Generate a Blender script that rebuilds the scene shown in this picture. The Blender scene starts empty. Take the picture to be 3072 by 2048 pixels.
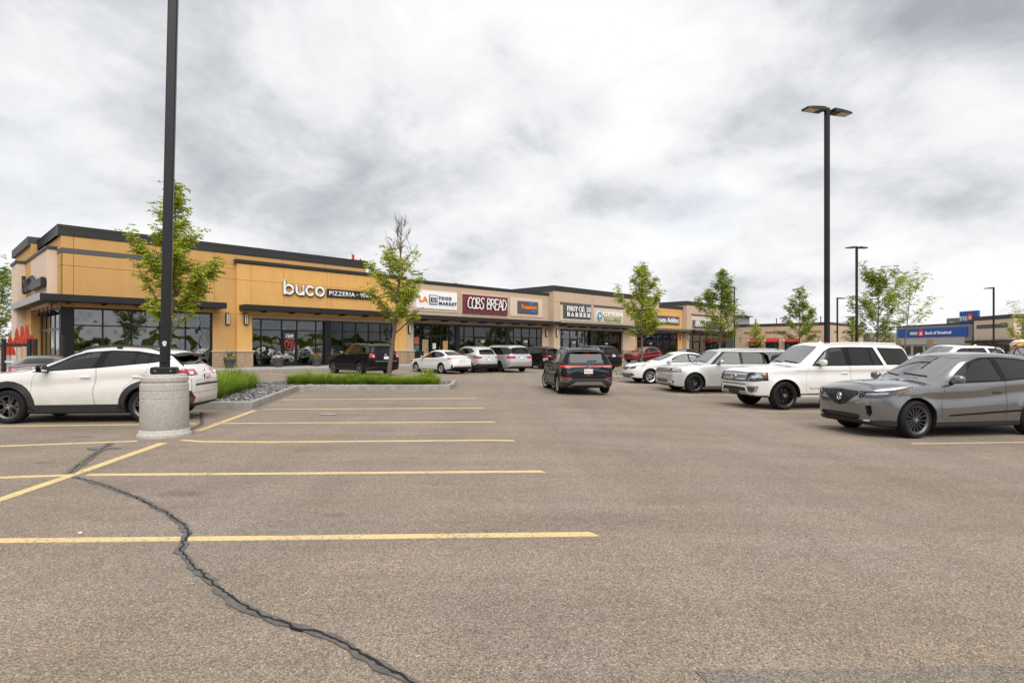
import bpy, math, random
import numpy as np
from mathutils import Vector, Matrix
from mathutils.bvhtree import BVHTree

SC = bpy.context.scene
random.seed(7); np.random.seed(7)

# ---------------------------------------------------------------- camera
EYE = 1.55                                   # eye height above the middle of the lot
FPX, CX, YH = 1777.0, 1536.0, 1045.0         # focal length, centre column and horizon row of the 3072 px wide photograph
cd = bpy.data.cameras.new('camera'); cam = bpy.data.objects.new('camera', cd); SC.collection.objects.link(cam)
cam.location = (0, 0, EYE); cam.rotation_euler = (math.radians(90), 0, 0)
cd.sensor_width = 36; cd.lens = 36 * FPX / 3072
cd.shift_y = (YH - 1024) / 3072
cd.clip_start = .1; cd.clip_end = 3000
SC.camera = cam

# ---------------------------------------------------------------- sky, sun, exposure
SUN_AZ, SUN_EL = 165.0, 52.0                 # degrees; azimuth measured from +Y clockwise: behind the camera, a little to its right
w = bpy.data.worlds.new('World'); SC.world = w; w.use_nodes = True
nt = w.node_tree; nt.nodes.clear(); L = nt.links.new
def N(t, **k):
    n = nt.nodes.new(t)
    for a, v in k.items(): setattr(n, a, v)
    return n
out = N('ShaderNodeOutputWorld'); bg = N('ShaderNodeBackground'); L(bg.outputs[0], out.inputs[0])
sky = N('ShaderNodeTexSky', sky_type='NISHITA', sun_disc=False)
sky.sun_elevation = math.radians(SUN_EL); sky.sun_rotation = math.radians(SUN_AZ); sky.dust_density = 2.0
tc = N('ShaderNodeTexCoord'); sp = N('ShaderNodeSeparateXYZ'); L(tc.outputs['Generated'], sp.inputs[0])
za = N('ShaderNodeMath', operation='MAXIMUM'); L(sp.outputs['Z'], za.inputs[0]); za.inputs[1].default_value = 0.0
zb = N('ShaderNodeMath', operation='ADD'); L(za.outputs[0], zb.inputs[0]); zb.inputs[1].default_value = .40
def div(s):
    d = N('ShaderNodeMath', operation='DIVIDE'); L(sp.outputs[s], d.inputs[0]); L(zb.outputs[0], d.inputs[1]); return d
cv = N('ShaderNodeCombineXYZ'); L(div('X').outputs[0], cv.inputs[0]); L(div('Y').outputs[0], cv.inputs[1])
mp = N('ShaderNodeMapping'); L(cv.outputs[0], mp.inputs[0]); mp.inputs['Location'].default_value = (10.2, 4.4, 0); mp.inputs['Scale'].default_value = (1.0, 1.0, 1); mp.inputs['Rotation'].default_value = (0, 0, math.radians(32))
n1 = N('ShaderNodeTexNoise'); n1.inputs['Scale'].default_value = .85; n1.inputs['Detail'].default_value = 12; n1.inputs['Roughness'].default_value = .56; n1.inputs['Distortion'].default_value = .12; L(mp.outputs[0], n1.inputs['Vector'])
n2 = N('ShaderNodeTexNoise'); n2.inputs['Scale'].default_value = 3.4; n2.inputs['Detail'].default_value = 10; n2.inputs['Roughness'].default_value = .6; n2.inputs['Distortion'].default_value = .35; L(mp.outputs[0], n2.inputs['Vector'])
ad = N('ShaderNodeMath', operation='MULTIPLY_ADD'); L(n2.outputs['Fac'], ad.inputs[0]); ad.inputs[1].default_value = .34; L(n1.outputs['Fac'], ad.inputs[2])
cr = N('ShaderNodeValToRGB'); L(ad.outputs[0], cr.inputs[0])
e = cr.color_ramp.elements
e[0].position = .48; e[0].color = (.36, .38, .415, 1)
e[1].position = .74; e[1].color = (.87, .872, .878, 1)
q = cr.color_ramp.elements.new(.585); q.color = (.555, .572, .602, 1)
q = cr.color_ramp.elements.new(.66); q.color = (.76, .768, .785, 1)
# thin gaps where the blue sky shows through
n3 = N('ShaderNodeTexNoise'); n3.inputs['Scale'].default_value = 1.3; n3.inputs['Detail'].default_value = 6
mp2 = N('ShaderNodeMapping'); L(cv.outputs[0], mp2.inputs[0]); mp2.inputs['Location'].default_value = (7.7, -2.2, 0); L(mp2.outputs[0], n3.inputs['Vector'])
gp = N('ShaderNodeMapRange'); L(n3.outputs['Fac'], gp.inputs['Value']); gp.inputs['From Min'].default_value = .62; gp.inputs['From Max'].default_value = .78; gp.inputs['To Max'].default_value = .55
sk = N('ShaderNodeMix', data_type='RGBA', blend_type='MULTIPLY'); sk.inputs['Factor'].default_value = 1; L(sky.outputs[0], sk.inputs['A']); sk.inputs['B'].default_value = (.10, .10, .10, 1)
mx = N('ShaderNodeMix', data_type='RGBA'); L(gp.outputs[0], mx.inputs['Factor']); L(cr.outputs[0], mx.inputs['A']); L(sk.outputs['Result'], mx.inputs['B'])
L(mx.outputs['Result'], bg.inputs['Color']); bg.inputs['Strength'].default_value = 1.0

sl = bpy.data.lights.new('sun', 'SUN'); so = bpy.data.objects.new('sun', sl); SC.collection.objects.link(so)
sl.energy = 2.9; sl.angle = math.radians(60); sl.color = (1, .965, .92)
_a, _e = math.radians(SUN_AZ), math.radians(SUN_EL)
so.rotation_euler = Vector((-math.sin(_a) * math.cos(_e), -math.cos(_a) * math.cos(_e), -math.sin(_e))).to_track_quat('-Z', 'Y').to_euler()
SC.view_settings.view_transform = 'Standard'; SC.view_settings.look = 'None'
SC.view_settings.exposure = .20; SC.view_settings.gamma = 1; SC.view_settings.use_curve_mapping = False
SC.cycles.max_bounces = 8; SC.cycles.transparent_max_bounces = 16; SC.cycles.use_denoising = True
SC.cycles.caustics_reflective = False; SC.cycles.caustics_refractive = False
# ---------------------------------------------------------------- helpers
COL = SC.collection
PI = math.pi

def R(d): return math.radians(d)

def lerp(a, b, t): return a + (b - a) * t

def sstep(a, b, x):
    t = min(1.0, max(0.0, (x - a) / (b - a)))
    return t * t * (3 - 2 * t)

def tag(o, label=None, cat=None, group=None, kind=None):
    if label: o['label'] = label
    if cat: o['category'] = cat
    if group: o['group'] = group
    if kind: o['kind'] = kind
    return o

def empty(name, loc=(0, 0, 0), rz=0.0, parent=None):
    o = bpy.data.objects.new(name, None)
    o.empty_display_size = 0.2
    COL.objects.link(o)
    o.location = loc
    o.rotation_euler = (0, 0, rz)
    o.parent = parent
    return o

def link(name, me, parent=None, mat=None, loc=None):
    o = bpy.data.objects.new(name, me)
    if mat is not None and len(me.materials) == 0:
        me.materials.append(mat)
    COL.objects.link(o)
    o.parent = parent
    if loc is not None: o.location = loc
    return o

def copy_tree(o, parent=None):
    c = o.copy()
    COL.objects.link(c)
    c.parent = parent
    for ch in list(o.children):
        copy_tree(ch, c)
    return c

def mk_mesh(verts, faces, mat=None, smooth=False, sharp=None):
    me = bpy.data.meshes.new('m')
    me.from_pydata([tuple(v) for v in verts], [], [tuple(f) for f in faces])
    if mat is not None: me.materials.append(mat)
    if smooth:
        me.polygons.foreach_set('use_smooth', [True] * len(me.polygons))
        if sharp: me.set_sharp_from_angle(angle=R(sharp))
    me.update()
    return me

def np_mesh(V, F, mat=None, smooth=False):
    """fast mesh from numpy arrays, F all the same length"""
    V = np.asarray(V, dtype=np.float32); F = np.asarray(F, dtype=np.int32)
    me = bpy.data.meshes.new('m')
    n = F.shape[1]
    me.vertices.add(len(V)); me.vertices.foreach_set('co', V.ravel())
    me.loops.add(F.size); me.loops.foreach_set('vertex_index', F.ravel())
    me.polygons.add(len(F))
    me.polygons.foreach_set('loop_start', np.arange(0, F.size, n, dtype=np.int32))
    if smooth: me.polygons.foreach_set('use_smooth', np.ones(len(F), dtype=bool))
    me.update(calc_edges=True)
    if mat is not None: me.materials.append(mat)
    return me

class MB:
    """collects simple shapes into ONE mesh"""
    def __init__(s): s.v = []; s.f = []; s.m = []; s.mi = 0
    def add(s, v, f):
        b = len(s.v); s.v += [tuple(p) for p in v]; s.f += [tuple(i + b for i in q) for q in f]; s.m += [s.mi] * len(f); return s
    def box(s, x0, x1, y0, y1, z0, z1):
        return s.add([(x0, y0, z0), (x1, y0, z0), (x1, y1, z0), (x0, y1, z0), (x0, y0, z1), (x1, y0, z1), (x1, y1, z1), (x0, y1, z1)],
                     [(0, 3, 2, 1), (4, 5, 6, 7), (0, 1, 5, 4), (1, 2, 6, 5), (2, 3, 7, 6), (3, 0, 4, 7)])
    def bbox(s, x0, x1, y0, y1, z0, z1, b=0.01):
        """box with bevelled edges (chamfer)"""
        b = min(b, (x1 - x0) * .45, (y1 - y0) * .45, (z1 - z0) * .45)
        v = []
        for sx in (0, 1):
            for sy in (0, 1):
                for sz in (0, 1):
                    X = x1 if sx else x0; Y = y1 if sy else y0; Z = z1 if sz else z0
                    dx = -b if sx else b; dy = -b if sy else b; dz = -b if sz else b
                    v += [(X, Y + dy, Z + dz), (X + dx, Y, Z + dz), (X + dx, Y + dy, Z)]
        I = lambda a, c, d, k: (a * 4 + c * 2 + d) * 3 + k
        f = [(I(0,0,0,0), I(0,0,1,0), I(0,1,1,0), I(0,1,0,0)), (I(1,0,0,0), I(1,1,0,0), I(1,1,1,0), I(1,0,1,0)),
             (I(0,0,0,1), I(1,0,0,1), I(1,0,1,1), I(0,0,1,1)), (I(0,1,0,1), I(0,1,1,1), I(1,1,1,1), I(1,1,0,1)),
             (I(0,0,0,2), I(0,1,0,2), I(1,1,0,2), I(1,0,0,2)), (I(0,0,1,2), I(1,0,1,2), I(1,1,1,2), I(0,1,1,2))]
        for c in (0, 1):
            for d in (0, 1):
                e = (I(0,c,d,1), I(0,c,d,2), I(1,c,d,2), I(1,c,d,1)); f.append(e if c == d else e[::-1])
                e = (I(c,0,d,0), I(c,1,d,0), I(c,1,d,2), I(c,0,d,2)); f.append(e if c != d else e[::-1])
                e = (I(c,d,0,0), I(c,d,0,1), I(c,d,1,1), I(c,d,1,0)); f.append(e if c == d else e[::-1])
        for a in (0, 1):
            for c in (0, 1):
                for d in (0, 1):
                    e = (I(a,c,d,0), I(a,c,d,1), I(a,c,d,2)); f.append(e if (a + c + d) % 2 == 0 else e[::-1])
        return s.add(v, f)
    def tube(s, pts, rad, n=8, cap=True):
        pts = [Vector(p) for p in pts]
        if not hasattr(rad, '__len__'): rad = [rad] * len(pts)
        v = []; f = []
        prev = None
        for i, p in enumerate(pts):
            d = (pts[min(i + 1, len(pts) - 1)] - pts[max(i - 1, 0)]).normalized()
            if prev is None:
                a = d.orthogonal().normalized()
            else:
                a = (prev - d * prev.dot(d))
                a = a.normalized() if a.length > 1e-6 else d.orthogonal().normalized()
            prev = a
            b = d.cross(a)
            for k in range(n):
                t = 2 * PI * k / n
                v.append(p + (a * math.cos(t) + b * math.sin(t)) * rad[i])
        for i in range(len(pts) - 1):
            for k in range(n):
                k2 = (k + 1) % n
                f.append((i * n + k, i * n + k2, (i + 1) * n + k2, (i + 1) * n + k))
        if cap:
            f.append(tuple(range(n))[::-1]); f.append(tuple(range((len(pts) - 1) * n, len(pts) * n)))
        return s.add(v, f)
    def lathe(s, prof, n=24, axis='z', c=(0, 0, 0), close=False, cap=True):
        """prof = [(r, h)...] turned about axis through c"""
        v = []; f = []
        for (r, h) in prof:
            for k in range(n):
                t = 2 * PI * k / n
                a, b = r * math.cos(t), r * math.sin(t)
                v.append({'z': (c[0] + a, c[1] + b, c[2] + h), 'y': (c[0] + b, c[1] + h, c[2] + a), 'x': (c[0] + h, c[1] + a, c[2] + b)}[axis])
        m = len(prof)
        for i in range(m if close else m - 1):
            j = (i + 1) % m
            for k in range(n):
                k2 = (k + 1) % n
                f.append((i * n + k, i * n + k2, j * n + k2, j * n + k))
        if not close and cap:
            if prof[0][0] > 1e-5: f.append(tuple(range(n))[::-1])
            if prof[-1][0] > 1e-5: f.append(tuple(range((m - 1) * n, m * n)))
        return s.add(v, f)
    def prism(s, poly, axis, a, b):
        v, f = prism(poly, axis, a, b); return s.add(v, f)
    def mesh(s, mat=None, smooth=False, sharp=35, mats=None):
        me = mk_mesh(s.v, s.f, mat, smooth, sharp)
        if mats:
            for q in mats: me.materials.append(q)
            me.polygons.foreach_set('material_index', s.m)
        return me
    def build(s, name, mat=None, parent=None, smooth=False, sharp=35, loc=None, mats=None):
        return link(name, s.mesh(mat, smooth, sharp, mats), parent, None, loc)

def area2(p): return sum(p[i][0] * p[(i + 1) % len(p)][1] - p[(i + 1) % len(p)][0] * p[i][1] for i in range(len(p)))

def prism(poly, axis, a, b):
    """closed prism: axis 'y' takes (x,z), 'x' takes (y,z), 'z' takes (x,y); from a to b along the axis"""
    p = list(poly)
    if area2(p) < 0: p = p[::-1]
    n = len(p)
    if axis == 'y': v = [(x, a, z) for x, z in p] + [(x, b, z) for x, z in p]; flip = False
    elif axis == 'x': v = [(a, y, z) for y, z in p] + [(b, y, z) for y, z in p]; flip = True
    else: v = [(x, y, a) for x, y in p] + [(x, y, b) for x, y in p]; flip = True
    f = [tuple(range(n)), tuple(range(2 * n - 1, n - 1, -1))] + [(i, i + n, (i + 1) % n + n, (i + 1) % n) for i in range(n)]
    if flip: f = [q[::-1] for q in f]
    if b < a: f = [q[::-1] for q in f]
    return v, f

def rpoly(p, r, seg=4):
    """polygon with rounded corners"""
    out = []; n = len(p)
    for i in range(n):
        a = Vector(p[i - 1]); b = Vector(p[i]); c = Vector(p[(i + 1) % n])
        rr = r[i] if hasattr(r, '__len__') else r
        d1 = min(rr, (a - b).length * .45); d2 = min(rr, (c - b).length * .45)
        if min(d1, d2) < 1e-4: out.append((b.x, b.y)); continue
        q = b + (a - b).normalized() * d1; s = b + (c - b).normalized() * d2
        for k in range(seg + 1):
            t = k / seg
            w = q * (1 - t) ** 2 + b * 2 * t * (1 - t) + s * t * t
            out.append((w.x, w.y))
    return out

def text_mesh(s, size=1.0, depth=0.0, mat=None, sx=1.0, shear=0.0, bold=0.0, align='LEFT', space=1.0, res=4, fit=None):
    cu = bpy.data.curves.new('t', 'FONT')
    cu.body = s; cu.size = size; cu.extrude = depth; cu.shear = shear; cu.offset = bold
    cu.align_x = align; cu.space_character = space; cu.resolution_u = res
    o = bpy.data.objects.new('t', cu)
    TMP.collection.objects.link(o)
    dg = tmp_dg()
    me = bpy.data.meshes.new_from_object(o.evaluated_get(dg))
    bpy.data.objects.remove(o); bpy.data.curves.remove(cu)
    if fit and len(me.vertices):
        xs_ = [v.co.x for v in me.vertices]; sx = fit / (max(xs_) - min(xs_)); x0_ = min(xs_) if align == 'LEFT' else 0
        for v in me.vertices: v.co.x -= x0_
    if sx != 1.0:
        for v in me.vertices: v.co.x *= sx
    me.materials.clear()
    if mat is not None: me.materials.append(mat)
    return me

# a side scene where cutting and text conversion are evaluated
TMP = bpy.data.scenes.new('workbench')
def tmp_dg():
    vl = TMP.view_layers[0]
    vl.update()
    return vl.depsgraph

def boolean(me, ops):
    """me cut by [(mesh, 'DIFFERENCE'|'INTERSECT')...]; returns a new mesh"""
    o = bpy.data.objects.new('w', me); TMP.collection.objects.link(o)
    cs = []
    for i, (m, op) in enumerate(ops):
        c = bpy.data.objects.new('c', m); TMP.collection.objects.link(c); cs.append(c)
        c.hide_render = True
        md = o.modifiers.new('b%d' % i, 'BOOLEAN')
        md.operation = op; md.object = c; md.solver = SOLVER; md.material_mode = 'TRANSFER'
    dg = tmp_dg()
    out = bpy.data.meshes.new_from_object(o.evaluated_get(dg))
    for c in cs: bpy.data.objects.remove(c)
    bpy.data.objects.remove(o)
    return out
SOLVER = 'MANIFOLD'

# ---------------------------------------------------------------- materials
MATS = {}
def M(name, col=(.5, .5, .5), rough=.5, metal=0.0, coat=0.0, spec=.5, emit=None, es=1.0, var=0.0, vs=8.0, bump=0.0, bs=40.0, dirt=0.0, dcol=(.25, .21, .16), alpha=1.0, stretch=None):
    """Principled material; var = tone variation, bump = fine relief, dirt = road dust that thins with height (object space)"""
    if name in MATS: return MATS[name]
    m = bpy.data.materials.new(name); m.use_nodes = True
    nt = m.node_tree; b = nt.nodes['Principled BSDF']
    b.inputs['Base Color'].default_value = (*col, 1)
    b.inputs['Roughness'].default_value = rough
    b.inputs['Metallic'].default_value = metal
    b.inputs['Coat Weight'].default_value = coat
    b.inputs['Coat Roughness'].default_value = .04
    b.inputs['Specular IOR Level'].default_value = spec
    if emit: b.inputs['Emission Color'].default_value = (*emit, 1); b.inputs['Emission Strength'].default_value = es
    L = nt.links.new
    tc = None
    if var or bump or dirt:
        tc = nt.nodes.new('ShaderNodeTexCoord').outputs['Object']
        if stretch:
            mp = nt.nodes.new('ShaderNodeMapping'); mp.inputs['Scale'].default_value = stretch; L(tc, mp.inputs[0]); tc = mp.outputs[0]
    last = None
    if var:
        n1 = nt.nodes.new('ShaderNodeTexNoise'); n1.inputs['Scale'].default_value = vs; n1.inputs['Detail'].default_value = 6; n1.inputs['Roughness'].default_value = .65
        L(tc, n1.inputs['Vector'])
        r = nt.nodes.new('ShaderNodeMapRange'); r.inputs['From Min'].default_value = .3; r.inputs['From Max'].default_value = .7
        r.inputs['To Min'].default_value = 1 - var; r.inputs['To Max'].default_value = 1 + var
        L(n1.outputs['Fac'], r.inputs['Value'])
        mx = nt.nodes.new('ShaderNodeMix'); mx.data_type = 'RGBA'; mx.blend_type = 'MULTIPLY'; mx.inputs['Factor'].default_value = 1
        mx.inputs['A'].default_value = (*col, 1); L(r.outputs[0], mx.inputs['B']); last = mx.outputs['Result']
    if dirt:
        sp = nt.nodes.new('ShaderNodeSeparateXYZ'); L(tc, sp.inputs[0])
        n2 = nt.nodes.new('ShaderNodeTexNoise'); n2.inputs['Scale'].default_value = 5; n2.inputs['Detail'].default_value = 7; L(tc, n2.inputs['Vector'])
        a = nt.nodes.new('ShaderNodeMapRange'); a.inputs['From Min'].default_value = .85; a.inputs['From Max'].default_value = .22
        a.inputs['To Min'].default_value = 0; a.inputs['To Max'].default_value = dirt * 2; L(sp.outputs['Z'], a.inputs['Value'])
        mu = nt.nodes.new('ShaderNodeMath'); mu.operation = 'MULTIPLY'; mu.use_clamp = True; L(a.outputs[0], mu.inputs[0]); L(n2.outputs['Fac'], mu.inputs[1])
        mx = nt.nodes.new('ShaderNodeMix'); mx.data_type = 'RGBA'; L(mu.outputs[0], mx.inputs['Factor'])
        if last: L(last, mx.inputs['A'])
        else: mx.inputs['A'].default_value = (*col, 1)
        mx.inputs['B'].default_value = (*dcol, 1); last = mx.outputs['Result']
        cr = nt.nodes.new('ShaderNodeMath'); cr.operation = 'MULTIPLY_ADD'; L(mu.outputs[0], cr.inputs[0]); cr.inputs[1].default_value = -coat * .8; cr.inputs[2].default_value = coat
        L(cr.outputs[0], b.inputs['Coat Weight'])
    if last: L(last, b.inputs['Base Color'])
    if bump:
        n3 = nt.nodes.new('ShaderNodeTexNoise'); n3.inputs['Scale'].default_value = bs; n3.inputs['Detail'].default_value = 4; L(tc, n3.inputs['Vector'])
        bp = nt.nodes.new('ShaderNodeBump'); bp.inputs['Strength'].default_value = bump; bp.inputs['Distance'].default_value = .01
        L(n3.outputs['Fac'], bp.inputs['Height']); L(bp.outputs[0], b.inputs['Normal'])
    MATS[name] = m
    return m

def glass(name, tint=(.5, .52, .5), ior=1.5, wave=0.0, ws=.6, body=None, rough=0.0):
    """thin glazing: clear part tinted, mirror part by Fresnel; wave = slow bending of the sheet"""
    if name in MATS: return MATS[name]
    m = bpy.data.materials.new(name); m.use_nodes = True
    nt = m.node_tree; nt.nodes.clear(); L = nt.links.new
    out = nt.nodes.new('ShaderNodeOutputMaterial')
    t = nt.nodes.new('ShaderNodeBsdfTransparent'); t.inputs[0].default_value = (*tint, 1)
    g = nt.nodes.new('ShaderNodeBsdfGlossy'); g.inputs['Roughness'].default_value = rough; g.inputs['Color'].default_value = (1, 1, 1, 1)
    fr = nt.nodes.new('ShaderNodeFresnel'); fr.inputs['IOR'].default_value = ior
    mx = nt.nodes.new('ShaderNodeMixShader')
    L(fr.outputs[0], mx.inputs[0]); L(t.outputs[0], mx.inputs[1]); L(g.outputs[0], mx.inputs[2]); L(mx.outputs[0], out.inputs[0])
    if wave:
        tc = nt.nodes.new('ShaderNodeTexCoord'); n = nt.nodes.new('ShaderNodeTexNoise'); n.inputs['Scale'].default_value = ws; n.inputs['Detail'].default_value = 1.5
        L(tc.outputs['Object'], n.inputs['Vector'])
        b = nt.nodes.new('ShaderNodeBump'); b.inputs['Strength'].default_value = 1; b.inputs['Distance'].default_value = wave
        L(n.outputs['Fac'], b.inputs['Height']); L(b.outputs[0], g.inputs['Normal']); L(b.outputs[0], fr.inputs['Normal'])
    MATS[name] = m
    return m
# ---------------------------------------------------------------- the lot: heights, asphalt, markings, sidewalk, planter
FA = R(90 - 44.3)                                              # direction of the shop fronts
FU = Vector((math.cos(FA), math.sin(FA), 0)); FN = Vector((FU.y, -FU.x, 0))
FP = Vector(((707.4 - CX) / FPX * 38.5, 38.5, 0))
def FW(s, d, z=0.0): return FP + FU * s + FN * d + Vector((0, 0, z))

def gz(x, y):
    """height of the asphalt: the right hand row lies in a shallow drain, the apron rises to the shops"""
    d = (x - FP.x) * FN.x + (y - FP.y) * FN.y
    return -.19 * sstep(.5, 8, x) * (1 - sstep(21, 29, y)) + .12 * (1 - sstep(4, 16, d))

def G(px, py, up=0.0):
    """ground point seen at a photograph pixel"""
    z = 0.0
    for _ in range(8):
        Y = (EYE - z) * FPX / (py - YH); X = (px - CX) / FPX * Y; z = gz(X, Y)
    return Vector((X, Y, z + up))

def axis(a, b, fine0, fine1, st):
    v = list(np.arange(fine0, fine1 + .01, st)); x = fine0; k = st
    while x > a: k *= 1.45; x -= k; v.insert(0, max(x, a))
    x = fine1; k = st
    while x < b: k *= 1.45; x += k; v.append(min(x, b))
    return v
xs, ys = axis(-700, 900, -26, 40, .9), axis(-500, 1500, 0, 62, .9)
V = [(x, y, gz(x, y)) for y in ys for x in xs]; nx = len(xs)
F = [(j * nx + i, j * nx + i + 1, (j + 1) * nx + i + 1, (j + 1) * nx + i) for j in range(len(ys) - 1) for i in range(nx - 1)]

def asphalt(name, col, stains=(), patch=False):
    m = bpy.data.materials.new(name); m.use_nodes = True
    nt = m.node_tree; b = nt.nodes['Principled BSDF']; L = nt.links.new
    tc = nt.nodes.new('ShaderNodeTexCoord').outputs['Object']
    def noise(sc, det, ro=.6, st=None, rot=0.0):
        n = nt.nodes.new('ShaderNodeTexNoise'); n.inputs['Scale'].default_value = sc; n.inputs['Detail'].default_value = det; n.inputs['Roughness'].default_value = ro
        if st:
            mp = nt.nodes.new('ShaderNodeMapping'); mp.inputs['Scale'].default_value = st; mp.inputs['Rotation'].default_value = (0, 0, rot); L(tc, mp.inputs[0]); L(mp.outputs[0], n.inputs['Vector'])
        else: L(tc, n.inputs['Vector'])
        return n.outputs['Fac']
    def rng(v, a, b_, c, d):
        r = nt.nodes.new('ShaderNodeMapRange'); L(v, r.inputs['Value'])
        for k, q in zip(('From Min', 'From Max', 'To Min', 'To Max'), (a, b_, c, d)): r.inputs[k].default_value = q
        return r.outputs[0]
    def mul(a, b_):
        r = nt.nodes.new('ShaderNodeMath'); r.operation = 'MULTIPLY'; L(a, r.inputs[0])
        if hasattr(b_, 'links'): L(b_, r.inputs[1])
        else: r.inputs[1].default_value = b_
        return r.outputs[0]
    k = rng(noise(.22, 5), .3, .7, .86, 1.12)                                   # broad patches
    k = mul(k, rng(noise(1.0, 6, .65, (.25, 1.6, 1), R(4)), .3, .7, .88, 1.10))       # wear along the stalls
    k = mul(k, rng(noise(1.0, 5, .6, (1.3, .12, 1), R(-8)), .32, .68, .91, 1.07))
    k = mul(k, rng(noise(9, 5), .3, .7, .93, 1.07))
    v1 = nt.nodes.new('ShaderNodeTexVoronoi'); v1.inputs['Scale'].default_value = 125; v1.inputs['Randomness'].default_value = 1; L(tc, v1.inputs['Vector'])
    sp = nt.nodes.new('ShaderNodeSeparateColor'); L(v1.outputs['Color'], sp.inputs[0])
    cr = nt.nodes.new('ShaderNodeValToRGB'); L(sp.outputs[0], cr.inputs[0]); e = cr.color_ramp.elements
    e[0].position = 0; e[0].color = (.48, .47, .47, 1); e[1].position = 1; e[1].color = (2.1, 2.0, 1.8, 1)
    for p, c in ((.22, (.72, .71, .70, 1)), (.5, (.98, .98, .98, 1)), (.80, (1.2, 1.18, 1.13, 1)), (.95, (1.5, 1.45, 1.37, 1))):
        q = cr.color_ramp.elements.new(p); q.color = c
    v2 = nt.nodes.new('ShaderNodeTexVoronoi'); v2.inputs['Scale'].default_value = 150; L(tc, v2.inputs['Vector'])
    s2 = nt.nodes.new('ShaderNodeSeparateColor'); L(v2.outputs['Color'], s2.inputs[0])
    k = mul(k, rng(s2.outputs[1], 0, 1, .80, 1.20))
    for (sx, sy, rx, ry, am) in stains:                                           # oil marks
        mp = nt.nodes.new('ShaderNodeMapping'); mp.inputs['Location'].default_value = (-sx / rx, -sy / ry, 0); mp.inputs['Scale'].default_value = (1 / rx, 1 / ry, 0); L(tc, mp.inputs[0])
        ln = nt.nodes.new('ShaderNodeVectorMath'); ln.operation = 'LENGTH'; L(mp.outputs[0], ln.inputs[0])
        ad = nt.nodes.new('ShaderNodeMath'); ad.operation = 'MULTIPLY_ADD'; L(noise(7, 5), ad.inputs[0]); ad.inputs[1].default_value = 1.1; L(ln.outputs['Value'], ad.inputs[2])
        k = mul(k, rng(ad.outputs[0], .95, 1.5, 1 - am, 1))
    mx = nt.nodes.new('ShaderNodeMix'); mx.data_type = 'RGBA'; mx.blend_type = 'MULTIPLY'; mx.inputs['Factor'].default_value = 1
    tn = nt.nodes.new('ShaderNodeMix'); tn.data_type = 'RGBA'; tn.inputs['A'].default_value = (*col, 1); tn.inputs['B'].default_value = (col[0] * .93, col[1] * .97, col[2] * 1.06, 1); L(rng(noise(.5, 4), .35, .65, 0, 1), tn.inputs['Factor'])
    L(tn.outputs['Result'], mx.inputs['A']); L(cr.outputs[0], mx.inputs['B'])
    m2 = nt.nodes.new('ShaderNodeMix'); m2.data_type = 'RGBA'; m2.blend_type = 'MULTIPLY'; m2.inputs['Factor'].default_value = 1
    L(mx.outputs['Result'], m2.inputs['A']); L(k, m2.inputs['B']); L(m2.outputs['Result'], b.inputs['Base Color'])
    b.inputs['Roughness'].default_value = .88; b.inputs['Specular IOR Level'].default_value = .3
    bp = nt.nodes.new('ShaderNodeBump'); bp.inputs['Strength'].default_value = .25; bp.inputs['Distance'].default_value = .004
    L(v1.outputs['Distance'], bp.inputs['Height']); L(bp.outputs[0], b.inputs['Normal'])
    return m

STAINS = []
for px, py, rx, ry, am in [(532, 1480, .42, .20, .30), (245, 1310, .35, .16, .32), (130, 1387, .16, .10, .30), (600, 1384, .40, .16, .14), (300, 1150 + 250, .5, .25, .10), (800, 1303, .35, .2, .14), (1100, 1500, .9, .35, .07), (1700, 1560, 1.2, .4, .07), (1750, 1215, 1.3, 1.2, .16), (2150, 1190, 1.2, .9, .16), (2450, 1250, 1.2, .7, .15), (2800, 1345, 1.1, .6, .14), (250, 1285, 1.6, .7, .15), (1000, 1545, .14, .10, .22), (1240, 1372, .16, .1, .2), (905, 1352, .12, .1, .2), (1160, 1292, .2, .14, .2), (1080, 1246, .25, .18, .2), (1330, 1450, .22, .14, .14), (2000, 1500, .5, .3, .08), (700, 1720, .18, .1, .14), (350, 1560, .3, .15, .12)]:
    g = G(px, py); STAINS.append((g.x, g.y, rx, ry, am))
ASPH = asphalt('asphalt', (.236, .190, .147), STAINS)
tag(link('ground', mk_mesh(V, F, ASPH, True)), 'worn brownish grey asphalt of the parking lot', 'asphalt', kind='structure')

def strip(name, pts, w, mat, up=.004, step=.5, taper=None, rough=0.0, mitre=None):
    """a flat band laid on the asphalt along ground points"""
    P = [Vector((p[0], p[1], 0)) for p in pts]; Q = [P[0]]
    for a, b in zip(P, P[1:]):
        n = max(1, int((b - a).length / step))
        Q += [a.lerp(b, i / n) for i in range(1, n + 1)]
    v = []
    for i, p in enumerate(Q):
        d = (Q[min(i + 1, len(Q) - 1)] - Q[max(i - 1, 0)]).normalized(); nn = Vector((-d.y, d.x, 0))
        ww = w * (taper(i / (len(Q) - 1)) if taper else 1)
        j1, j2 = (random.uniform(-rough, rough), random.uniform(-rough, rough)) if rough else (0, 0)
        a, b = p + nn * (ww / 2 + j1), p - nn * (ww / 2 + j2)
        if mitre and i == len(Q) - 1: b = b + d * mitre
        za, zb_ = gz(a.x, a.y), gz(b.x, b.y)
        v += [(a.x, a.y, za - .01), (a.x, a.y, za + up), (b.x, b.y, zb_ + up), (b.x, b.y, zb_ - .01)]
    f = [(4 * i + k, 4 * i + k + 4, 4 * i + k + 5, 4 * i + k + 1) for i in range(len(Q) - 1) for k in (1, 0, 2)] + [(0, 1, 2, 3), (4 * len(Q) - 1, 4 * len(Q) - 2, 4 * len(Q) - 3, 4 * len(Q) - 4)]
    me = mk_mesh(v, f, mat)
    if me.polygons[0].normal.z < 0: me.flip_normals()
    return link(name, me)

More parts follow.
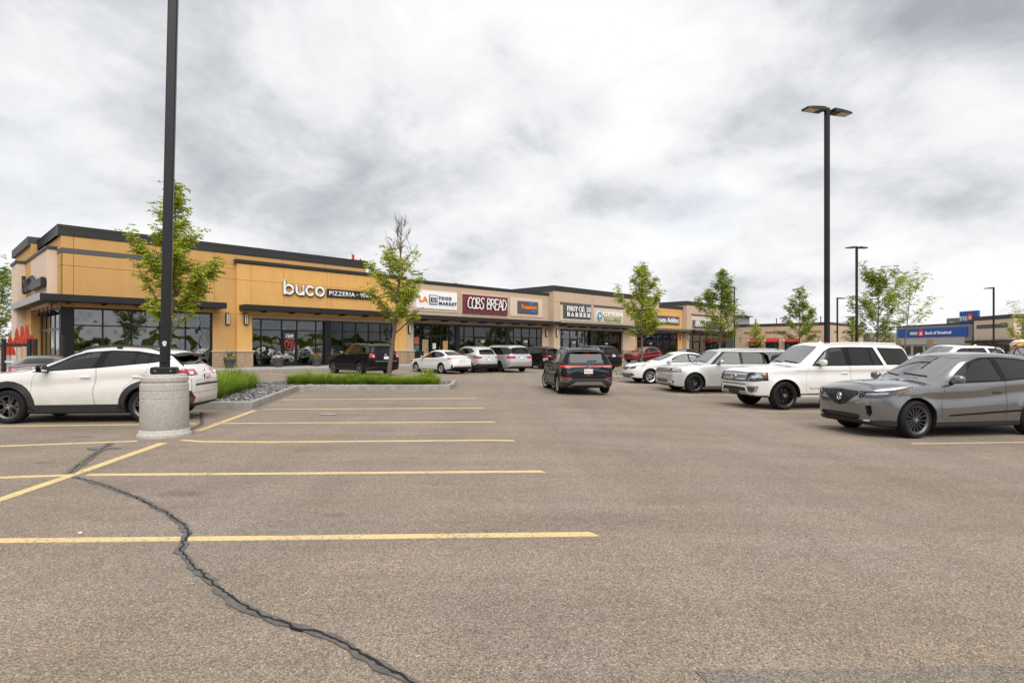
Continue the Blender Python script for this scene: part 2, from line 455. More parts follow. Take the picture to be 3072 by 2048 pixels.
def worn_paint(name, col):
    m = bpy.data.materials.new(name); m.use_nodes = True; nt = m.node_tree; b = nt.nodes['Principled BSDF']; L = nt.links.new
    tc = nt.nodes.new('ShaderNodeTexCoord').outputs['Object']
    n = nt.nodes.new('ShaderNodeTexNoise'); n.inputs['Scale'].default_value = 26; n.inputs['Detail'].default_value = 8; n.inputs['Roughness'].default_value = .75; L(tc, n.inputs['Vector'])
    n2 = nt.nodes.new('ShaderNodeTexNoise'); n2.inputs['Scale'].default_value = 1.4; n2.inputs['Detail'].default_value = 5; L(tc, n2.inputs['Vector'])
    a = nt.nodes.new('ShaderNodeMath'); a.operation = 'MULTIPLY_ADD'; L(n2.outputs['Fac'], a.inputs[0]); a.inputs[1].default_value = .30; L(n.outputs['Fac'], a.inputs[2])
    r = nt.nodes.new('ShaderNodeMapRange'); L(a.outputs[0], r.inputs['Value']); r.inputs['From Min'].default_value = .66; r.inputs['From Max'].default_value = .82
    mx = nt.nodes.new('ShaderNodeMix'); mx.data_type = 'RGBA'; L(r.outputs[0], mx.inputs['Factor']); mx.inputs['A'].default_value = (*col, 1); mx.inputs['B'].default_value = (.14, .12, .10, 1)
    v = nt.nodes.new('ShaderNodeMix'); v.data_type = 'RGBA'; v.blend_type = 'MULTIPLY'; v.inputs['Factor'].default_value = 1; L(mx.outputs['Result'], v.inputs['A'])
    r2 = nt.nodes.new('ShaderNodeMapRange'); L(n.outputs['Fac'], r2.inputs['Value']); r2.inputs['To Min'].default_value = .72; r2.inputs['To Max'].default_value = 1.25; L(r2.outputs[0], v.inputs['B'])
    L(v.outputs['Result'], b.inputs['Base Color']); b.inputs['Roughness'].default_value = .8
    return m
YEL = worn_paint('yellow_line_paint', (.64, .475, .225)); YEL2 = worn_paint('faded_line_paint', (.56, .41, .21))
def line(px, label, w=.115, mat=YEL, mitre=None, group='painted stall lines'):
    o = strip('parking_line', [G(*p) for p in px], w, mat, .006 if w > .12 else .003, rough=.003, mitre=mitre); tag(o, label, 'line', group, 'structure'); return o
line([(-250, 1626), (0, 1621.5), (900, 1612), (1772, 1601.7)], 'yellow stall line closest to the camera', mitre=.07)
line([(-250, 1443), (0, 1432), (204, 1425)], 'yellow stall line left of the long diagonal line, crossed by the dark crack')
line([(262, 1423.5), (700, 1421), (1622, 1413.6)], 'second yellow stall line from the camera', mitre=.07)
line([(-250, 1349), (0, 1338), (412, 1322.5)], 'yellow stall line running left from the concrete lamp base')
line([(545, 1320), (607, 1324), (800, 1325.5), (1480, 1320), (1537, 1321.5)], 'yellow stall line running right from the concrete lamp base', mitre=.07)
line([(-200, 1282), (0, 1278), (428, 1273), (590, 1270)], 'yellow stall line beside the white hatchback')
line([(640, 1269.5), (1000, 1267.5), (1479, 1265.3)], 'third yellow stall line from the planter', mitre=.07)
line([(790, 1227.5), (1445, 1223.5)], 'yellow stall line starting at the planter corner', mitre=.07)
line([(848, 1198.3), (1423, 1194.3)], 'yellow stall line closest to the long planter kerb', mitre=.07)
line([(-200, 1570), (0, 1499), (214, 1426), (489, 1329)], 'long diagonal yellow line in front of the lamp base', .13, group='diagonal dividing line')
line([(592, 1293), (607, 1288), (764, 1231)], 'diagonal yellow line between lamp base and planter corner', .13, group='diagonal dividing line')
for k, (a, b) in enumerate([((2734, 1330), (3350, 1322)), ((2452, 1272), (3200, 1268)), ((2269, 1233.5), (2900, 1232)), ((2132, 1205.3), (2700, 1204)), ((2034, 1184), (2500, 1183)), ((1950, 1166), (2300, 1165.5)), ((1885, 1153.7), (2100, 1153))]):
    line([a, b], ['faded yellow stall line beside the grey crossover', 'faded yellow stall line under the grey crossover', 'faded yellow stall line beside the large white vehicle', 'faded yellow stall line under the large white vehicle', 'faded yellow stall line beside the boxy silver vehicle', 'faded yellow stall line under the boxy silver vehicle', 'faded yellow stall line under the white sedan facing the lane'][k], .10, YEL2, group='faded stall lines of the far row')
line([(1790, 1139.5), (1826, 1144), (1885, 1153.7)], 'faded yellow line slanting past the white sedan', .10, YEL2, group='faded stall lines of the far row')
for i in range(15):
    s = -3.2 + 2.75 * i
    a, b = FW(s, 3.6), FW(s, 9.2)
    o = strip('parking_line', [a, b], .1, YEL2, .004); tag(o, 'faded stall line in front of the shop sidewalk', 'line', 'stall lines at the shops', 'structure')

# crack: sealant bands and the open black crack in them
SEAL = M('crack_sealant', (.105, .094, .086), .7, var=.35, vs=14, bump=.25, bs=60); CRK = M('open_crack', (.006, .006, .006), .95)
def wob(pts, amp, step=.035):
    out = []
    for a, b in zip(pts, pts[1:]):
        n = max(1, int((b - a).length / step)); d = (b - a).normalized(); nn = Vector((-d.y, d.x, 0))
        out += [a.lerp(b, i / n) + nn * random.uniform(-amp, amp) for i in range(n)]
    return out + [pts[-1]]
def crack(px, w, label, wc=.016, off=0.0):
    P = [G(*p) for p in px]
    S = wob(P, .012, .12)
    so_ = strip('crack', S, w, SEAL, .0085, .06, rough=.014); tag(so_, label, 'crack', kind='structure')
    C = wob([p + Vector((off * random.uniform(-1, 1), off * random.uniform(-1, 1), 0)) for p in P], .011)
    co = strip('crack_opening', C, wc, CRK, .011, .03, rough=.004); co.parent = so_
C1 = [(222, 1431), (268, 1442), (330, 1462), (420, 1496), (500, 1540), (545, 1575), (567, 1600), (552, 1632), (540, 1655), (575, 1690), (632, 1750), (700, 1805), (790, 1850), (900, 1885), (960, 1900), (1050, 1950), (1180, 2020), (1290, 2085), (1420, 2160)]
crack(C1, .058, 'long sealed crack curving across the asphalt toward the camera', .014, .014)
crack([(208, 1422), (228, 1403), (262, 1378), (300, 1352), (330, 1330)], .11, 'short sealed crack with weeds beside the diagonal line', .014, .01)
crack([(566, 1290), (590, 1280), (606, 1272), (604, 1255), (606, 1236)], .07, 'short sealed crack beyond the lamp base', .012, .01)
# sealant puddle and weed at the short crack
v = []
for i in range(22):
    a = 2 * PI * i / 22; g = G(306, 1346); rr = (.26 + .05 * math.sin(3 * a) + .03 * math.sin(5 * a + 1)); v.append((g.x + rr * .95 * math.cos(a), g.y + rr * .5 * math.sin(a), gz(g.x, g.y) + .0065))
tag(link('sealant_patch', mk_mesh(v, [tuple(range(22))], SEAL)), 'dark spilled sealant patch beside the short crack', 'patch', kind='structure')
# dark repair strip at the bottom edge of the view
DARKASPH = asphalt('dark_asphalt', (.19, .162, .136))
a = [(2085, 2013), (2200, 2006), (2400, 2008), (2600, 2005), (2800, 2000), (3100, 1993), (3500, 1985)]
P = [G(*p) for p in a]; v = []; f = []
for i, p in enumerate(P):
    v += [(p.x, p.y, gz(p.x, p.y) + .004), (p.x + .2, p.y - .75, gz(p.x, p.y) + .004)]
for i in range(len(P) - 1): f.append((2 * i, 2 * i + 1, 2 * i + 3, 2 * i + 2))
tag(link('repaired_strip', mk_mesh(v, f, DARKASPH)), 'darker repaired asphalt strip at the corner of the view', 'asphalt', kind='structure')

# sidewalk along the shops
CONC = M('sidewalk_concrete', (.36, .335, .30), .85, var=.14, vs=3, bump=.25, bs=70); KERB = M('kerb_concrete', (.27, .255, .235), .85, var=.22, vs=4, bump=.3, bs=50)
SWK = empty('sidewalk', FW(0, 0, 0), FA); tag(SWK, 'pale concrete sidewalk in front of the shops', 'sidewalk', kind='structure')
KD, ZK, ZW = 3.25, .265, .355
n = 30
for i in range(n):
    s0 = -14.5 + 3.1 * i; s1 = s0 + 3.085
    m = MB(); m.add([(s0, -KD + .155, 0), (s1, -KD + .155, 0), (s1, .6, 0), (s0, .6, 0), (s0, -KD + .155, ZK), (s1, -KD + .155, ZK), (s1, .6, ZW), (s0, .6, ZW)], [(4, 5, 6, 7), (0, 1, 5, 4), (1, 2, 6, 5), (3, 0, 4, 7)])
    m.build('slab', CONC, SWK)
    m = MB(); m.add([(s0, -KD - .03, 0), (s1, -KD - .03, 0), (s1, -KD + .145, 0), (s0, -KD + .145, 0), (s0, -KD, ZK - .015), (s1, -KD, ZK - .015), (s1, -KD + .145, ZK + .003), (s0, -KD + .145, ZK + .003)], [(4, 5, 6, 7), (0, 1, 5, 4), (1, 2, 6, 5), (3, 0, 4, 7), (2, 3, 7, 6)])
    m.build('kerb', KERB, SWK)
# low lane island seen behind the black vehicle
P = [G(1816, 1137), G(1895, 1137.5)]
m = MB(); d = (P[1] - P[0]).normalized(); nn = Vector((-d.y, d.x, 0))
q = [P[0], P[1], P[1] + nn * 1.2, P[0] + nn * 1.2]
m.add([(p.x, p.y, 0) for p in q] + [(p.x, p.y, .14) for p in q], [(4, 5, 6, 7), (0, 1, 5, 4), (1, 2, 6, 5), (2, 3, 7, 6), (3, 0, 4, 7)])
tag(m.build('kerb_island', KERB), 'low concrete kerb island in front of the white sedan nose', 'kerb', kind='structure')
# ---------------------------------------------------------------- vehicles: body loft, cutting, parts
def pchip(pts):
    x = np.array([p[0] for p in pts], float); y = np.array([p[1] for p in pts], float)
    h = np.diff(x); d = np.diff(y) / h
    m = np.zeros(len(x)); m[0] = d[0]; m[-1] = d[-1]
    for i in range(1, len(x) - 1):
        if d[i - 1] * d[i] > 0:
            w1 = 2 * h[i] + h[i - 1]; w2 = h[i] + 2 * h[i - 1]
            m[i] = (w1 + w2) / (w1 / d[i - 1] + w2 / d[i])
    def f(X):
        X = min(max(X, x[0]), x[-1]); i = min(max(int(np.searchsorted(x, X)) - 1, 0), len(h) - 1)
        t = (X - x[i]) / h[i]
        return float((2*t**3 - 3*t*t + 1) * y[i] + (t**3 - 2*t*t + t) * h[i] * m[i] + (-2*t**3 + 3*t*t) * y[i + 1] + (t**3 - t*t) * h[i] * m[i + 1])
    return f

NOSE_ROUND = [(0, .55), (.03, .66), (.1, .79), (.25, .895), (.5, .955), (.9, .99), (1.35, 1)]
NOSE_BOX = [(0, .74), (.03, .82), (.09, .89), (.22, .945), (.5, .98), (.9, .995), (1.35, 1)]
TAIL_ROUND = [(1.2, 1), (.75, .985), (.4, .945), (.2, .88), (.08, .79), (.02, .68), (0, .58)]
TAIL_BOX = [(1.2, 1), (.7, .99), (.35, .97), (.15, .93), (.05, .86), (.015, .80), (0, .74)]

class Car:
    def __init__(s, c, n=92):
        s.c = c; s.N = n
        L, W, H = c['L'], c['W'], c['H']
        zn, zh, zc, xc, xh = c['zn'], c['zh'], c['zc'], c['xc'], c['xh']
        xr, zr, xt, zt = c['xr'], c['zr'], c['xt'], c['zt']
        b0, b1 = c['belt']
        front = c.get('front', [(0, zn - .17), (.025, zn - .08), (.08, zn - .01), (.16, zn + .03), (.32, zh)])
        tail = c.get('tail', [(xt + .05, zt - .06), (L - .05, zt - .17), (L - .015, zt - .24), (L, zt - .34)])
        dx, dz = xh - xc, (H - .055) - (zc + .025)
        top = front + [(lerp(.32, xc, .55), lerp(zh, zc, .68)), (xc - .08, zc - .005), (xc, zc + .025), (xc + dx * .35, zc + .025 + dz * .385), (xc + dx * .7, zc + .025 + dz * .74), (xh, H - .055),
               (xh + .22, H - .018)] + c.get('roof', [(lerp(xh, xr, .5), H), (xr - .35, lerp(H, zr, .55))]) + [(xr, zr), (lerp(xr, xt, .5), lerp(zr, zt, .5) + .015), (xt, zt)] + tail
        s.top = pchip(top)
        s.bot = pchip(c.get('bot', [(0, .42), (.04, .32), (.25, .23), (.8, .2), (L - .8, .2), (L - .35, .25), (L - .06, .36), (L, .46)]))
        s.w = pchip([(x, k * W) for x, k in c.get('nose', NOSE_ROUND)] + [(L - x, k * W) for x, k in c.get('rear', TAIL_ROUND)])
        s.belt = pchip(c.get('beltpts', [(0, zn - .25), (.1, zn - .06), (.35, zh - .09), (xc * .6, lerp(zh, b0, .5) - .03), (xc, b0 - .005), (xc + .5, b0 + .01), (xt - .5, b1), (xt, zt - .06), (L - .05, zt - .24), (L, zt - .42)]))
        s.wc = pchip(c.get('wc', [(0, .34 * W), (.1, .5 * W), (.35, .62 * W), (xc - .1, .70 * W), (xc + .3, .715 * W), (xh, .685 * W), (xh + .5, .672 * W), (xr, .655 * W), (xt, .66 * W), (L, .45 * W)]))
        s.cr = pchip(c.get('crown', [(0, .03), (.4, .04), (xc - .15, .045), (xc + .1, .07), (lerp(xc, xh, .6), .10), (xh + .15, .06), (xh + .6, .04), (xr - .2, .045), (lerp(xr, xt, .5), .08), (L, .03)]))
        s.zm = c.get('zm', .62); s.wsf = pchip(c.get('wsf', [(0, .94), (xc * .6, .945), (xc + .2, .965), (L - .5, .965), (L, .95)]))
        s.cre = pchip(c['crease']) if 'crease' in c else None
        s.cd = c.get('cd', .02)
        t = np.linspace(0, 1, s.N)
        s.X = L * (.84 * .5 * (1 - np.cos(PI * t)) + .16 * t)
        s.cache = {}; s.flip = None
        s.P0 = s.grid()
        s.bvh = None

    def ring(s, x, inset=0.0, floor=None):
        c = s.c
        zt, zb, w, zs = s.top(x), s.bot(x), s.w(x), s.belt(x)
        ws = w * s.wsf(x); wc = min(s.wc(x), ws - .03); cr = s.cr(x)
        zs = min(zs, zt - .03)
        if inset:
            zt -= inset * .8; w -= inset; ws -= inset; wc -= inset * .8; zs = min(zs, zt - .02); zb = floor
        zb = min(zb, zs - .12)
        zm = min(max(s.zm, zb + .07), zs - .03)
        pts = [(0, zb), (w * .45, zb), (w - .15, zb), (w - .075, zb + .008)]
        n = 15
        z0 = zb + .035
        for i in range(n):
            z = lerp(z0, zs, i / (n - 1))
            if z > zm: y = w - (w - ws) * ((z - zm) / (zs - zm)) ** 2
            else: y = w - .045 * ((zm - z) / (zm - zb)) ** 2.2
            if s.cre is not None and not inset:
                zc = s.cre(x); k = sstep(.35, .8, x) * (1 - sstep(c['L'] - .6, c['L'] - .15, x))
                y -= k * s.cd * sstep(0, .05, zc - z) * (1 - sstep(.05, .32, zc - z))
            if not inset:
                for xa in (c['xf'], c['xf'] + c['wb']):
                    r = math.hypot(x - xa, z - c['R']) - (c['R'] + .05)
                    if -.03 < r < .14: y += c.get('flare', .012) * (1 - sstep(.0, .14, max(r, 0)))
            pts.append((y, z))
        P4 = Vector(pts[-1]); P5 = Vector((wc, zt - cr)); d = P4 - P5; l1 = d.length
        r1 = min(.13, .45 * l1); r2 = min(.16, .4 * wc)
        A = P5 + d.normalized() * r1
        y2 = wc - r2; B = Vector((y2, zt - cr * (y2 / wc) ** 2.2))
        C = Vector((lerp(A.x, wc, .85), B.y - (B.y - A.y) * .12)) if False else P5 + Vector((0, 0))
        for i in range(1, 6): q = P4.lerp(A, i / 5); pts.append((q.x, q.y))
        for i in range(1, 6):
            t = i / 5; q = A * (1 - t) ** 2 + C * 2 * t * (1 - t) + B * t * t; pts.append((q.x, q.y))
        for i in range(1, 7):
            y = y2 * (1 - i / 6); pts.append((y, zt - cr * (y / wc) ** 2.2))
        return pts

    def grid(s, inset=0.0, xa=None, xb=None, floor=None):
        X = s.X if xa is None else np.linspace(xa, xb, 44)
        rows = []
        for x in X:
            h = s.ring(float(x), inset, floor)
            full = h + [(-y, z) for y, z in h[-2:0:-1]]
            rows.append([(x, y, z) for y, z in full])
        return np.array(rows)

    def normals(s):
        P = s.P0
        a = np.gradient(P, axis=0); b = np.roll(P, -1, 1) - np.roll(P, 1, 1)
        n = np.cross(b, a); n /= np.linalg.norm(n, axis=2, keepdims=True) + 1e-9
        cen = P.mean(axis=1, keepdims=True)
        if np.sum(n * (P - cen)) < 0: n = -n
        return n

    def close(s, P):
        n, m, _ = P.shape
        V = P.reshape(-1, 3).tolist(); F = []
        for i in range(n - 1):
            for k in range(m):
                k2 = (k + 1) % m; F.append((i * m + k, (i + 1) * m + k, (i + 1) * m + k2, i * m + k2))
        h = m // 2
        for i, fl in ((0, False), (n - 1, True)):      # ends: strips across from side to side
            for k in range(h):
                a, b = k, k + 1; c_, d_ = (m - k) % m, (m - k - 1) % m
                q = [i * m + a, i * m + b, i * m + d_, i * m + c_]
                q = list(dict.fromkeys(q))
                if len(q) < 3: continue
                F.append(tuple(q[::-1] if fl else q))
        return V, F

    def outer(s, off=0.0, mat=None):
        if abs(off) > .0045: off = round(off / .005) * .005
        key = round(off, 4)
        if key not in s.cache:
            P = s.P0.copy()
            if off:
                P = P + s.normals() * off
                P[0, :, 0] = s.P0[0, :, 0] - off; P[-1, :, 0] = s.P0[-1, :, 0] + off
            V, F = s.close(P)
            me = mk_mesh(V, F, MAT_BODY, True)
            if s.flip is None:
                vol = 0.0
                for q in F:
                    o_ = V[q[0]]
                    for i in range(1, len(q) - 1): vol += float(np.dot(o_, np.cross(V[q[i]], V[q[i + 1]])))
                s.flip = vol < 0
            if s.flip: me.flip_normals()
            s.cache[key] = me
        return s.cache[key]

    def void(s, xa, xb, floor):
        V, F = s.close(s.grid(.06, xa, xb, floor)); me = mk_mesh(V, F, M('car_interior', (.035, .035, .038), .8)); fix_out(me); return me

    def hit(s, o, d):
        s.tree()
        r = s.bvh.ray_cast(Vector(o), Vector(d)); return r[0]

    def tree(s):
        if s.bvh is None:
            V, F = s.close(s.P0)
            s.bvh = BVHTree.FromPolygons([Vector(v) for v in V], F)
            s.V = np.array(V); s.F4 = np.array([q if len(q) == 4 else tuple(q) + (q[-1],) for q in F])
            s.Nv = s.normals().reshape(-1, 3)

    def smooth(s, me, maxd=.012):
        """shading normals taken from the uncut body, so cuts leave no marks on the paint"""
        s.tree()
        nv = len(me.vertices); idx = np.zeros(nv, int); ok = np.zeros(nv, bool); fn = s.bvh.find_nearest
        co = np.empty(nv * 3); me.vertices.foreach_get('co', co); co = co.reshape(-1, 3)
        for i in range(nv):
            r = fn(co[i], maxd)
            if r[2] is not None: idx[i] = r[2]; ok[i] = True
        f = s.F4[idx]
        w = 1 / (np.linalg.norm(s.V[f] - co[:, None, :], axis=2) + 1e-5)
        vn = (s.Nv[f] * w[:, :, None]).sum(1); vn /= np.linalg.norm(vn, axis=1, keepdims=True) + 1e-9
        nl = len(me.loops); npol = len(me.polygons)
        lv = np.empty(nl, np.int32); me.loops.foreach_get('vertex_index', lv)
        lt = np.empty(npol, np.int32); me.polygons.foreach_get('loop_total', lt)
        pn = np.empty(npol * 3); me.polygons.foreach_get('normal', pn); pn = np.repeat(pn.reshape(-1, 3), lt, axis=0)
        use = ok[lv] & ((vn[lv] * pn).sum(1) > .75)
        out = np.where(use[:, None], vn[lv], pn)
        me.polygons.foreach_set('use_smooth', np.ones(npol, bool))
        me.normals_split_custom_set(out.tolist())

def fix_out(me):
    import bmesh
    bm = bmesh.new(); bm.from_mesh(me); bmesh.ops.recalc_face_normals(bm, faces=bm.faces[:])
    bm.to_mesh(me); bm.free()

MAT_BODY = M('body_blank', (.5, .5, .5))

def mirror_mesh(me):
    m = me.copy(); n = len(m.vertices); co = np.empty(n * 3, np.float32); m.vertices.foreach_get('co', co); co = co.reshape(-1, 3); co[:, 1] *= -1
    m.vertices.foreach_set('co', co.ravel()); m.flip_normals(); m.update(); return m

def both(v, f):
    n = len(v); return v + [(x, -y, z) for x, y, z in v], f + [tuple(i + n for i in q[::-1]) for q in f]

def sym(p): return p + [(-y, z) for y, z in p[::-1] if abs(y) > 1e-4]

def rbox(mb, c, s, e=.4, nu=12, nv=8, tilt=0.0):
    """rounded box (superellipsoid): centre c, half sizes s"""
    v = []; f = []
    sg = lambda t, k: math.copysign(abs(t) ** k, t)
    ct, st = math.cos(tilt), math.sin(tilt)
    for j in range(nv + 1):
        b = -PI / 2 + PI * j / nv
        for i in range(nu):
            a = 2 * PI * i / nu
            x = s[0] * sg(math.cos(b), e) * sg(math.cos(a), e); y = s[1] * sg(math.cos(b), e) * sg(math.sin(a), e); z = s[2] * sg(math.sin(b), e)
            v.append((c[0] + x * ct + z * st, c[1] + y, c[2] - x * st + z * ct))
    for j in range(nv):
        for i in range(nu):
            i2 = (i + 1) % nu; f.append((j * nu + i, j * nu + i2, (j + 1) * nu + i2, (j + 1) * nu + i))
    return mb.add(v, f)

WHEELS = {}
def wheel_meshes(R_, rr, wd, st):
    key = (R_, rr, wd, tuple(sorted(st.items(), key=lambda q: q[0])))
    if key in WHEELS: return WHEELS[key]
    h = wd / 2
    t = MB(); n = 40
    prof = [(rr - .012, -h + .02), (rr + .012, -h + .004), (rr + .03, -h), (lerp(rr, R_, .55), -h - .008), (R_ - .035, -h + .004), (R_ - .012, -h + .02), (R_ - .003, -h + .045),
            (R_, 0), (R_ - .003, h - .045), (R_ - .012, h - .02), (R_ - .035, h - .004), (lerp(rr, R_, .55), h + .008), (rr + .03, h), (rr + .012, h - .004), (rr - .012, h - .02)]
    t.lathe(prof, n, 'y', cap=False)
    tyre = t.mesh(M('tyre_rubber', (.014, .014, .0145), .8, spec=.2, var=.25, vs=20, bump=.15, bs=90), True, 50)
    r = MB()
    mats = [M(*st['mat']), M('wheel_dark', (.012, .012, .013), .55), M('brake_steel', (.35, .34, .33), .35, 1.0), M('chrome', (.75, .75, .76), .12, 1.0)]
    r.mi = 0
    r.lathe([(rr - .035, h - .03), (rr - .012, h - .012), (rr + .004, h - .004), (rr + .004, h - .022), (rr - .03, h - .05)], n, 'y', close=True)
    r.mi = 1
    r.lathe([(rr - .012, h - .03), (rr - .03, -h + .03), (0, -h + .05)], n, 'y', cap=False)
    r.mi = 2; r.lathe([(0, .004), (rr * .68, .004), (rr * .68, -.02), (0, -.02)], 28, 'y')
    r.mi = 0
    ns = st['n']; w0, w1 = st.get('w', (.05, .035)); pr = st.get('pair', 0.0); dish = st.get('dish', .03); yo = h - .022; tw = st.get('twist', 0.0)
    for k in range(ns):
        for sgn in ((-1, 1) if pr else (0,)):
            a = 2 * PI * (k + .25) / ns
            a0 = a + sgn * pr * .25; a1 = a + sgn * pr + tw
            r0, r1 = .05, rr - .018
            p0 = Vector((math.sin(a0) * r0, 0, math.cos(a0) * r0)); p1 = Vector((math.sin(a1) * r1, 0, math.cos(a1) * r1))
            t0 = Vector((math.cos(a0), 0, -math.sin(a0))); t1 = Vector((math.cos(a1), 0, -math.sin(a1)))
            v = []
            for p, tt, ww, y in ((p0, t0, w0, yo - dish * .4), (p0.lerp(p1, .55), (t0 + t1).normalized(), lerp(w0, w1, .5), yo - dish), (p1, t1, w1, yo)):
                for (q, dy, kx) in ((-1, 0, .62), (1, 0, .62), (1, -.035, 1), (-1, -.035, 1)):
                    c = p + tt * (ww * .5 * q * kx); v.append((c.x, y + dy, c.z))
            f = []
            for i in (0, 4):
                for j in range(4): j2 = (j + 1) % 4; f.append((i + j, i + j2, i + 4 + j2, i + 4 + j))
            f += [(0, 3, 2, 1), (8, 9, 10, 11)]
            r.add(v, f)
    r.lathe([(.0, yo - .012), (.055, yo - .014), (.07, yo - .03), (.07, yo - .06)][::-1], 20, 'y')
    r.mi = 3
    for k in range(5):
        a = 2 * PI * k / 5; r.lathe([(.0095, yo - .05), (.0095, yo - .014), (0, yo - .009)], 6, 'y', (math.sin(a) * .048, 0, math.cos(a) * .048))
    r.lathe([(.026, yo - .02), (.026, yo - .006), (0, yo - .005)], 14, 'y')
    me = mk_mesh(r.v, r.f, None, True, 35)
    for q in mats: me.materials.append(q)
    me.polygons.foreach_set('material_index', r.m)
    fix_out(me)
    WHEELS[key] = (tyre, me)
    return WHEELS[key]

BLACK = M('black_plastic', (.018, .018, .02), .55, bump=.05, bs=200)
GLOSSBLK = M('black_gloss', (.006, .006, .007), .25, coat=.15, spec=.12)
CHROME = M('chrome', (.75, .75, .76), .12, 1.0)
REDLAMP = M('red_lamp', (.36, .006, .008), .15, coat=1)
DARKRED = M('dark_red_lamp', (.16, .008, .01), .15, coat=1)
AMBER = M('amber_lamp', (.55, .14, .02), .2, coat=1)
WHITELAMP = M('clear_reflector', (.86, .87, .88), .15, .3, coat=1)
LAMPDARK = M('lamp_housing', (.10, .10, .11), .3, .6)
LENS = glass('lamp_lens', (.94, .95, .96), 1.45)
CGLASS = glass('car_glass_light', (.36, .39, .38), 1.6)
WGLASS = glass('windscreen', (.62, .66, .65), 3.9)
PGLASS = glass('car_glass_privacy', (.05, .055, .055), 1.55)
SILVER = M('satin_silver', (.5, .5, .5), .35, .9)
INTER = M('car_interior', (.035, .035, .038), .8)
SEAT = M('seat_cloth', (.05, .05, .052), .9)
PLATE = M('number_plate', (.78, .78, .76), .4)
PLTXT = M('plate_red', (.5, .03, .03), .5)

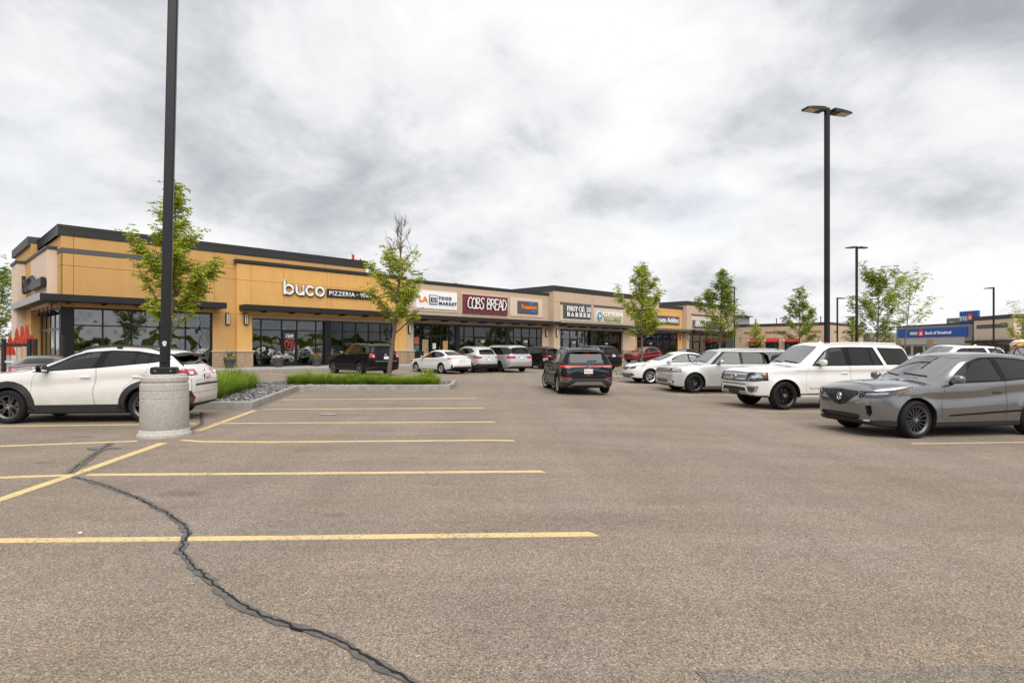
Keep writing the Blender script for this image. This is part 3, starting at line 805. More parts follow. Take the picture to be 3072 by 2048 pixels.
def make_car(name, c, paint, label, cat, loc, rz, group=None, z=0.0, n=92):
    """loc = ground point midway between the axles; rz = direction of the tail"""
    B = Car(c, n); L_, W, H = c['L'], c['W'], c['H']
    xo = c['xf'] + c['wb'] / 2
    root = empty(name, (loc[0], loc[1], z), rz); tag(root, label, cat, group)
    XO = (-xo, 0, 0)
    def put(nm, me, mat, parent=root, sm=True):
        if mat is not None:
            me.materials.clear(); me.materials.append(mat)
            me.polygons.foreach_set('material_index', [0] * len(me.polygons))
        if sm: B.smooth(me, sm if sm is not True else .04)
        else:
            me.polygons.foreach_set('use_smooth', [True] * len(me.polygons)); me.set_sharp_from_angle(angle=.5)
        return link(nm, me, parent, None, XO if parent is root else None)
    B.cache.clear(); O = B.outer(0.0)
    cuts = []
    # wheel arches
    a = MB()
    Ra = c.get('Ra', c['R'] + .055)
    for xa in (c['xf'], c['xf'] + c['wb']):
        for sg in (-1, 1):
            y0, y1 = sorted((sg * (W - .36), sg * (W + .2)))
            pl = [(xa + Ra * math.cos(2 * PI * k / 40), c['R'] + Ra * math.sin(2 * PI * k / 40)) for k in range(40)]
            v, f = prism(pl, 'y', y0, y1); a.add(v, f)
    am = a.mesh(BLACK); fix_out(am); cuts.append((am, 'DIFFERENCE'))
    # cabin
    vd = B.void(c['xc'] + .12, min(c['xt'] - .02, L_ - .17), .36)
    cuts.append((vd, 'DIFFERENCE'))
    def sidecut(polys, y0=.28, y1=None, mat=BLACK):
        m = MB()
        for p in polys: m.add(*prism(p, 'y', y0, (y1 or W + .25)))
        v, f = both(m.v, m.f); me = mk_mesh(v, f, mat); fix_out(me); return me
    def pm(view, poly, rng, mat=None):
        if isinstance(poly[0], list):
            m = MB()
            for q in poly: m.add(*prism(q, {'S': 'y', 'F': 'x', 'R': 'x', 'T': 'z'}[view], *rng))
            me = mk_mesh(m.v, m.f, mat or BLACK); fix_out(me); return me
        v, f = prism(poly, {'S': 'y', 'F': 'x', 'R': 'x', 'T': 'z'}[view], *rng); me = mk_mesh(v, f, mat or BLACK); fix_out(me); return me
    dlo = [rpoly(p, r) for p, r in c['dlo']]
    cuts.append((sidecut(dlo), 'DIFFERENCE'))
    zc, xc, xh, xr, zr, xt, zt = c['zc'], c['xc'], c['xh'], c['xr'], c['zr'], c['xt'], c['zt']
    wsp = c.get('wsp', [(0, zc + .055), (.665 * W, zc + .03), (.695 * W, zc + .07), (.645 * W, H - .155), (.605 * W, H - .115), (0, H - .075)])
    rwp = c.get('rwp', [(0, zt + .035), (.60 * W, zt + .035), (.655 * W, zt + .075), (.60 * W, zr - .12), (.56 * W, zr - .085), (0, zr - .06)])
    wsm = pm('F', rpoly(sym(wsp), .03), (xc - .25, xh + .17)); rwm = pm('R', rpoly(sym(rwp), .03), (c.get('rwx', xr - .1), L_ + .2))
    cuts += [(wsm, 'DIFFERENCE'), (rwm, 'DIFFERENCE')]
    if c.get('doors'):
        cuts.append((sidecut([rpoly(d, .05) for d in c['doors']], .55), 'DIFFERENCE'))
    F = c['feats'](c)
    if n > 80:                                              # shut lines of the bonnet and tailgate
        x0, x1, yb, yf = .30, c['xc'] - .02, B.w(c['xc']) * .80, B.w(.3) * .76
        F.append(('bonnet_gap', 'T', [(x0, yf), (x1, yb), (x1, yb + .008), (x0, yf + .008)], (.6, 1.6), BLACK, .0012, .01))
        F.append(('bonnet_gap', 'T', [(x0 - .012, 0), (x0 - .012, yf + .008), (x0, yf + .008), (x0, 0)], (.6, 1.6), BLACK, .0012, .01))
        F.append(('tailgate_gap', 'R', [(.76 * W, .60), (.74 * W, c['zt'] - .02), (.74 * W + .008, c['zt'] - .02), (.76 * W + .008, .60)], (L_ - .4, L_ + .2), BLACK, .0012, .01))
        F.append(('tailgate_gap', 'R', [(0, .60), (.76 * W, .60), (.76 * W, .608), (0, .608)], (L_ - .3, L_ + .2), BLACK, .0012, .01, dict(pair=False)))
    todo = []
    for q in F:
        nm, view, poly, rng, mat, out, dep = q[:7]; o = q[7] if len(q) > 7 else {}
        pair = o.get('pair', True)
        if not pair: poly = [sym(k) for k in poly] if isinstance(poly[0], list) else sym(poly)
        if o.get('r'): poly = rpoly(poly, o['r'])
        if o.get('cut'):
            m = pm(view, poly, rng, o.get('cmat', BLACK))
            m = boolean(m, [(B.outer(-o['cut']), 'DIFFERENCE')])
            if pair:
                k = mirror_mesh(m); mm = MB(); mm.add([v.co for v in m.vertices], [tuple(p.vertices) for p in m.polygons]); mm.add([v.co for v in k.vertices], [tuple(p.vertices) for p in k.polygons])
                m = mm.mesh(o.get('cmat', BLACK))
            else:
                m.materials.clear(); m.materials.append(o.get('cmat', BLACK)); m.polygons.foreach_set('material_index', [0] * len(m.polygons))
            cuts.append((m, 'DIFFERENCE'))
        if mat is not None: todo.append((nm, view, poly, rng, mat, out, dep, pair, o))
    base = O.copy(); base.materials.clear(); base.materials.append(paint)
    body = boolean(base, cuts)
    blk = next((i for i, m in enumerate(body.materials) if m == BLACK), None)
    if blk is not None:
        for p in body.polygons:
            if p.center.z < .42 and p.normal.z < -.6: p.material_index = blk
    bo = put('body', body, None, sm=.002)
    # doors
    for d in c.get('doors', []):
        m = pm('S', [(x, zz) for x, zz in inset_poly(rpoly(d, .05), .0055)], (.60, W + .25), paint)
        m = boolean(m, [(O, 'INTERSECT'), (am, 'DIFFERENCE'), (sidecut(dlo), 'DIFFERENCE')])
        m2 = mirror_mesh(m)
        for mm, sg in ((m, 1), (m2, -1)):
            do = put('door', mm, paint)
            hx, hz = max(p[0] for p in d) - .2, c.get('hz', .86)
            if hx > c['xf'] + c['wb']: hx = c['xf'] + c['wb'] - .12
            h = B.hit((hx, sg * (W + .5), hz), (0, -sg, 0))
            if h:
                hb = MB(); rbox(hb, (h.x, h.y + sg * .018, h.z), (.105, .014, .017), .5, 12, 6)
                hb.build('handle', c.get('hmat', paint), do, True)
    # glass and pillar trim
    wins = c['win']
    wm = [sidecut([rpoly(w, .03)]) for w, _ in wins]
    for p in dlo:
        t = pm('S', p, (.28, W + .25), GLOSSBLK)
        t = boolean(t, [(B.outer(.001), 'INTERSECT'), (B.outer(-.03), 'DIFFERENCE')] + [(m, 'DIFFERENCE') for m in wm])
        if len(t.polygons) > 3:
            put('window_trim', t, GLOSSBLK, sm=False); put('window_trim', mirror_mesh(t), GLOSSBLK, sm=False)
    def pane(nm, m, g, two):
        t = boolean(m, [(B.outer(-.003), 'INTERSECT'), (B.outer(-.008), 'DIFFERENCE')])
        if len(t.polygons) < 3: return
        put(nm, t, g)
        if two: put(nm, mirror_mesh(t), g)
    for w_, g in wins: pane('side_window', pm('S', rpoly(w_, .03), (.28, W + .25)), g, True)
    pane('windscreen', wsm, c.get('wsg', WGLASS), False); pane('rear_window', rwm, c.get('rwg', PGLASS), False)
    # lamps, grilles, bumpers, cladding
    made = {}
    for nm, view, poly, rng, mat, out, dep, pair, o in todo:
        m = pm(view, poly, rng)
        if view == 'T': o = dict(o, arch=False)
        ops = [(B.outer(out), 'INTERSECT'), (B.outer(-dep), 'DIFFERENCE')]
        if o.get('arch', view == 'S'): ops.append((am, 'DIFFERENCE'))
        if o.get('within') is not None:
            ops.append((pm(view, sym(o['within']) if not pair else o['within'], rng), 'INTERSECT'))
        m = boolean(m, ops)
        if len(m.polygons) < 3: continue
        par = made.get(o.get('of'), [root, root])
        big = o.get('sm', mat not in (BLACK, LAMPDARK)) and .04
        a1 = put(nm, m, mat, par[0], big); a2 = None
        if pair: a2 = put(nm, mirror_mesh(m), mat, par[1], big)
        if o.get('key'): made[o['key']] = [a1, a2 or a1]
    # wheels
    ty, rm = wheel_meshes(c['R'], c['rr'], c.get('tw', .225), c['wheel'])
    tr = c.get('track', W - .135)
    for i, xa in enumerate((c['xf'], c['xf'] + c['wb'])):
        for sg in (1, -1):
            wh = empty('wheel', (xa - xo, sg * tr, c['R'] - .004), (0 if sg > 0 else PI) + (c.get('steer', 0.0) if i == 0 else 0), root)
            wt = link('tyre', ty, wh); wr = link('rim', rm, wh)
            wt.rotation_euler = wr.rotation_euler = (0, .37 * (i + 1) + sg, 0)
    # mirrors
    mx, mz = c.get('mir', (xc + .55, c['belt'][0] + .09))
    for sg in (1, -1):
        h = B.hit((mx, sg * (W + .5), mz - .06), (0, -sg, 0))
        if not h: continue
        k = MB(); rbox(k, (mx - .02, h.y + sg * .15, mz + .02), (.065, .115, .082), .55, 14, 8)
        mo = k.build('door_mirror', c.get('mmat', paint), root, True, loc=XO)
        k = MB(); rbox(k, (mx - .01, h.y + sg * .03, mz - .05), (.045, .06, .022), .6, 10, 6)
        k.build('mirror_stalk', BLACK, mo, True)
        k = MB(); rbox(k, (mx + .035, h.y + sg * .155, mz + .02), (.012, .1, .062), .5, 12, 6); k.build('mirror_glass', CHROME, mo, True)
    # roof rails, fin
    if c.get('rails'):
        x0, x1, rm_, dz = c['rails']
        for sg in (1, -1):
            k = MB(); pts = []
            for i in range(13):
                t = i / 12; x = lerp(x0, x1, t); y = sg * (B.wc(x) - .06); hh = B.hit((x, y, 4), (0, 0, -1))
                pts.append((x, y, hh.z + dz * min(1, 6 * t, 6 * (1 - t)) - .004))
            k.tube(pts, .019, 8)
            for t in (.5,):
                x = lerp(x0, x1, t); k.box(x - .05, x + .05, pts[6][1] - .014, pts[6][1] + .014, pts[6][2] - dz - .01, pts[6][2])
            k.build('roof_rail', rm_, root, True, loc=XO)
    if c.get('fin'):
        x = c['fin']; hh = B.hit((x, 0, 4), (0, 0, -1)); k = MB()
        k.add([(x - .09, -.02, hh.z - .01), (x + .07, -.025, hh.z - .01), (x + .07, .025, hh.z - .01), (x - .09, .02, hh.z - .01), (x + .05, -.004, hh.z + .06), (x + .075, -.004, hh.z + .06), (x + .075, .004, hh.z + .06), (x + .05, .004, hh.z + .06)],
              [(0, 1, 5, 4), (1, 2, 6, 5), (2, 3, 7, 6), (3, 0, 4, 7), (4, 5, 6, 7)]); k.build('antenna_fin', c.get('finm', paint), root, loc=XO)
    if c.get('spoil'):
        x0, x1, ys, dz = c['spoil']
        k = MB(); zz = c['zr'] + dz; n = 10; v = []
        for i in range(n + 1):
            y = lerp(-ys, ys, i / n); e = 1 - (2 * i / n - 1) ** 4 * .35; cz = -.045 * (2 * i / n - 1) ** 2
            v += [(x0, y, zz + cz + .012), (lerp(x0, x1, e), y, zz + cz - .075), (lerp(x0, x1, e), y, zz + cz - .10), (x0, y, zz + cz - .06)]
        f = []
        for i in range(n):
            for j in range(4): j2 = (j + 1) % 4; f.append((i * 4 + j, i * 4 + j2, i * 4 + 4 + j2, i * 4 + 4 + j))
        f += [(3, 2, 1, 0), (n * 4, n * 4 + 1, n * 4 + 2, n * 4 + 3)]
        k.add(v, f); so_ = k.build('spoiler', c.get('spm', paint), root, True, loc=XO); fix_out(so_.data)
        k = MB(); k.box(x1 - .06, x1 - .004, -.13, .13, zz - .115, zz - .101); k.build('brake_light', REDLAMP, so_)
    # wipers
    k = MB()
    for y0, y1 in ((.1, .62), (-.5, .05)):
        pp = []
        for i in range(5):
            y = lerp(y0, y1, i / 4) * W / .9; z = zc + .07 + .012 * i; hh = B.hit((-1, y, z), (1, 0, 0))
            if hh: pp.append((hh.x - .012, y, z))
        if len(pp) > 1: k.tube(pp, .011, 5)
    if k.v: k.build('wiper', BLACK, root, loc=XO)
    if c.get('rwiper'):
        k = MB(); pp = []
        for i in range(4):
            y = -.02 + .11 * i; z = zt + .075 + .008 * i; hh = B.hit((L_ + 1, y, z), (-1, 0, 0))
            if hh: pp.append((hh.x + .014, y, z))
        k.tube(pp, .012, 5); k.build('rear_wiper', BLACK, root, loc=XO)
    # plates and badges
    def onrear(me, y, z, nm, mat, par=root, dx=.006):
        hh = B.hit((L_ + 1, y, z), (-1, 0, 0))
        if not hh: return None
        me.materials.clear(); me.materials.append(mat); me.polygons.foreach_set('material_index', [0] * len(me.polygons))
        for v in me.vertices: v.co = Vector((hh.x + dx + v.co.z, y + v.co.x, z + v.co.y))
        me.update(); return link(nm, me, par, None, XO if par is root else None)
    if c.get('plate'):
        z, txt = c['plate'][:2]
        k = MB(); k.bbox(-.165, .165, -.085, .085, -.02, 0, .006); onrear(k.mesh(), 0, z, 'plate_frame', BLACK, dx=.012)
        k = MB(); k.bbox(-.15, .15, -.075, .075, -.01, .004, .004)
        po = onrear(k.mesh(), 0, z, 'number_plate', PLATE, dx=.012)
        if txt and po: onrear(text_mesh(txt, .085, .001, align='CENTER'), 0, z - .03, 'lettering', PLTXT, po, dx=.0185)
    for txt, y, z, size in c.get('rtext', []):
        onrear(text_mesh(txt, size, .003, align='CENTER', space=1.25), y, z, 'badge', CHROME, dx=.004)
    for txt, x, z, size in c.get('stext', []):
        for sg in (1, -1):
            hh = B.hit((x, sg * (W + .5), z), (0, -sg, 0))
            if not hh: continue
            me = text_mesh(txt, size, .003, LAMPDARK, align='CENTER', space=1.6)
            for v in me.vertices: v.co = Vector((x - sg * v.co.x, hh.y + sg * (.006 + v.co.z), z + v.co.y))
            me.update(); link('badge', me, root, None, XO)
    for kind, end, z, r in c.get('emblem', []):
        k = emblem(kind, r); me = k.mesh(CHROME, True)
        if end == 'R': onrear(me, 0, z, 'badge', CHROME)
        else:
            hh = B.hit((-1, 0, z), (1, 0, 0))
            if hh:
                for v in me.vertices: v.co = Vector((hh.x - .012 - v.co.z, -v.co.x, z + v.co.y))
                me.update(); link('badge', me, root, None, XO)
    # interior
    k = MB(); s0 = xc + .95
    fl = .36
    for xs, wide in ((s0, False), (s0 + .95, True)) if not c.get('two') else ((s0, False),):
        for y in (-.37, .37):
            rbox(k, (xs, y, .58), (.26, .24, .09), .5, 10, 6)
            rbox(k, (xs + .30, y, .88), (.075, .23, .33), .55, 10, 6, .22)
            rbox(k, (xs + .40, y, min(1.27, H - .28)), (.05, .13, .09), .6, 10, 6, .15)
    k.build('seats', SEAT, root, True, loc=XO)
    k = MB(); yw = .66 * W
    k.bbox(xc + .14, xc + .50, -yw, yw, .5, c['belt'][0] - .07, .05)
    do = k.build('dashboard', INTER, root, loc=XO)
    k = MB(); cxs, czs = xc + .66, c['belt'][0] - .07
    pts = [(cxs + .06 * math.sin(t), -.37 + .185 * math.cos(t), czs + .165 * math.sin(t)) for t in [2 * PI * i / 16 for i in range(17)]]
    k.tube(pts, .015, 6, False); k.tube([(cxs - .15, -.37, czs - .03), (cxs, -.37, czs)], .03, 6); k.build('steering_wheel', BLACK, root, True, loc=XO)
    return root

def inset_poly(p, d):
    n = len(p); a = area2(p); out = []
    for i in range(n):
        q0, q1, q2 = Vector(p[i - 1]), Vector(p[i]), Vector(p[(i + 1) % n])
        e1 = (q1 - q0); e2 = (q2 - q1)
        if e1.length < 1e-6 or e2.length < 1e-6: out.append((q1.x, q1.y)); continue
        n1 = Vector((-e1.y, e1.x)).normalized(); n2 = Vector((-e2.y, e2.x)).normalized()
        m = (n1 + n2); m = m.normalized() if m.length > 1e-4 else n1
        if a < 0: m = -m
        out.append((q1.x + m.x * d, q1.y + m.y * d))
    return out

def emblem(kind, r):
    k = MB()
    def ring(rx, ry, t, n=28):
        pts = [(rx * math.cos(2 * PI * i / n), ry * math.sin(2 * PI * i / n), 0) for i in range(n + 1)]
        k.tube(pts, t, 6, False)
    if kind == 'A':
        ring(r * .8, r, r * .11); k.tube([(-r * .42, -r * .75, 0), (-r * .05, r * .8, 0)], r * .13, 6); k.tube([(r * .42, -r * .75, 0), (r * .05, r * .8, 0)], r * .13, 6)
        k.tube([(-r * .2, r * .05, 0), (r * .2, r * .05, 0)], r * .07, 6)
    elif kind == 'oval':
        ring(r * 1.9, r * .8, r * .16); rbox(k, (0, 0, -.004), (r * 1.8, r * .7, .006), .9, 16, 4); k.tube([(-r, -r * .1, .006), (-r * .3, r * .25, .006), (r * .2, -r * .2, .006), (r, r * .15, .006)], r * .08, 5)
    elif kind == 'VW':
        ring(r, r, r * .12); k.tube([(-r * .62, r * .62, 0), (-r * .2, -r * .05, 0), (0, r * .3, 0), (r * .2, -r * .05, 0), (r * .62, r * .62, 0)], r * .1, 5)
        k.tube([(-r * .85, r * .1, 0), (-r * .42, -r * .75, 0), (0, -r * .05, 0), (r * .42, -r * .75, 0), (r * .85, r * .1, 0)], r * .1, 5)
    elif kind == 'H':
        pts = [(-r, -r * .8, 0), (-r * 1.1, r * .8, 0), (r * 1.1, r * .8, 0), (r, -r * .8, 0), (-r, -r * .8, 0)]; k.tube(pts, r * .12, 6)
        k.tube([(-r * .55, r * .7, 0), (-r * .45, -r * .7, 0)], r * .14, 6); k.tube([(r * .55, r * .7, 0), (r * .45, -r * .7, 0)], r * .14, 6); k.tube([(-r * .5, 0, 0), (r * .5, 0, 0)], r * .14, 6)
    elif kind == 'T':
        ring(r * 1.4, r, r * .1); ring(r * .45, r * .95, r * .09); ring(r * .9, r * .4, r * .09)
    elif kind == 'disc':
        ring(r, r, r * .14); rbox(k, (0, 0, -.003), (r * .85, r * .85, .006), 1, 16, 4)
    else:
        ring(r * 1.6, r, r * .12); k.tube([(-r * .7, -r * .6, 0), (-r * .3, r * .6, 0)], r * .12, 5); k.tube([(r * .7, -r * .6, 0), (r * .3, r * .6, 0)], r * .12, 5); k.tube([(-r * .4, 0, 0), (r * .4, 0, 0)], r * .12, 5)
    return k
# ---------------------------------------------------------------- the vehicles' own measures (metres, x from the nose backwards)
ALLOY_GREY = ('alloy_grey', (.10, .10, .105), .35, .7)
ALLOY_BLACK = ('alloy_black', (.012, .012, .013), .25, .3)
ALLOY_SILVER = ('alloy_silver', (.55, .55, .56), .3, .8)
STEEL_DARK = ('steel_dark', (.03, .028, .026), .6, .3)

def f_rdx(c):
    L = c['L']
    gr = [(0, .925), (.45, .90), (.50, .84), (.15, .62), (0, .60)]
    F = [('grille', 'F', gr, (-.2, .5), GLOSSBLK, -.03, .045, dict(pair=False, cut=.04, key='g'))]
    F.append(('grille_bars', 'F', [[(0, z), (.5, z), (.5, z + .012), (0, z + .012)] for z in [.64 + .042 * i for i in range(7)]], (-.2, .5), LAMPDARK, -.004, .02, dict(pair=False, within=gr, of='g')))
    F.append(('grille_bars', 'F', [[(y, .60), (y + .012, .60), (y + .012, .93), (y, .93)] for y in [.05 * i for i in range(1, 9)]], (-.2, .5), LAMPDARK, -.005, .02, dict(within=gr, of='g')))
    F += [('headlight', 'S', [(-.05, .895), (.12, .91), (.5, .935), (.95, 1.015), (.76, .915), (.45, .82), (.12, .77), (-.05, .78)], (.48, 1.1), LENS, .001, .004, dict(cut=.05, cmat=LAMPDARK, key='h')),
          ('light_strip', 'S', [(-.05, .865), (.10, .87), (.40, .888), (.38, .858), (.1, .835), (-.05, .83)], (.52, 1.1), WHITELAMP, -.02, .035, dict(of='h')),
          ('side_marker', 'S', [(.56, .90), (.88, .985), (.76, .92), (.52, .855)], (.48, 1.1), AMBER, -.01, .03, dict(of='h')),
          ('lower_intake', 'F', [(0, .46), (.5, .45), (.56, .42), (.47, .335), (0, .325)], (-.2, .4), BLACK, -.03, .05, dict(pair=False, cut=.04)),
          ('side_vent', 'F', [(.65, .625), (.74, .64), (.755, .5), (.715, .41), (.665, .47)], (-.2, .45), GLOSSBLK, -.035, .05, dict(cut=.05)),
          ('lower_lip', 'S', [(-.1, .2), (-.1, .33), (.30, .36), (.62, .33), (.62, .18)], (0, 1.1), BLACK, .006, .02),
          ('fog_light', 'F', [(.6, .35), (.72, .355), (.70, .325), (.6, .325)], (-.2, .45), WHITELAMP, .009, .01),
          ('sill', 'S', [(1.3, .17), (1.3, .31), (3.32, .31), (3.32, .17)], (.5, 1.1), BLACK, .006, .02),
          ('door_trim', 'S', [(1.62, .42), (3.42, .50), (3.5, .535), (3.3, .53), (1.66, .45)], (.5, 1.1), GLOSSBLK, .010, .02),
          ('tail_light', 'R', [(.38, 1.0), (.95, 1.02), (.95, .88), (.62, .87)], (L - .45, L + .2), REDLAMP, .002, .02),
          ('rear_bumper', 'S', [(L - .62, .18), (L - .6, .42), (L + .1, .5), (L + .1, .18)], (0, 1.1), BLACK, .006, .02)]
    return F
RDX = dict(L=4.76, W=.95, H=1.665, wb=2.75, xf=.93, R=.368, rr=.272, zn=.975, zh=1.055, zc=1.115, xc=1.40, xh=2.25, xr=4.25, zr=1.52, xt=4.60, zt=1.12, belt=(1.02, 1.12),
           roof=[(2.95, 1.665), (3.6, 1.635), (3.95, 1.59)], crease=[(0, .8), (.9, .87), (1.6, .84), (2.9, .93), (3.6, .98), (4.7, .98)], cd=.03, flare=.02,
           dlo=[([(1.66, 1.045), (2.26, 1.455), (2.6, 1.555), (3.0, 1.57), (3.5, 1.54), (3.95, 1.455), (4.28, 1.30), (4.12, 1.185), (3.0, 1.09), (2.3, 1.065)], .05)],
           win=[([(1.98, 1.10), (2.42, 1.475), (2.62, 1.525), (2.83, 1.542), (2.90, 1.115)], CGLASS), ([(3.02, 1.12), (2.96, 1.542), (3.4, 1.52), (3.74, 1.465), (3.85, 1.185)], PGLASS), ([(3.91, 1.20), (3.82, 1.445), (3.97, 1.41), (4.2, 1.305), (4.1, 1.22)], PGLASS)],
           doors=[[(1.50, .34), (1.46, .6), (1.53, .9), (1.60, 1.08), (2.93, 1.13), (2.96, .8), (2.92, .34)], [(2.935, .34), (2.975, .8), (2.945, 1.13), (3.98, 1.2), (3.9, .93), (3.5, .86), (3.26, .6), (3.2, .34)]],
           feats=f_rdx, wheel=dict(n=15, w=(.022, .03), mat=ALLOY_GREY, dish=.02, twist=.12), emblem=[('A', 'F', .77, .072)], hz=.865, mir=(1.76, 1.12), spoil=(4.05, 4.42, .6, .01), fin=3.7, tw=.25, steer=.1, hmat=BLACK)

def f_exped(c):
    L = c['L']
    gr = [(0, 1.075), (.62, 1.06), (.63, .80), (.5, .785), (0, .78)]
    F = [('grille', 'F', gr, (-.2, .5), LAMPDARK, -.03, .045, dict(pair=False, cut=.035, key='g'))]
    F.append(('grille_bars', 'F', [[(0, z), (.63, z), (.63, z + .009), (0, z + .009)] for z in [.79 + .0245 * i for i in range(12)]], (-.2, .5), SILVER, -.008, .02, dict(pair=False, within=gr, of='g')))
    F.append(('grille_bars', 'F', [[(y, .78), (y + .01, .78), (y + .01, 1.08), (y, 1.08)] for y in [.02 + .036 * i for i in range(17)]], (-.2, .5), SILVER, -.006, .02, dict(within=gr, of='g')))
    for z in (.855, .985):
        F.append(('grille_rail', 'F', [(0, z), (.62, z), (.62, z + .03), (0, z + .03)], (-.2, .5), CHROME, .006, .02, dict(pair=False, of='g')))
    F += [('headlight', 'F', [(.63, 1.065), (1.06, 1.075), (1.06, .86), (.93, .80), (.63, .80)], (-.2, .5), LENS, .002, .005, dict(cut=.06, cmat=LAMPDARK, key='h')),
          ('light_bracket', 'F', [(.64, 1.03), (.80, 1.03), (.80, .995), (.70, .995), (.70, .87), (.80, .87), (.80, .835), (.64, .835)], (-.2, .5), WHITELAMP, -.012, .03, dict(of='h')),
          ('projector', 'F', [(.82, .97), (.93, .97), (.93, .89), (.82, .89)], (-.2, .5), CHROME, -.012, .04, dict(of='h', r=.03)),
          ('side_marker', 'S', [(.34, 1.055), (.48, 1.06), (.44, .98), (.38, .96)], (.8, 1.2), AMBER, .004, .01, dict(of='h')),
          ('bumper_slot', 'F', [(0, .735), (.66, .73), (.66, .70), (0, .705)], (-.2, .4), BLACK, -.02, .04, dict(pair=False, cut=.03)),
          ('lower_intake', 'F', [(0, .63), (.60, .625), (.66, .52), (0, .53)], (-.2, .4), BLACK, -.02, .045, dict(pair=False, cut=.04)),
          ('skid_plate', 'F', [(0, .52), (.66, .51), (.78, .42), (0, .43)], (-.2, .4), SILVER, .008, .02, dict(pair=False)),
          ('plate_holder', 'F', [(.05, .56), (.30, .56), (.30, .42), (.05, .42)], (-.2, .4), BLACK, .014, .02, dict(pair=False)),
          ('fog_surround', 'F', [(.70, .68), (.96, .68), (.93, .50), (.82, .46), (.74, .53)], (-.2, .45), CHROME, .006, .02, dict(r=.03, key='f', cut=.03)),
          ('fog_light', 'F', [(.74, .655), (.93, .655), (.905, .52), (.83, .49), (.77, .54)], (-.2, .45), LAMPDARK, .010, .01, dict(r=.03, of='f')),
          ('air_dam', 'S', [(-.1, .24), (-.1, .40), (.5, .41), (.55, .24)], (0, 1.1), BLACK, .004, .02),
          ('running_board', 'S', [(1.42, .34), (1.42, .42), (3.55, .42), (3.55, .34)], (.5, 1.3), paint_of('pearl_white'), .05, .02),
          ('sill_shadow', 'S', [(1.42, .42), (1.42, .455), (3.55, .455), (3.55, .42)], (.5, 1.3), BLACK, .004, .02),
          ('tail_light', 'R', [(.80, 1.42), (1.05, 1.42), (1.05, .95), (.84, .95)], (L - .3, L + .2), REDLAMP, .003, .02),
          ('hood_line', 'S', [(1.3, 1.085), (4.9, 1.105), (4.9, 1.112), (1.3, 1.093)], (.5, 1.2), LAMPDARK, .0015, .02)]
    return F
_P = {}
def paint_of(k): return _P[k]
def paint(name, col, metal=0.0, rough=.35, dirt=.25, coat=1.0, var=0.0, spec=.4):
    _P[name] = M(name, col, rough, metal, coat=coat, spec=spec, dirt=dirt, var=var, vs=300); return _P[name]
paint('pearl_white', (.70, .69, .665), dirt=.18); paint('plain_white', (.74, .74, .73), dirt=.14); paint('dusty_white', (.69, .675, .645), dirt=.36)
paint('ice_silver', (.54, .54, .535), .45, .35, dirt=.12); paint('mid_silver', (.48, .49, .49), .5, .35, dirt=.12); paint('metal_grey', (.225, .225, .23), .85, .2, dirt=.02)
paint('gloss_black', (.005, .005, .006), 0, .3, dirt=.02, coat=.35, spec=.05); paint('black_navy', (.005, .006, .009), 0, .3, dirt=.015, coat=.35, spec=.05); paint('deep_red', (.20, .008, .012), .3, .3, dirt=.05); paint('umber_grey', (.055, .048, .042), .5, .3, dirt=.04)

EXPED = dict(L=5.33, W=1.015, H=1.915, wb=3.11, xf=1.0, R=.405, rr=.298, zn=1.10, zh=1.19, zc=1.265, xc=1.55, xh=2.27, xr=4.95, zr=1.84, xt=5.22, zt=1.20, belt=(1.215, 1.235), zm=.8,
             nose=NOSE_BOX, rear=TAIL_BOX, roof=[(3.3, 1.915), (4.5, 1.895)], bot=[(0, .50), (.04, .42), (.3, .36), (.9, .34), (4.6, .34), (5.0, .38), (5.3, .45), (5.33, .5)],
             wc=[(0, .5), (.1, .66), (.4, .76), (1.4, .78), (1.9, .80), (2.3, .775), (3, .765), (4.9, .755), (5.2, .76), (5.33, .6)],
             crease=[(0, 1.07), (5.3, 1.10)], cd=.02, flare=.022, Ra=.47,
             dlo=[([(1.84, 1.235), (2.30, 1.66), (2.52, 1.765), (3.06, 1.785), (3.9, 1.775), (4.12, 1.25)], .03), ([(4.22, 1.26), (4.02, 1.765), (4.88, 1.74), (5.12, 1.26)], .03)],
             win=[([(1.95, 1.265), (2.40, 1.68), (2.56, 1.73), (2.90, 1.75), (2.95, 1.265)], CGLASS), ([(3.12, 1.265), (3.09, 1.75), (3.72, 1.745), (3.76, 1.265)], PGLASS), ([(3.80, 1.265), (3.765, 1.742), (3.87, 1.74), (4.06, 1.27)], PGLASS), ([(4.26, 1.275), (4.07, 1.745), (4.85, 1.72), (5.07, 1.275)], PGLASS)],
             doors=[[(1.66, .46), (1.64, .8), (1.70, 1.15), (1.80, 1.28), (3.02, 1.28), (3.06, .46)], [(3.075, .46), (3.035, 1.28), (4.15, 1.28), (4.02, 1.02), (3.75, .92), (3.58, .7), (3.52, .46)]],
             feats=f_exped, wheel=dict(n=10, pair=.12, w=(.022, .02), mat=ALLOY_BLACK, dish=.03), emblem=[('oval', 'F', .93, .075)], hz=1.03, rails=(2.35, 4.85, M('rail_white', (.75, .75, .74), .4), .045), fin=2.75,
             spoil=(4.78, 5.06, .72, .01), tw=.28, steer=.12, mir=(2.12, 1.32), track=.87, stext=[('PLATINUM', 1.98, .58, .065)])

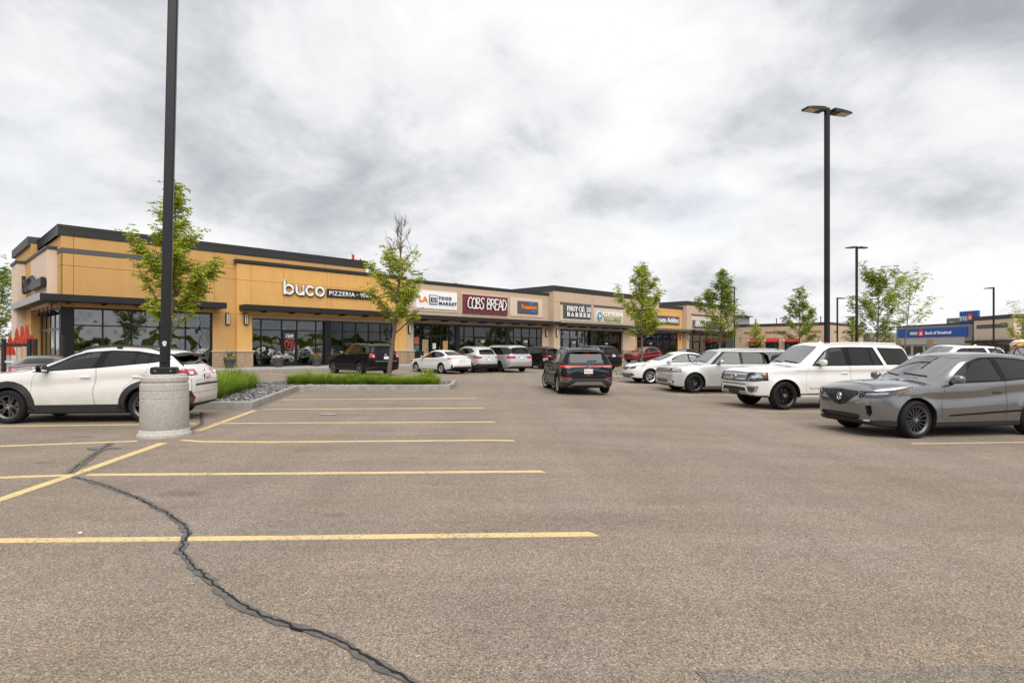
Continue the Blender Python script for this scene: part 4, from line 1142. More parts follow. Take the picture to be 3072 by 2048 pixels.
def f_flex(c):
    L = c['L']
    gr = [(0, .97), (.60, .955), (.60, .80), (0, .775)]
    F = [('grille', 'F', gr, (-.2, .4), BLACK, -.03, .045, dict(pair=False, cut=.035, key='g'))]
    for z in (.79, .835, .885, .935):
        F.append(('grille_bar', 'F', [(0, z), (.6, z), (.6, z + .028), (0, z + .028)], (-.2, .4), SILVER, .004, .02, dict(pair=False, of='g')))
    F += [('headlight', 'F', [(.60, .955), (.97, .945), (.97, .80), (.62, .79)], (-.2, .42), LENS, .002, .005, dict(cut=.05, cmat=LAMPDARK, key='h', r=.02)),
          ('projector', 'F', [(.64, .93), (.82, .925), (.82, .82), (.64, .82)], (-.2, .4), WHITELAMP, -.015, .03, dict(of='h', r=.03)), ('projector', 'F', [(.66, .905), (.80, .905), (.80, .84), (.66, .84)], (-.2, .4), LAMPDARK, -.012, .03, dict(of='h', r=.03)),
          ('side_marker', 'S', [(.2, .93), (.42, .93), (.42, .83), (.2, .83)], (.75, 1.2), DARKRED, .004, .01, dict(of='h')),
          ('lower_intake', 'F', [(0, .53), (.5, .52), (.5, .40), (0, .38)], (-.2, .4), BLACK, -.02, .04, dict(pair=False, cut=.035, key='i')),
          ('fog_pocket', 'F', [(.52, .47), (.86, .475), (.86, .385), (.52, .375)], (-.2, .5), BLACK, -.02, .04, dict(cut=.035, key='p')), ('fog_light', 'F', [(.54, .455), (.80, .46), (.80, .40), (.54, .395)], (-.2, .5), WHITELAMP, -.006, .03, dict(of='p')),
          ('sill', 'S', [(1.4, .18), (1.4, .225), (3.6, .225), (3.6, .18)], (.5, 1.2), BLACK, .004, .02), ('sill_strip', 'S', [(1.42, .27), (1.42, .32), (3.6, .32), (3.6, .27)], (.5, 1.2), paint_of('ice_silver'), .02, .01),
          ('tail_light', 'R', [(.70, 1.08), (.98, 1.08), (.98, .88), (.74, .88)], (L - .3, L + .2), REDLAMP, .003, .02)]
    F.append(('door_grooves', 'S', [[(1.6, z), (3.4, z), (3.4, z + .012), (1.6, z + .012)] for z in (.42, .51, .60, .69)], (.5, 1.2), SILVER, .003, .01))
    F.append(('intake_bars', 'F', [[(0, z), (.48, z), (.48, z + .01), (0, z + .01)] for z in (.40, .43, .46, .49)], (-.2, .4), SILVER, -.005, .02, dict(pair=False, of='i')))
    return F
FLEX = dict(L=5.126, W=.964, H=1.69, wb=2.995, xf=.93, R=.37, rr=.255, zn=.99, zh=1.05, zc=1.105, xc=1.45, xh=2.05, xr=4.9, zr=1.645, xt=5.05, zt=1.10, belt=(1.065, 1.075), zm=.72, nose=NOSE_BOX, rear=TAIL_BOX,
            roof=[(3.3, 1.69), (4.6, 1.68)], wc=[(0, .5), (.1, .62), (.4, .71), (1.3, .73), (1.8, .75), (2.1, .735), (3, .73), (4.9, .73), (5.05, .73), (5.126, .6)], flare=.02,
            dlo=[([(1.58, 1.09), (2.06, 1.52), (2.14, 1.575), (4.85, 1.56), (5.0, 1.10)], .02)],
            win=[([(1.74, 1.115), (2.16, 1.50), (2.24, 1.545), (2.78, 1.548), (2.80, 1.115)], CGLASS), ([(2.90, 1.115), (2.90, 1.548), (3.72, 1.545), (3.72, 1.115)], PGLASS), ([(3.80, 1.115), (3.80, 1.545), (4.80, 1.535), (4.92, 1.12)], PGLASS)],
            doors=[[(1.52, .34), (1.52, 1.13), (2.84, 1.13), (2.84, .34)], [(2.85, .34), (2.85, 1.13), (3.95, 1.13), (3.9, .9), (3.6, .8), (3.45, .6), (3.42, .34)]],
            feats=f_flex, wheel=dict(n=10, w=(.03, .04), mat=ALLOY_BLACK, dish=.02), hz=.93, rails=(2.4, 4.7, SILVER, .05), tw=.25, steer=.1, mir=(1.95, 1.16), mmat=CHROME, emblem=[('oval', 'R', .95, .05)])

def f_civic(c):
    L = c['L']
    return [('grille', 'F', [(0, .745), (.38, .75), (.44, .72), (.30, .645), (0, .625)], (-.2, .4), BLACK, -.01, .03, dict(pair=False, cut=.025, key='g')),
            ('grille_rim', 'F', [(0, .635), (.30, .655), (.46, .735), (.46, .715), (.31, .625), (0, .605)], (-.2, .4), CHROME, .004, .02, dict(pair=False, of='g')),
            ('headlight', 'S', [(-.05, .745), (.10, .765), (.45, .815), (.78, .885), (.6, .79), (.35, .71), (.1, .655), (-.05, .66)], (.44, 1.1), LENS, .002, .005, dict(cut=.05, cmat=WHITELAMP, key='h')), ('projector', 'S', [(.1, .75), (.25, .77), (.25, .71), (.1, .69)], (.44, 1.1), LAMPDARK, -.012, .03, dict(of='h')),
            ('side_marker', 'S', [(.48, .80), (.66, .84), (.55, .785), (.46, .76)], (.5, 1.1), AMBER, -.01, .03, dict(of='h')),
            ('lower_intake', 'F', [(0, .44), (.55, .46), (.70, .47), (.76, .36), (.5, .34), (0, .345)], (-.2, .4), BLACK, -.02, .04, dict(pair=False, cut=.035, r=.02)), ('intake_bar', 'F', [(0, .40), (.50, .415), (.62, .43), (.62, .415), (.5, .40), (0, .385)], (-.2, .4), CHROME, 0, .02, dict(pair=False)),
            ('tail_light', 'R', [(.52, .95), (.9, .97), (.9, .80), (.6, .80)], (L - .4, L + .2), REDLAMP, .003, .02), ('sill', 'S', [(1.3, .15), (1.3, .235), (3.2, .235), (3.2, .15)], (.5, 1.2), BLACK, .004, .02)]
SED_DLO = [([(1.62, .93), (2.2, 1.24), (2.55, 1.325), (2.95, 1.335), (3.35, 1.27), (3.78, 1.09), (3.7, 1.0), (2.9, .95)], .04)]
SED_WIN = [([(1.84, .955), (2.28, 1.235), (2.52, 1.295), (2.72, 1.308), (2.75, .965)], CGLASS), ([(2.84, .97), (2.80, 1.308), (3.0, 1.295), (3.3, 1.235), (3.42, 1.0)], CGLASS), ([(3.47, 1.01), (3.36, 1.215), (3.68, 1.085), (3.62, 1.025)], CGLASS)]
SED_DOORS = [[(1.48, .28), (1.45, .55), (1.52, .82), (1.60, .97), (2.78, .99), (2.82, .6), (2.80, .28)], [(2.815, .28), (2.835, .6), (2.795, .99), (3.62, 1.03), (3.55, .8), (3.3, .72), (3.1, .5), (3.06, .28)]]
CIVIC = dict(L=4.58, W=.877, H=1.43, wb=2.67, xf=.90, R=.317, rr=.225, zn=.775, zh=.875, zc=.985, xc=1.22, xh=2.15, xr=3.35, zr=1.36, xt=3.98, zt=1.07, belt=(.905, .965), zm=.55, roof=[(2.7, 1.43), (3.05, 1.41)],
             tail=[(4.2, 1.055), (4.42, 1.03), (4.52, .95), (4.57, .82), (4.58, .7)], beltpts=[(0, .54), (.1, .70), (.35, .80), (.8, .86), (1.25, .905), (2, .92), (3.3, .965), (4.0, .99), (4.4, .96), (4.55, .8), (4.58, .6)],
             rwp=[(0, 1.10), (.52, 1.085), (.55, 1.11), (.50, 1.29), (.46, 1.315), (0, 1.335)], rwx=3.3, crease=[(0, .7), (.9, .76), (3.7, .83), (4.5, .86)], cd=.02,
             dlo=SED_DLO, win=SED_WIN, doors=SED_DOORS, feats=f_civic, wheel=dict(n=5, pair=.17, w=(.03, .035), mat=ALLOY_SILVER, dish=.02), emblem=[('H', 'F', .69, .045), ('H', 'R', .95, .04)], hz=.76, tw=.21, steer=.1, mir=(1.78, .99), rwg=CGLASS, spoil=None)

def f_corolla(c):
    L = c['L']
    return [('headlight', 'S', [(-.05, .70), (.45, .78), (.6, .76), (.4, .68), (-.05, .64)], (.45, 1.1), LENS, .002, .005, dict(cut=.04, cmat=LAMPDARK)), ('grille', 'F', [(0, .5), (.5, .48), (.62, .3), (0, .28)], (-.2, .3), BLACK, -.01, .03, dict(pair=False, cut=.02)),
            ('tail_light', 'R', [(.40, .965), (.92, .955), (.92, .875), (.5, .90), (.40, .93)], (L - .42, L + .2), REDLAMP, .004, .02), ('boot_strip', 'R', [(0, .945), (.42, .945), (.42, .925), (0, .925)], (L - .3, L + .2), DARKRED, .004, .02, dict(pair=False)),
            ('rear_bumper', 'R', [(0, .42), (.62, .43), (.72, .30), (.55, .2), (0, .2)], (L - .4, L + .2), BLACK, .004, .02, dict(pair=False)), ('bumper_vent', 'R', [(.70, .55), (.75, .55), (.77, .36), (.68, .34)], (L - .2, L + .2), BLACK, .003, .02),
            ('sill', 'S', [(1.3, .15), (1.3, .235), (3.25, .235), (3.25, .15)], (.5, 1.2), BLACK, .004, .02)]
COROLLA = dict(CIVIC, L=4.64, W=.89, H=1.435, wb=2.70, xf=.93, xt=4.08, feats=f_corolla, wheel=dict(n=8, w=(.05, .055), mat=ALLOY_SILVER, dish=.01), R=.317, rr=.205, emblem=[('T', 'R', .99, .04)], plate=(.76, ''), zt=1.075,
               tail=[(4.3, 1.075), (4.5, 1.06), (4.58, .97), (4.63, .8), (4.64, .68)], mmat=BLACK)

def f_cross(c):
    L = c['L']; xf, xr_ = c['xf'], c['xf'] + c['wb']
    def arch(xa, a0, a1, r0, r1, ext):
        p = [(xa + r1 * math.cos(R(t)), c['R'] + r1 * math.sin(R(t))) for t in np.linspace(a0, a1, 15)]
        return p + [(xa + r0 * math.cos(R(t)), c['R'] + r0 * math.sin(R(t))) for t in np.linspace(a1, a0, 15)]
    F = [('arch_cladding', 'S', arch(xf, -14, 194, .38, .53, 0), (.4, 1.1), BLACK, .010, .02), ('arch_cladding', 'S', arch(xr_, -12, 194, .38, .525, 0), (.4, 1.1), BLACK, .010, .02),
         ('sill', 'S', [(1.2, .18), (1.2, .385), (3.25, .39), (3.25, .18)], (.5, 1.1), BLACK, .012, .02),
         ('front_bumper', 'S', [(-.1, .18), (-.1, .42), (.5, .38), (.5, .18)], (0, 1.1), BLACK, .006, .02), ('headlight', 'S', [(-.05, .83), (.25, .87), (.6, .90), (.5, .80), (.1, .74), (-.05, .74)], (.45, 1.1), LENS, .002, .005, dict(cut=.05, cmat=LAMPDARK)),
         ('grille', 'F', [(0, .80), (.42, .79), (.45, .70), (.35, .62), (0, .61)], (-.2, .3), BLACK, -.01, .03, dict(pair=False, cut=.03)),
         ('tail_light', 'S', [(4.02, 1.00), (4.12, 1.105), (4.25, 1.115), (L + .1, 1.09), (L + .1, .985), (4.3, .965)], (.38, 1.1), REDLAMP, .004, .03, dict(key='t')),
         ('clear_lens', 'R', [(.50, 1.055), (.70, 1.06), (.70, 1.0), (.56, .995)], (L - .4, L + .2), WHITELAMP, .007, .01, dict(of='t')), ('reverse_lens', 'R', [(.60, .955), (.78, .96), (.78, .91), (.66, .91)], (L - .4, L + .2), WHITELAMP, .004, .02),
         ('bumper_corner', 'S', [(3.98, .26), (4.02, .47), (4.10, .66), (4.42, .645), (4.47, .50), (4.40, .30)], (.52, 1.1), BLACK, .010, .02, dict(key='b')),
         ('reflector', 'R', [(.62, .52), (.76, .52), (.77, .41), (.63, .40)], (L - .45, L + .2), DARKRED, .014, .01, dict(of='b')),
         ('step_pad', 'R', [(0, .80), (.58, .795), (.58, .755), (0, .755)], (L - .3, L + .2), BLACK, .006, .02, dict(pair=False)), ('rear_diffuser', 'R', [(0, .36), (.6, .36), (.6, .2), (0, .2)], (L - .5, L + .2), BLACK, .006, .02, dict(pair=False)),
         ('quarter_trim', 'R', [(.545, 1.22), (.63, 1.16), (.60, 1.40), (.545, 1.42)], (L - .75, L + .2), GLOSSBLK, .003, .02)]
    return F
CROSS = dict(L=4.485, W=.90, H=1.59, wb=2.665, xf=.90, R=.352, rr=.24, zn=.95, zh=1.035, zc=1.135, xc=1.20, xh=2.10, xr=3.98, zr=1.49, xt=4.31, zt=1.165, belt=(1.065, 1.155), zm=.65, roof=[(2.75, 1.59), (3.2, 1.58), (3.6, 1.55)],
             crease=[(0, .86), (1.3, .86), (3.0, .98), (4.4, 1.02)], cd=.022, Ra=.40, flare=.015,
             dlo=[([(1.34, 1.055), (2.0, 1.39), (2.3, 1.475), (2.8, 1.512), (3.3, 1.497), (3.75, 1.425), (4.02, 1.33), (3.74, 1.25), (2.6, 1.14)], .05)],
             win=[([(1.64, 1.10), (1.68, 1.16), (2.14, 1.405), (2.42, 1.465), (2.60, 1.478), (2.52, 1.15)], CGLASS), ([(1.46, 1.085), (1.58, 1.13), (1.61, 1.095)], CGLASS), ([(2.68, 1.165), (2.76, 1.485), (3.05, 1.482), (3.30, 1.46), (3.28, 1.225)], PGLASS), ([(3.33, 1.232), (3.345, 1.452), (3.55, 1.41), (3.56, 1.25)], PGLASS), ([(3.64, 1.262), (3.63, 1.395), (3.76, 1.372), (3.92, 1.325)], PGLASS)],
             doors=[[(1.38, .375), (1.33, .6), (1.37, .92), (1.46, 1.09), (2.59, 1.16), (2.60, .95), (2.54, .65), (2.58, .375)], [(2.592, .375), (2.552, .65), (2.612, .95), (2.602, 1.165), (3.62, 1.24), (3.60, 1.04), (3.42, .96), (3.16, .74), (3.05, .375)]],
             feats=f_cross, wheel=dict(n=5, pair=.20, w=(.055, .05), mat=ALLOY_GREY, dish=.015), rails=(2.0, 3.8, BLACK, .065), hz=.955, mir=(1.66, 1.12), mmat=GLOSSBLK, emblem=[('disc', 'R', 1.06, .04)], plate=(.905, 'CKD 3'), rwiper=True, spoil=(3.75, 4.24, .60, .012), spm=GLOSSBLK,
             rtext=[('CROSSTREK', -.42, .87, .035), ('AWD', .5, .87, .03)], steer=-.05)

def f_taos(c):
    L = c['L']
    return [('headlight', 'S', [(-.05, .84), (.6, .88), (.5, .78), (-.05, .75)], (.5, 1.1), LENS, .002, .005, dict(cut=.05, cmat=LAMPDARK)), ('grille', 'F', [(0, .84), (.5, .83), (.5, .74), (0, .73)], (-.2, .3), BLACK, 0, .03, dict(pair=False, cut=.02)),
            ('tail_light', 'R', [(.02, .985), (.58, .99), (.97, 1.02), (.97, .91), (.62, .915), (.50, .945), (.02, .955)], (L - .45, L + .2), DARKRED, .004, .03, dict(key='t')),
            ('light_bar', 'R', [(.08, .976), (.60, .98), (.90, .995), (.90, .955), (.60, .962), (.08, .963)], (L - .4, L + .2), M('lit_red', (.6, .02, .02), .2, emit=(1, .03, .02), es=.55), .008, .01, dict(of='t')),
            ('number_recess', 'R', [(0, .88), (.60, .885), (.58, .71), (0, .70)], (L - .3, L + .2), None, 0, 0, dict(pair=False, cut=.012, cmat=paint_of('black_navy'))),
            ('rear_bumper', 'S', [(L - .6, .2), (L - .56, .50), (L + .1, .575), (L + .1, .2)], (0, 1.1), M('grey_plastic', (.035, .036, .038), .55), .006, .02), ('sill', 'S', [(1.25, .16), (1.25, .30), (3.2, .30), (3.2, .16)], (.5, 1.1), BLACK, .008, .02),
            ('skid_plate', 'R', [(0, .455), (.42, .45), (.70, .26), (.62, .245), (.50, .33), (0, .34)], (L - .6, L + .2), SILVER, .014, .01, dict(pair=False)),
            ('reflector', 'R', [(.56, .60), (.90, .615), (.90, .57), (.60, .565)], (L - .45, L + .2), REDLAMP, .009, .01), ('exhaust_trim', 'R', [(.55, .55), (.89, .545), (.89, .47), (.70, .46)], (L - .45, L + .2), CHROME, .009, .01, dict(key='e')), ('exhaust_mouth', 'R', [(.60, .535), (.875, .53), (.875, .485), (.71, .475)], (L - .45, L + .2), BLACK, .013, .01, dict(of='e'))]
TAOS = dict(L=4.466, W=.92, H=1.60, wb=2.68, xf=.87, R=.347, rr=.235, zn=.93, zh=1.0, zc=1.09, xc=1.3, xh=2.05, xr=4.05, zr=1.53, xt=4.37, zt=1.06, belt=(1.03, 1.09), zm=.65, rear=TAIL_BOX, roof=[(2.8, 1.6), (3.6, 1.585)],
            crease=[(0, .93), (4.4, .97)], cd=.03, flare=.02, dlo=[([(1.55, 1.045), (2.1, 1.43), (2.35, 1.505), (3.4, 1.50), (3.75, 1.45), (4.08, 1.17), (3.6, 1.10)], .04)],
            win=[([(1.80, 1.08), (2.2, 1.41), (2.38, 1.465), (2.62, 1.472), (2.66, 1.09)], CGLASS), ([(2.75, 1.095), (2.72, 1.472), (3.38, 1.465), (3.46, 1.11)], PGLASS), ([(3.52, 1.125), (3.44, 1.455), (3.7, 1.41), (3.98, 1.18)], PGLASS)],
            doors=[[(1.42, .33), (1.45, 1.0), (1.52, 1.08), (2.68, 1.10), (2.70, .33)], [(2.715, .33), (2.695, 1.10), (3.65, 1.13), (3.6, .9), (3.3, .8), (3.1, .33)]], feats=f_taos, wheel=dict(n=5, pair=.16, w=(.04, .04), mat=('alloy_bright', (.42, .42, .43), .3, .8), dish=.02),
            rails=(2.0, 3.85, SILVER, .05), hz=.86, emblem=[('VW', 'R', .955, .062)], plate=(.80, 'YB·6310'), rtext=[('TAOS', 0, .655, .05), ('4MOTION', .52, .655, .022)], rwiper=True, spoil=(3.85, 4.2, .62, .02), fin=3.55, finm=BLACK, tw=.22, steer=.25, spm=GLOSSBLK)

def f_explorer(c):
    L = c['L']; lit = c.get('lamp', REDLAMP)
    F = [('headlight', 'S', [(-.05, .95), (.6, .97), (.5, .86), (-.05, .84)], (.55, 1.1), LENS, .002, .005, dict(cut=.05, cmat=LAMPDARK)), ('grille', 'F', [(0, .98), (.5, .96), (.5, .74), (0, .72)], (-.2, .3), BLACK, 0, .03, dict(pair=False, cut=.02)),
         ('rear_bumper', 'S', [(L - .65, .24), (L - .6, .46), (L + .1, .50), (L + .1, .24)], (0, 1.2), BLACK, .006, .02), ('sill', 'S', [(1.35, .22), (1.35, .38), (3.45, .38), (3.45, .22)], (.5, 1.2), BLACK, .008, .02),
         ('bumper_reflector', 'R', [(.55, .49), (.85, .50), (.85, .46), (.55, .455)], (L - .4, L + .2), DARKRED, .008, .01)]
    if c.get('bar'):
        F += [('tail_light', 'R', [(.0, 1.09), (.97, 1.10), (1.0, .98), (.70, .975), (.55, 1.03), (.40, 1.05), (0, 1.05)], (L - .45, L + .2), lit, .004, .03, dict(pair=False))]
    else:
        F += [('tail_light', 'R', [(.66, 1.20), (.99, 1.22), (.99, .98), (.70, .99)], (L - .24, L + .2), lit, .006, .03, dict(r=.03, key='t')), ('clear_lens', 'R', [(.72, 1.10), (.80, 1.10), (.80, 1.04), (.72, 1.04)], (L - .4, L + .2), WHITELAMP, .009, .01, dict(of='t')), ('tailgate_strip', 'R', [(0, .80), (.70, .80), (.70, .785), (0, .785)], (L - .3, L + .2), SILVER, .004, .01, dict(pair=False))]
    return F
EXPLO = dict(L=5.0, W=1.0, H=1.76, wb=2.865, xf=.95, R=.39, rr=.275, zn=1.02, zh=1.09, zc=1.19, xc=1.45, xh=2.25, xr=4.6, zr=1.67, xt=4.87, zt=1.22, belt=(1.13, 1.20), zm=.75, rear=TAIL_BOX, roof=[(3.0, 1.76), (4.1, 1.735)],
             flare=.02, crease=[(0, 1.0), (5, 1.06)], cd=.02, bot=[(0, .48), (.04, .38), (.3, .28), (.9, .25), (4.2, .25), (4.7, .3), (4.95, .42), (5, .5)],
             dlo=[([(1.72, 1.15), (2.28, 1.55), (2.5, 1.63), (3.65, 1.645), (3.72, 1.20)], .03), ([(3.86, 1.22), (3.8, 1.635), (4.4, 1.61), (4.72, 1.27), (4.6, 1.23)], .03)], win=[([(1.95, 1.185), (2.38, 1.54), (2.54, 1.60), (2.80, 1.61), (2.84, 1.19)], CGLASS), ([(2.95, 1.195), (2.92, 1.61), (3.60, 1.615), (3.67, 1.215)], PGLASS), ([(3.90, 1.24), (3.85, 1.605), (4.38, 1.58), (4.66, 1.27)], PGLASS)],
             doors=[[(1.58, .42), (1.58, 1.1), (1.66, 1.18), (2.88, 1.2), (2.90, .42)], [(2.915, .42), (2.895, 1.2), (3.80, 1.22), (3.75, .95), (3.5, .85), (3.32, .42)]], feats=f_explorer, wheel=dict(n=5, pair=.17, w=(.06, .055), mat=('alloy_smoke', (.16, .155, .15), .35, .7), dish=.02),
             rails=(2.4, 4.45, SILVER, .05), hz=.98, plate=(.98, ' '), emblem=[('oval', 'R', 1.15, .04)], rwiper=True, spoil=(4.4, 4.72, .70, .02), tw=.25, mir=(2.05, 1.25))

def f_tucson(c):
    L = c['L']
    return [('headlight', 'S', [(-.05, .86), (.5, .93), (.75, 1.0), (.5, .83), (-.05, .76)], (.5, 1.1), LENS, .002, .005, dict(cut=.04, cmat=LAMPDARK)), ('grille', 'F', [(0, .8), (.4, .8), (.4, .65), (0, .64)], (-.2, .3), BLACK, 0, .03, dict(pair=False, cut=.02)),
            ('tail_light', 'S', [(3.78, 1.05), (4.05, 1.03), (L + .1, .99), (L + .1, .90), (4.1, .88), (3.95, .93)], (.52, 1.1), REDLAMP, .005, .03), ('rear_bumper', 'S', [(L - .62, .2), (L - .55, .44), (L + .1, .56), (L + .1, .2)], (0, 1.1), BLACK, .008, .02),
            ('reflector', 'R', [(.6, .56), (.82, .57), (.8, .51), (.62, .50)], (L - .4, L + .2), REDLAMP, .012, .01), ('sill', 'S', [(1.25, .16), (1.25, .29), (3.2, .29), (3.2, .16)], (.5, 1.1), BLACK, .008, .02), ('plate_strip', 'R', [(0, .90), (.34, .90), (.34, .875), (0, .875)], (L - .3, L + .2), CHROME, .006, .01, dict(pair=False))]
TUCSON = dict(L=4.40, W=.91, H=1.655, wb=2.64, xf=.88, R=.345, rr=.235, zn=.88, zh=.99, zc=1.11, xc=1.25, xh=2.1, xr=3.95, zr=1.52, xt=4.28, zt=1.10, belt=(1.04, 1.15), zm=.6, roof=[(2.75, 1.655), (3.4, 1.62)],
              crease=[(0, .85), (1.3, .82), (3.0, .95), (4.4, 1.0)], cd=.035, flare=.02, dlo=[([(1.5, 1.055), (2.1, 1.43), (2.4, 1.53), (2.9, 1.555), (3.4, 1.51), (3.85, 1.32), (3.65, 1.22), (2.8, 1.12)], .05)],
              win=[([(1.8, 1.10), (2.2, 1.43), (2.42, 1.49), (2.66, 1.515), (2.68, 1.13)], CGLASS), ([(2.78, 1.14), (2.74, 1.515), (3.0, 1.51), (3.3, 1.46), (3.38, 1.20)], PGLASS), ([(3.44, 1.21), (3.38, 1.445), (3.76, 1.32), (3.62, 1.25)], PGLASS)],
              doors=[[(1.42, .32), (1.42, .9), (1.5, 1.09), (2.71, 1.14), (2.74, .8), (2.70, .32)], [(2.715, .32), (2.755, .8), (2.725, 1.14), (3.62, 1.22), (3.55, .95), (3.3, .85), (3.08, .32)]], feats=f_tucson, wheel=dict(n=5, pair=.18, w=(.045, .045), mat=ALLOY_SILVER, dish=.02),
              rails=(2.1, 3.75, SILVER, .04), hz=.9, plate=(.81, ' '), emblem=[('x', 'R', 1.02, .035)], rwiper=True, spoil=(3.7, 4.15, .6, .02))

def f_van(c):
    L = c['L']
    return [('headlight', 'S', [(-.05, .88), (.6, .95), (.5, .8), (-.05, .74)], (.5, 1.1), LENS, .002, .005, dict(cut=.04, cmat=LAMPDARK)), ('grille', 'F', [(0, .85), (.45, .84), (.4, .7), (0, .68)], (-.2, .3), BLACK, 0, .03, dict(pair=False, cut=.02)),
            ('tail_light', 'R', [(.42, 1.02), (.98, 1.05), (.98, .88), (.48, .87)], (L - .35, L + .2), REDLAMP, .005, .03), ('tailgate_grip', 'R', [(0, 1.0), (.35, 1.0), (.35, .98), (0, .98)], (L - .3, L + .2), SILVER, .006, .01, dict(pair=False)),
            ('bumper_line', 'R', [(0, .60), (.9, .62), (.9, .605), (0, .585)], (L - .3, L + .2), LAMPDARK, .002, .01, dict(pair=False)), ('slide_rail', 'S', [(3.3, 1.04), (4.95, 1.05), (4.95, 1.065), (3.3, 1.055)], (.5, 1.2), BLACK, .002, .01), ('sill', 'S', [(1.3, .16), (1.3, .24), (3.7, .24), (3.7, .16)], (.5, 1.1), BLACK, .006, .02)]
VAN = dict(L=5.10, W=.98, H=1.745, wb=3.0, xf=.95, R=.345, rr=.215, zn=.93, zh=1.03, zc=1.14, xc=1.15, xh=2.1, xr=4.75, zr=1.66, xt=4.98, zt=1.12, belt=(1.06, 1.10), zm=.65, rear=TAIL_BOX, roof=[(3.0, 1.745), (4.3, 1.72)],
           dlo=[([(1.5, 1.08), (2.15, 1.50), (2.4, 1.60), (4.3, 1.60), (4.85, 1.5), (4.92, 1.13)], .04)], win=[([(1.85, 1.11), (2.28, 1.49), (2.45, 1.555), (2.82, 1.57), (2.85, 1.12)], CGLASS), ([(2.95, 1.12), (2.93, 1.57), (3.78, 1.57), (3.80, 1.13)], PGLASS), ([(3.88, 1.13), (3.87, 1.57), (4.3, 1.56), (4.75, 1.48), (4.82, 1.15)], PGLASS)],
           doors=[[(1.5, .33), (1.5, 1.0), (1.6, 1.11), (2.88, 1.13), (2.90, .33)], [(2.915, .33), (2.895, 1.13), (3.83, 1.14), (3.83, .9), (3.6, .75), (3.5, .33)]], feats=f_van, wheel=dict(n=10, w=(.06, .06), mat=STEEL_DARK, dish=.005), rails=(2.4, 4.5, SILVER, .03), hz=.98, plate=(.92, ''), rwiper=True, spoil=(4.55, 4.9, .62, .02), emblem=[('H', 'R', 1.06, .035)])

def f_coupe(c):
    L = c['L']
    return [('tail_light', 'R', [(.48, .80), (.70, .815), (.88, .80), (.88, .70), (.66, .68), (.50, .74)], (L - .35, L + .2), REDLAMP, .006, .03, dict(r=.04, key='t')), ('clear_lens', 'R', [(.72, .79), (.86, .78), (.86, .72), (.74, .71)], (L - .35, L + .2), WHITELAMP, .010, .01, dict(r=.02, of='t')), ('brake_light', 'R', [(0, .895), (.48, .885), (.48, .872), (0, .878)], (L - .3, L + .2), DARKRED, .004, .02, dict(pair=False)),
            ('headlight', 'S', [(-.05, .66), (.5, .72), (.45, .62), (-.05, .58)], (.45, 1.1), LENS, .002, .005, dict(cut=.04, cmat=LAMPDARK))]
COUPE = dict(L=4.1, W=.89, H=1.27, wb=2.495, xf=.82, R=.32, rr=.23, zn=.70, zh=.80, zc=.93, xc=1.65, xh=2.3, xr=3.25, zr=1.19, xt=3.78, zt=.93, belt=(.87, .93), zm=.55, roof=[(2.6, 1.27), (2.95, 1.25)], tail=[(3.9, .92), (4.0, .90), (4.06, .82), (4.09, .72), (4.1, .62)],
             beltpts=[(0, .45), (.1, .62), (.35, .71), (1.0, .8), (1.65, .87), (2.8, .90), (3.5, .93), (3.9, .88), (4.05, .75), (4.1, .5)], wc=[(0, .3), (.1, .45), (.35, .55), (1.5, .62), (2.0, .62), (2.3, .57), (2.9, .55), (3.3, .53), (3.8, .55), (4.1, .4)], rwp=[(0, .965), (.42, .965), (.46, .985), (.42, 1.12), (.38, 1.14), (0, 1.155)],
             dlo=[([(1.9, .90), (2.35, 1.13), (2.75, 1.18), (3.05, 1.13), (3.2, 1.0), (3.0, .925)], .04)], win=[([(2.0, .93), (2.38, 1.11), (2.74, 1.155), (2.98, 1.115), (3.1, 1.0), (2.95, .95)], CGLASS)], doors=[[(1.8, .28), (1.75, .6), (1.85, .9), (3.0, .93), (3.0, .5), (2.9, .28)]],
             feats=f_coupe, wheel=dict(n=10, w=(.03, .03), mat=ALLOY_SILVER), emblem=[('disc', 'R', .79, .045)], hz=.75, two=True, mir=(2.12, .95), rwg=CGLASS)
# ---------------------------------------------------------------- shop buildings
SILVER = M('satin_silver', (.5, .5, .5), .35, .9)
def stucco(n, c): return M(n, c, .9, var=.055, vs=1.6, bump=.12, bs=120, stretch=(1.3, 1.3, .28))
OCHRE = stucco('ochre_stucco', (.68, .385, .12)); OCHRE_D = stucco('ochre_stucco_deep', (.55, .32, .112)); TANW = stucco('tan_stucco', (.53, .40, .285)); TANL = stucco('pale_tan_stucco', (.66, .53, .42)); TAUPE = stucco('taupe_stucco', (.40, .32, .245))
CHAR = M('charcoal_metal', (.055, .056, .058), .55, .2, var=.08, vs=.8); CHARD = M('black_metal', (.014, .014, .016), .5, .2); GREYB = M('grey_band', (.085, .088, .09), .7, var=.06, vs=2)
JOINT = M('joint_ochre', (.16, .10, .045), .95); JOINTT = M('joint_tan', (.17, .13, .10), .95); STONE = M('ashlar_stone', (.36, .255, .165), .85, var=.16, vs=3.5, bump=.3, bs=40); CAPS = M('stone_cap', (.56, .49, .40), .8, var=.08, vs=3)  # joint colours: dark backing behind the wall panels, seen in the open joints
FRAME = M('storefront_frame', (.013, .014, .015), .35, .4); SGLASS = glass('shop_glass', (.22, .25, .245), 2.7, .022, .8); DGLASS = glass('dark_shop_glass', (.16, .18, .175), 1.75, .015, .8)
ROOM = M('shop_interior', (.05, .048, .045), .9); BLIND = M('window_blind', (.62, .68, .62), .8); FLAT = M('flat_roof', (.2, .2, .2), .9); CORR = M('corrugated_steel', (.17, .18, .19), .45, .6)
WHITE = M('sign_white', (.86, .86, .85), .45); BLK = M('sign_black', (.012, .012, .013), .45); REDS = M('sign_red', (.55, .02, .025), .45)

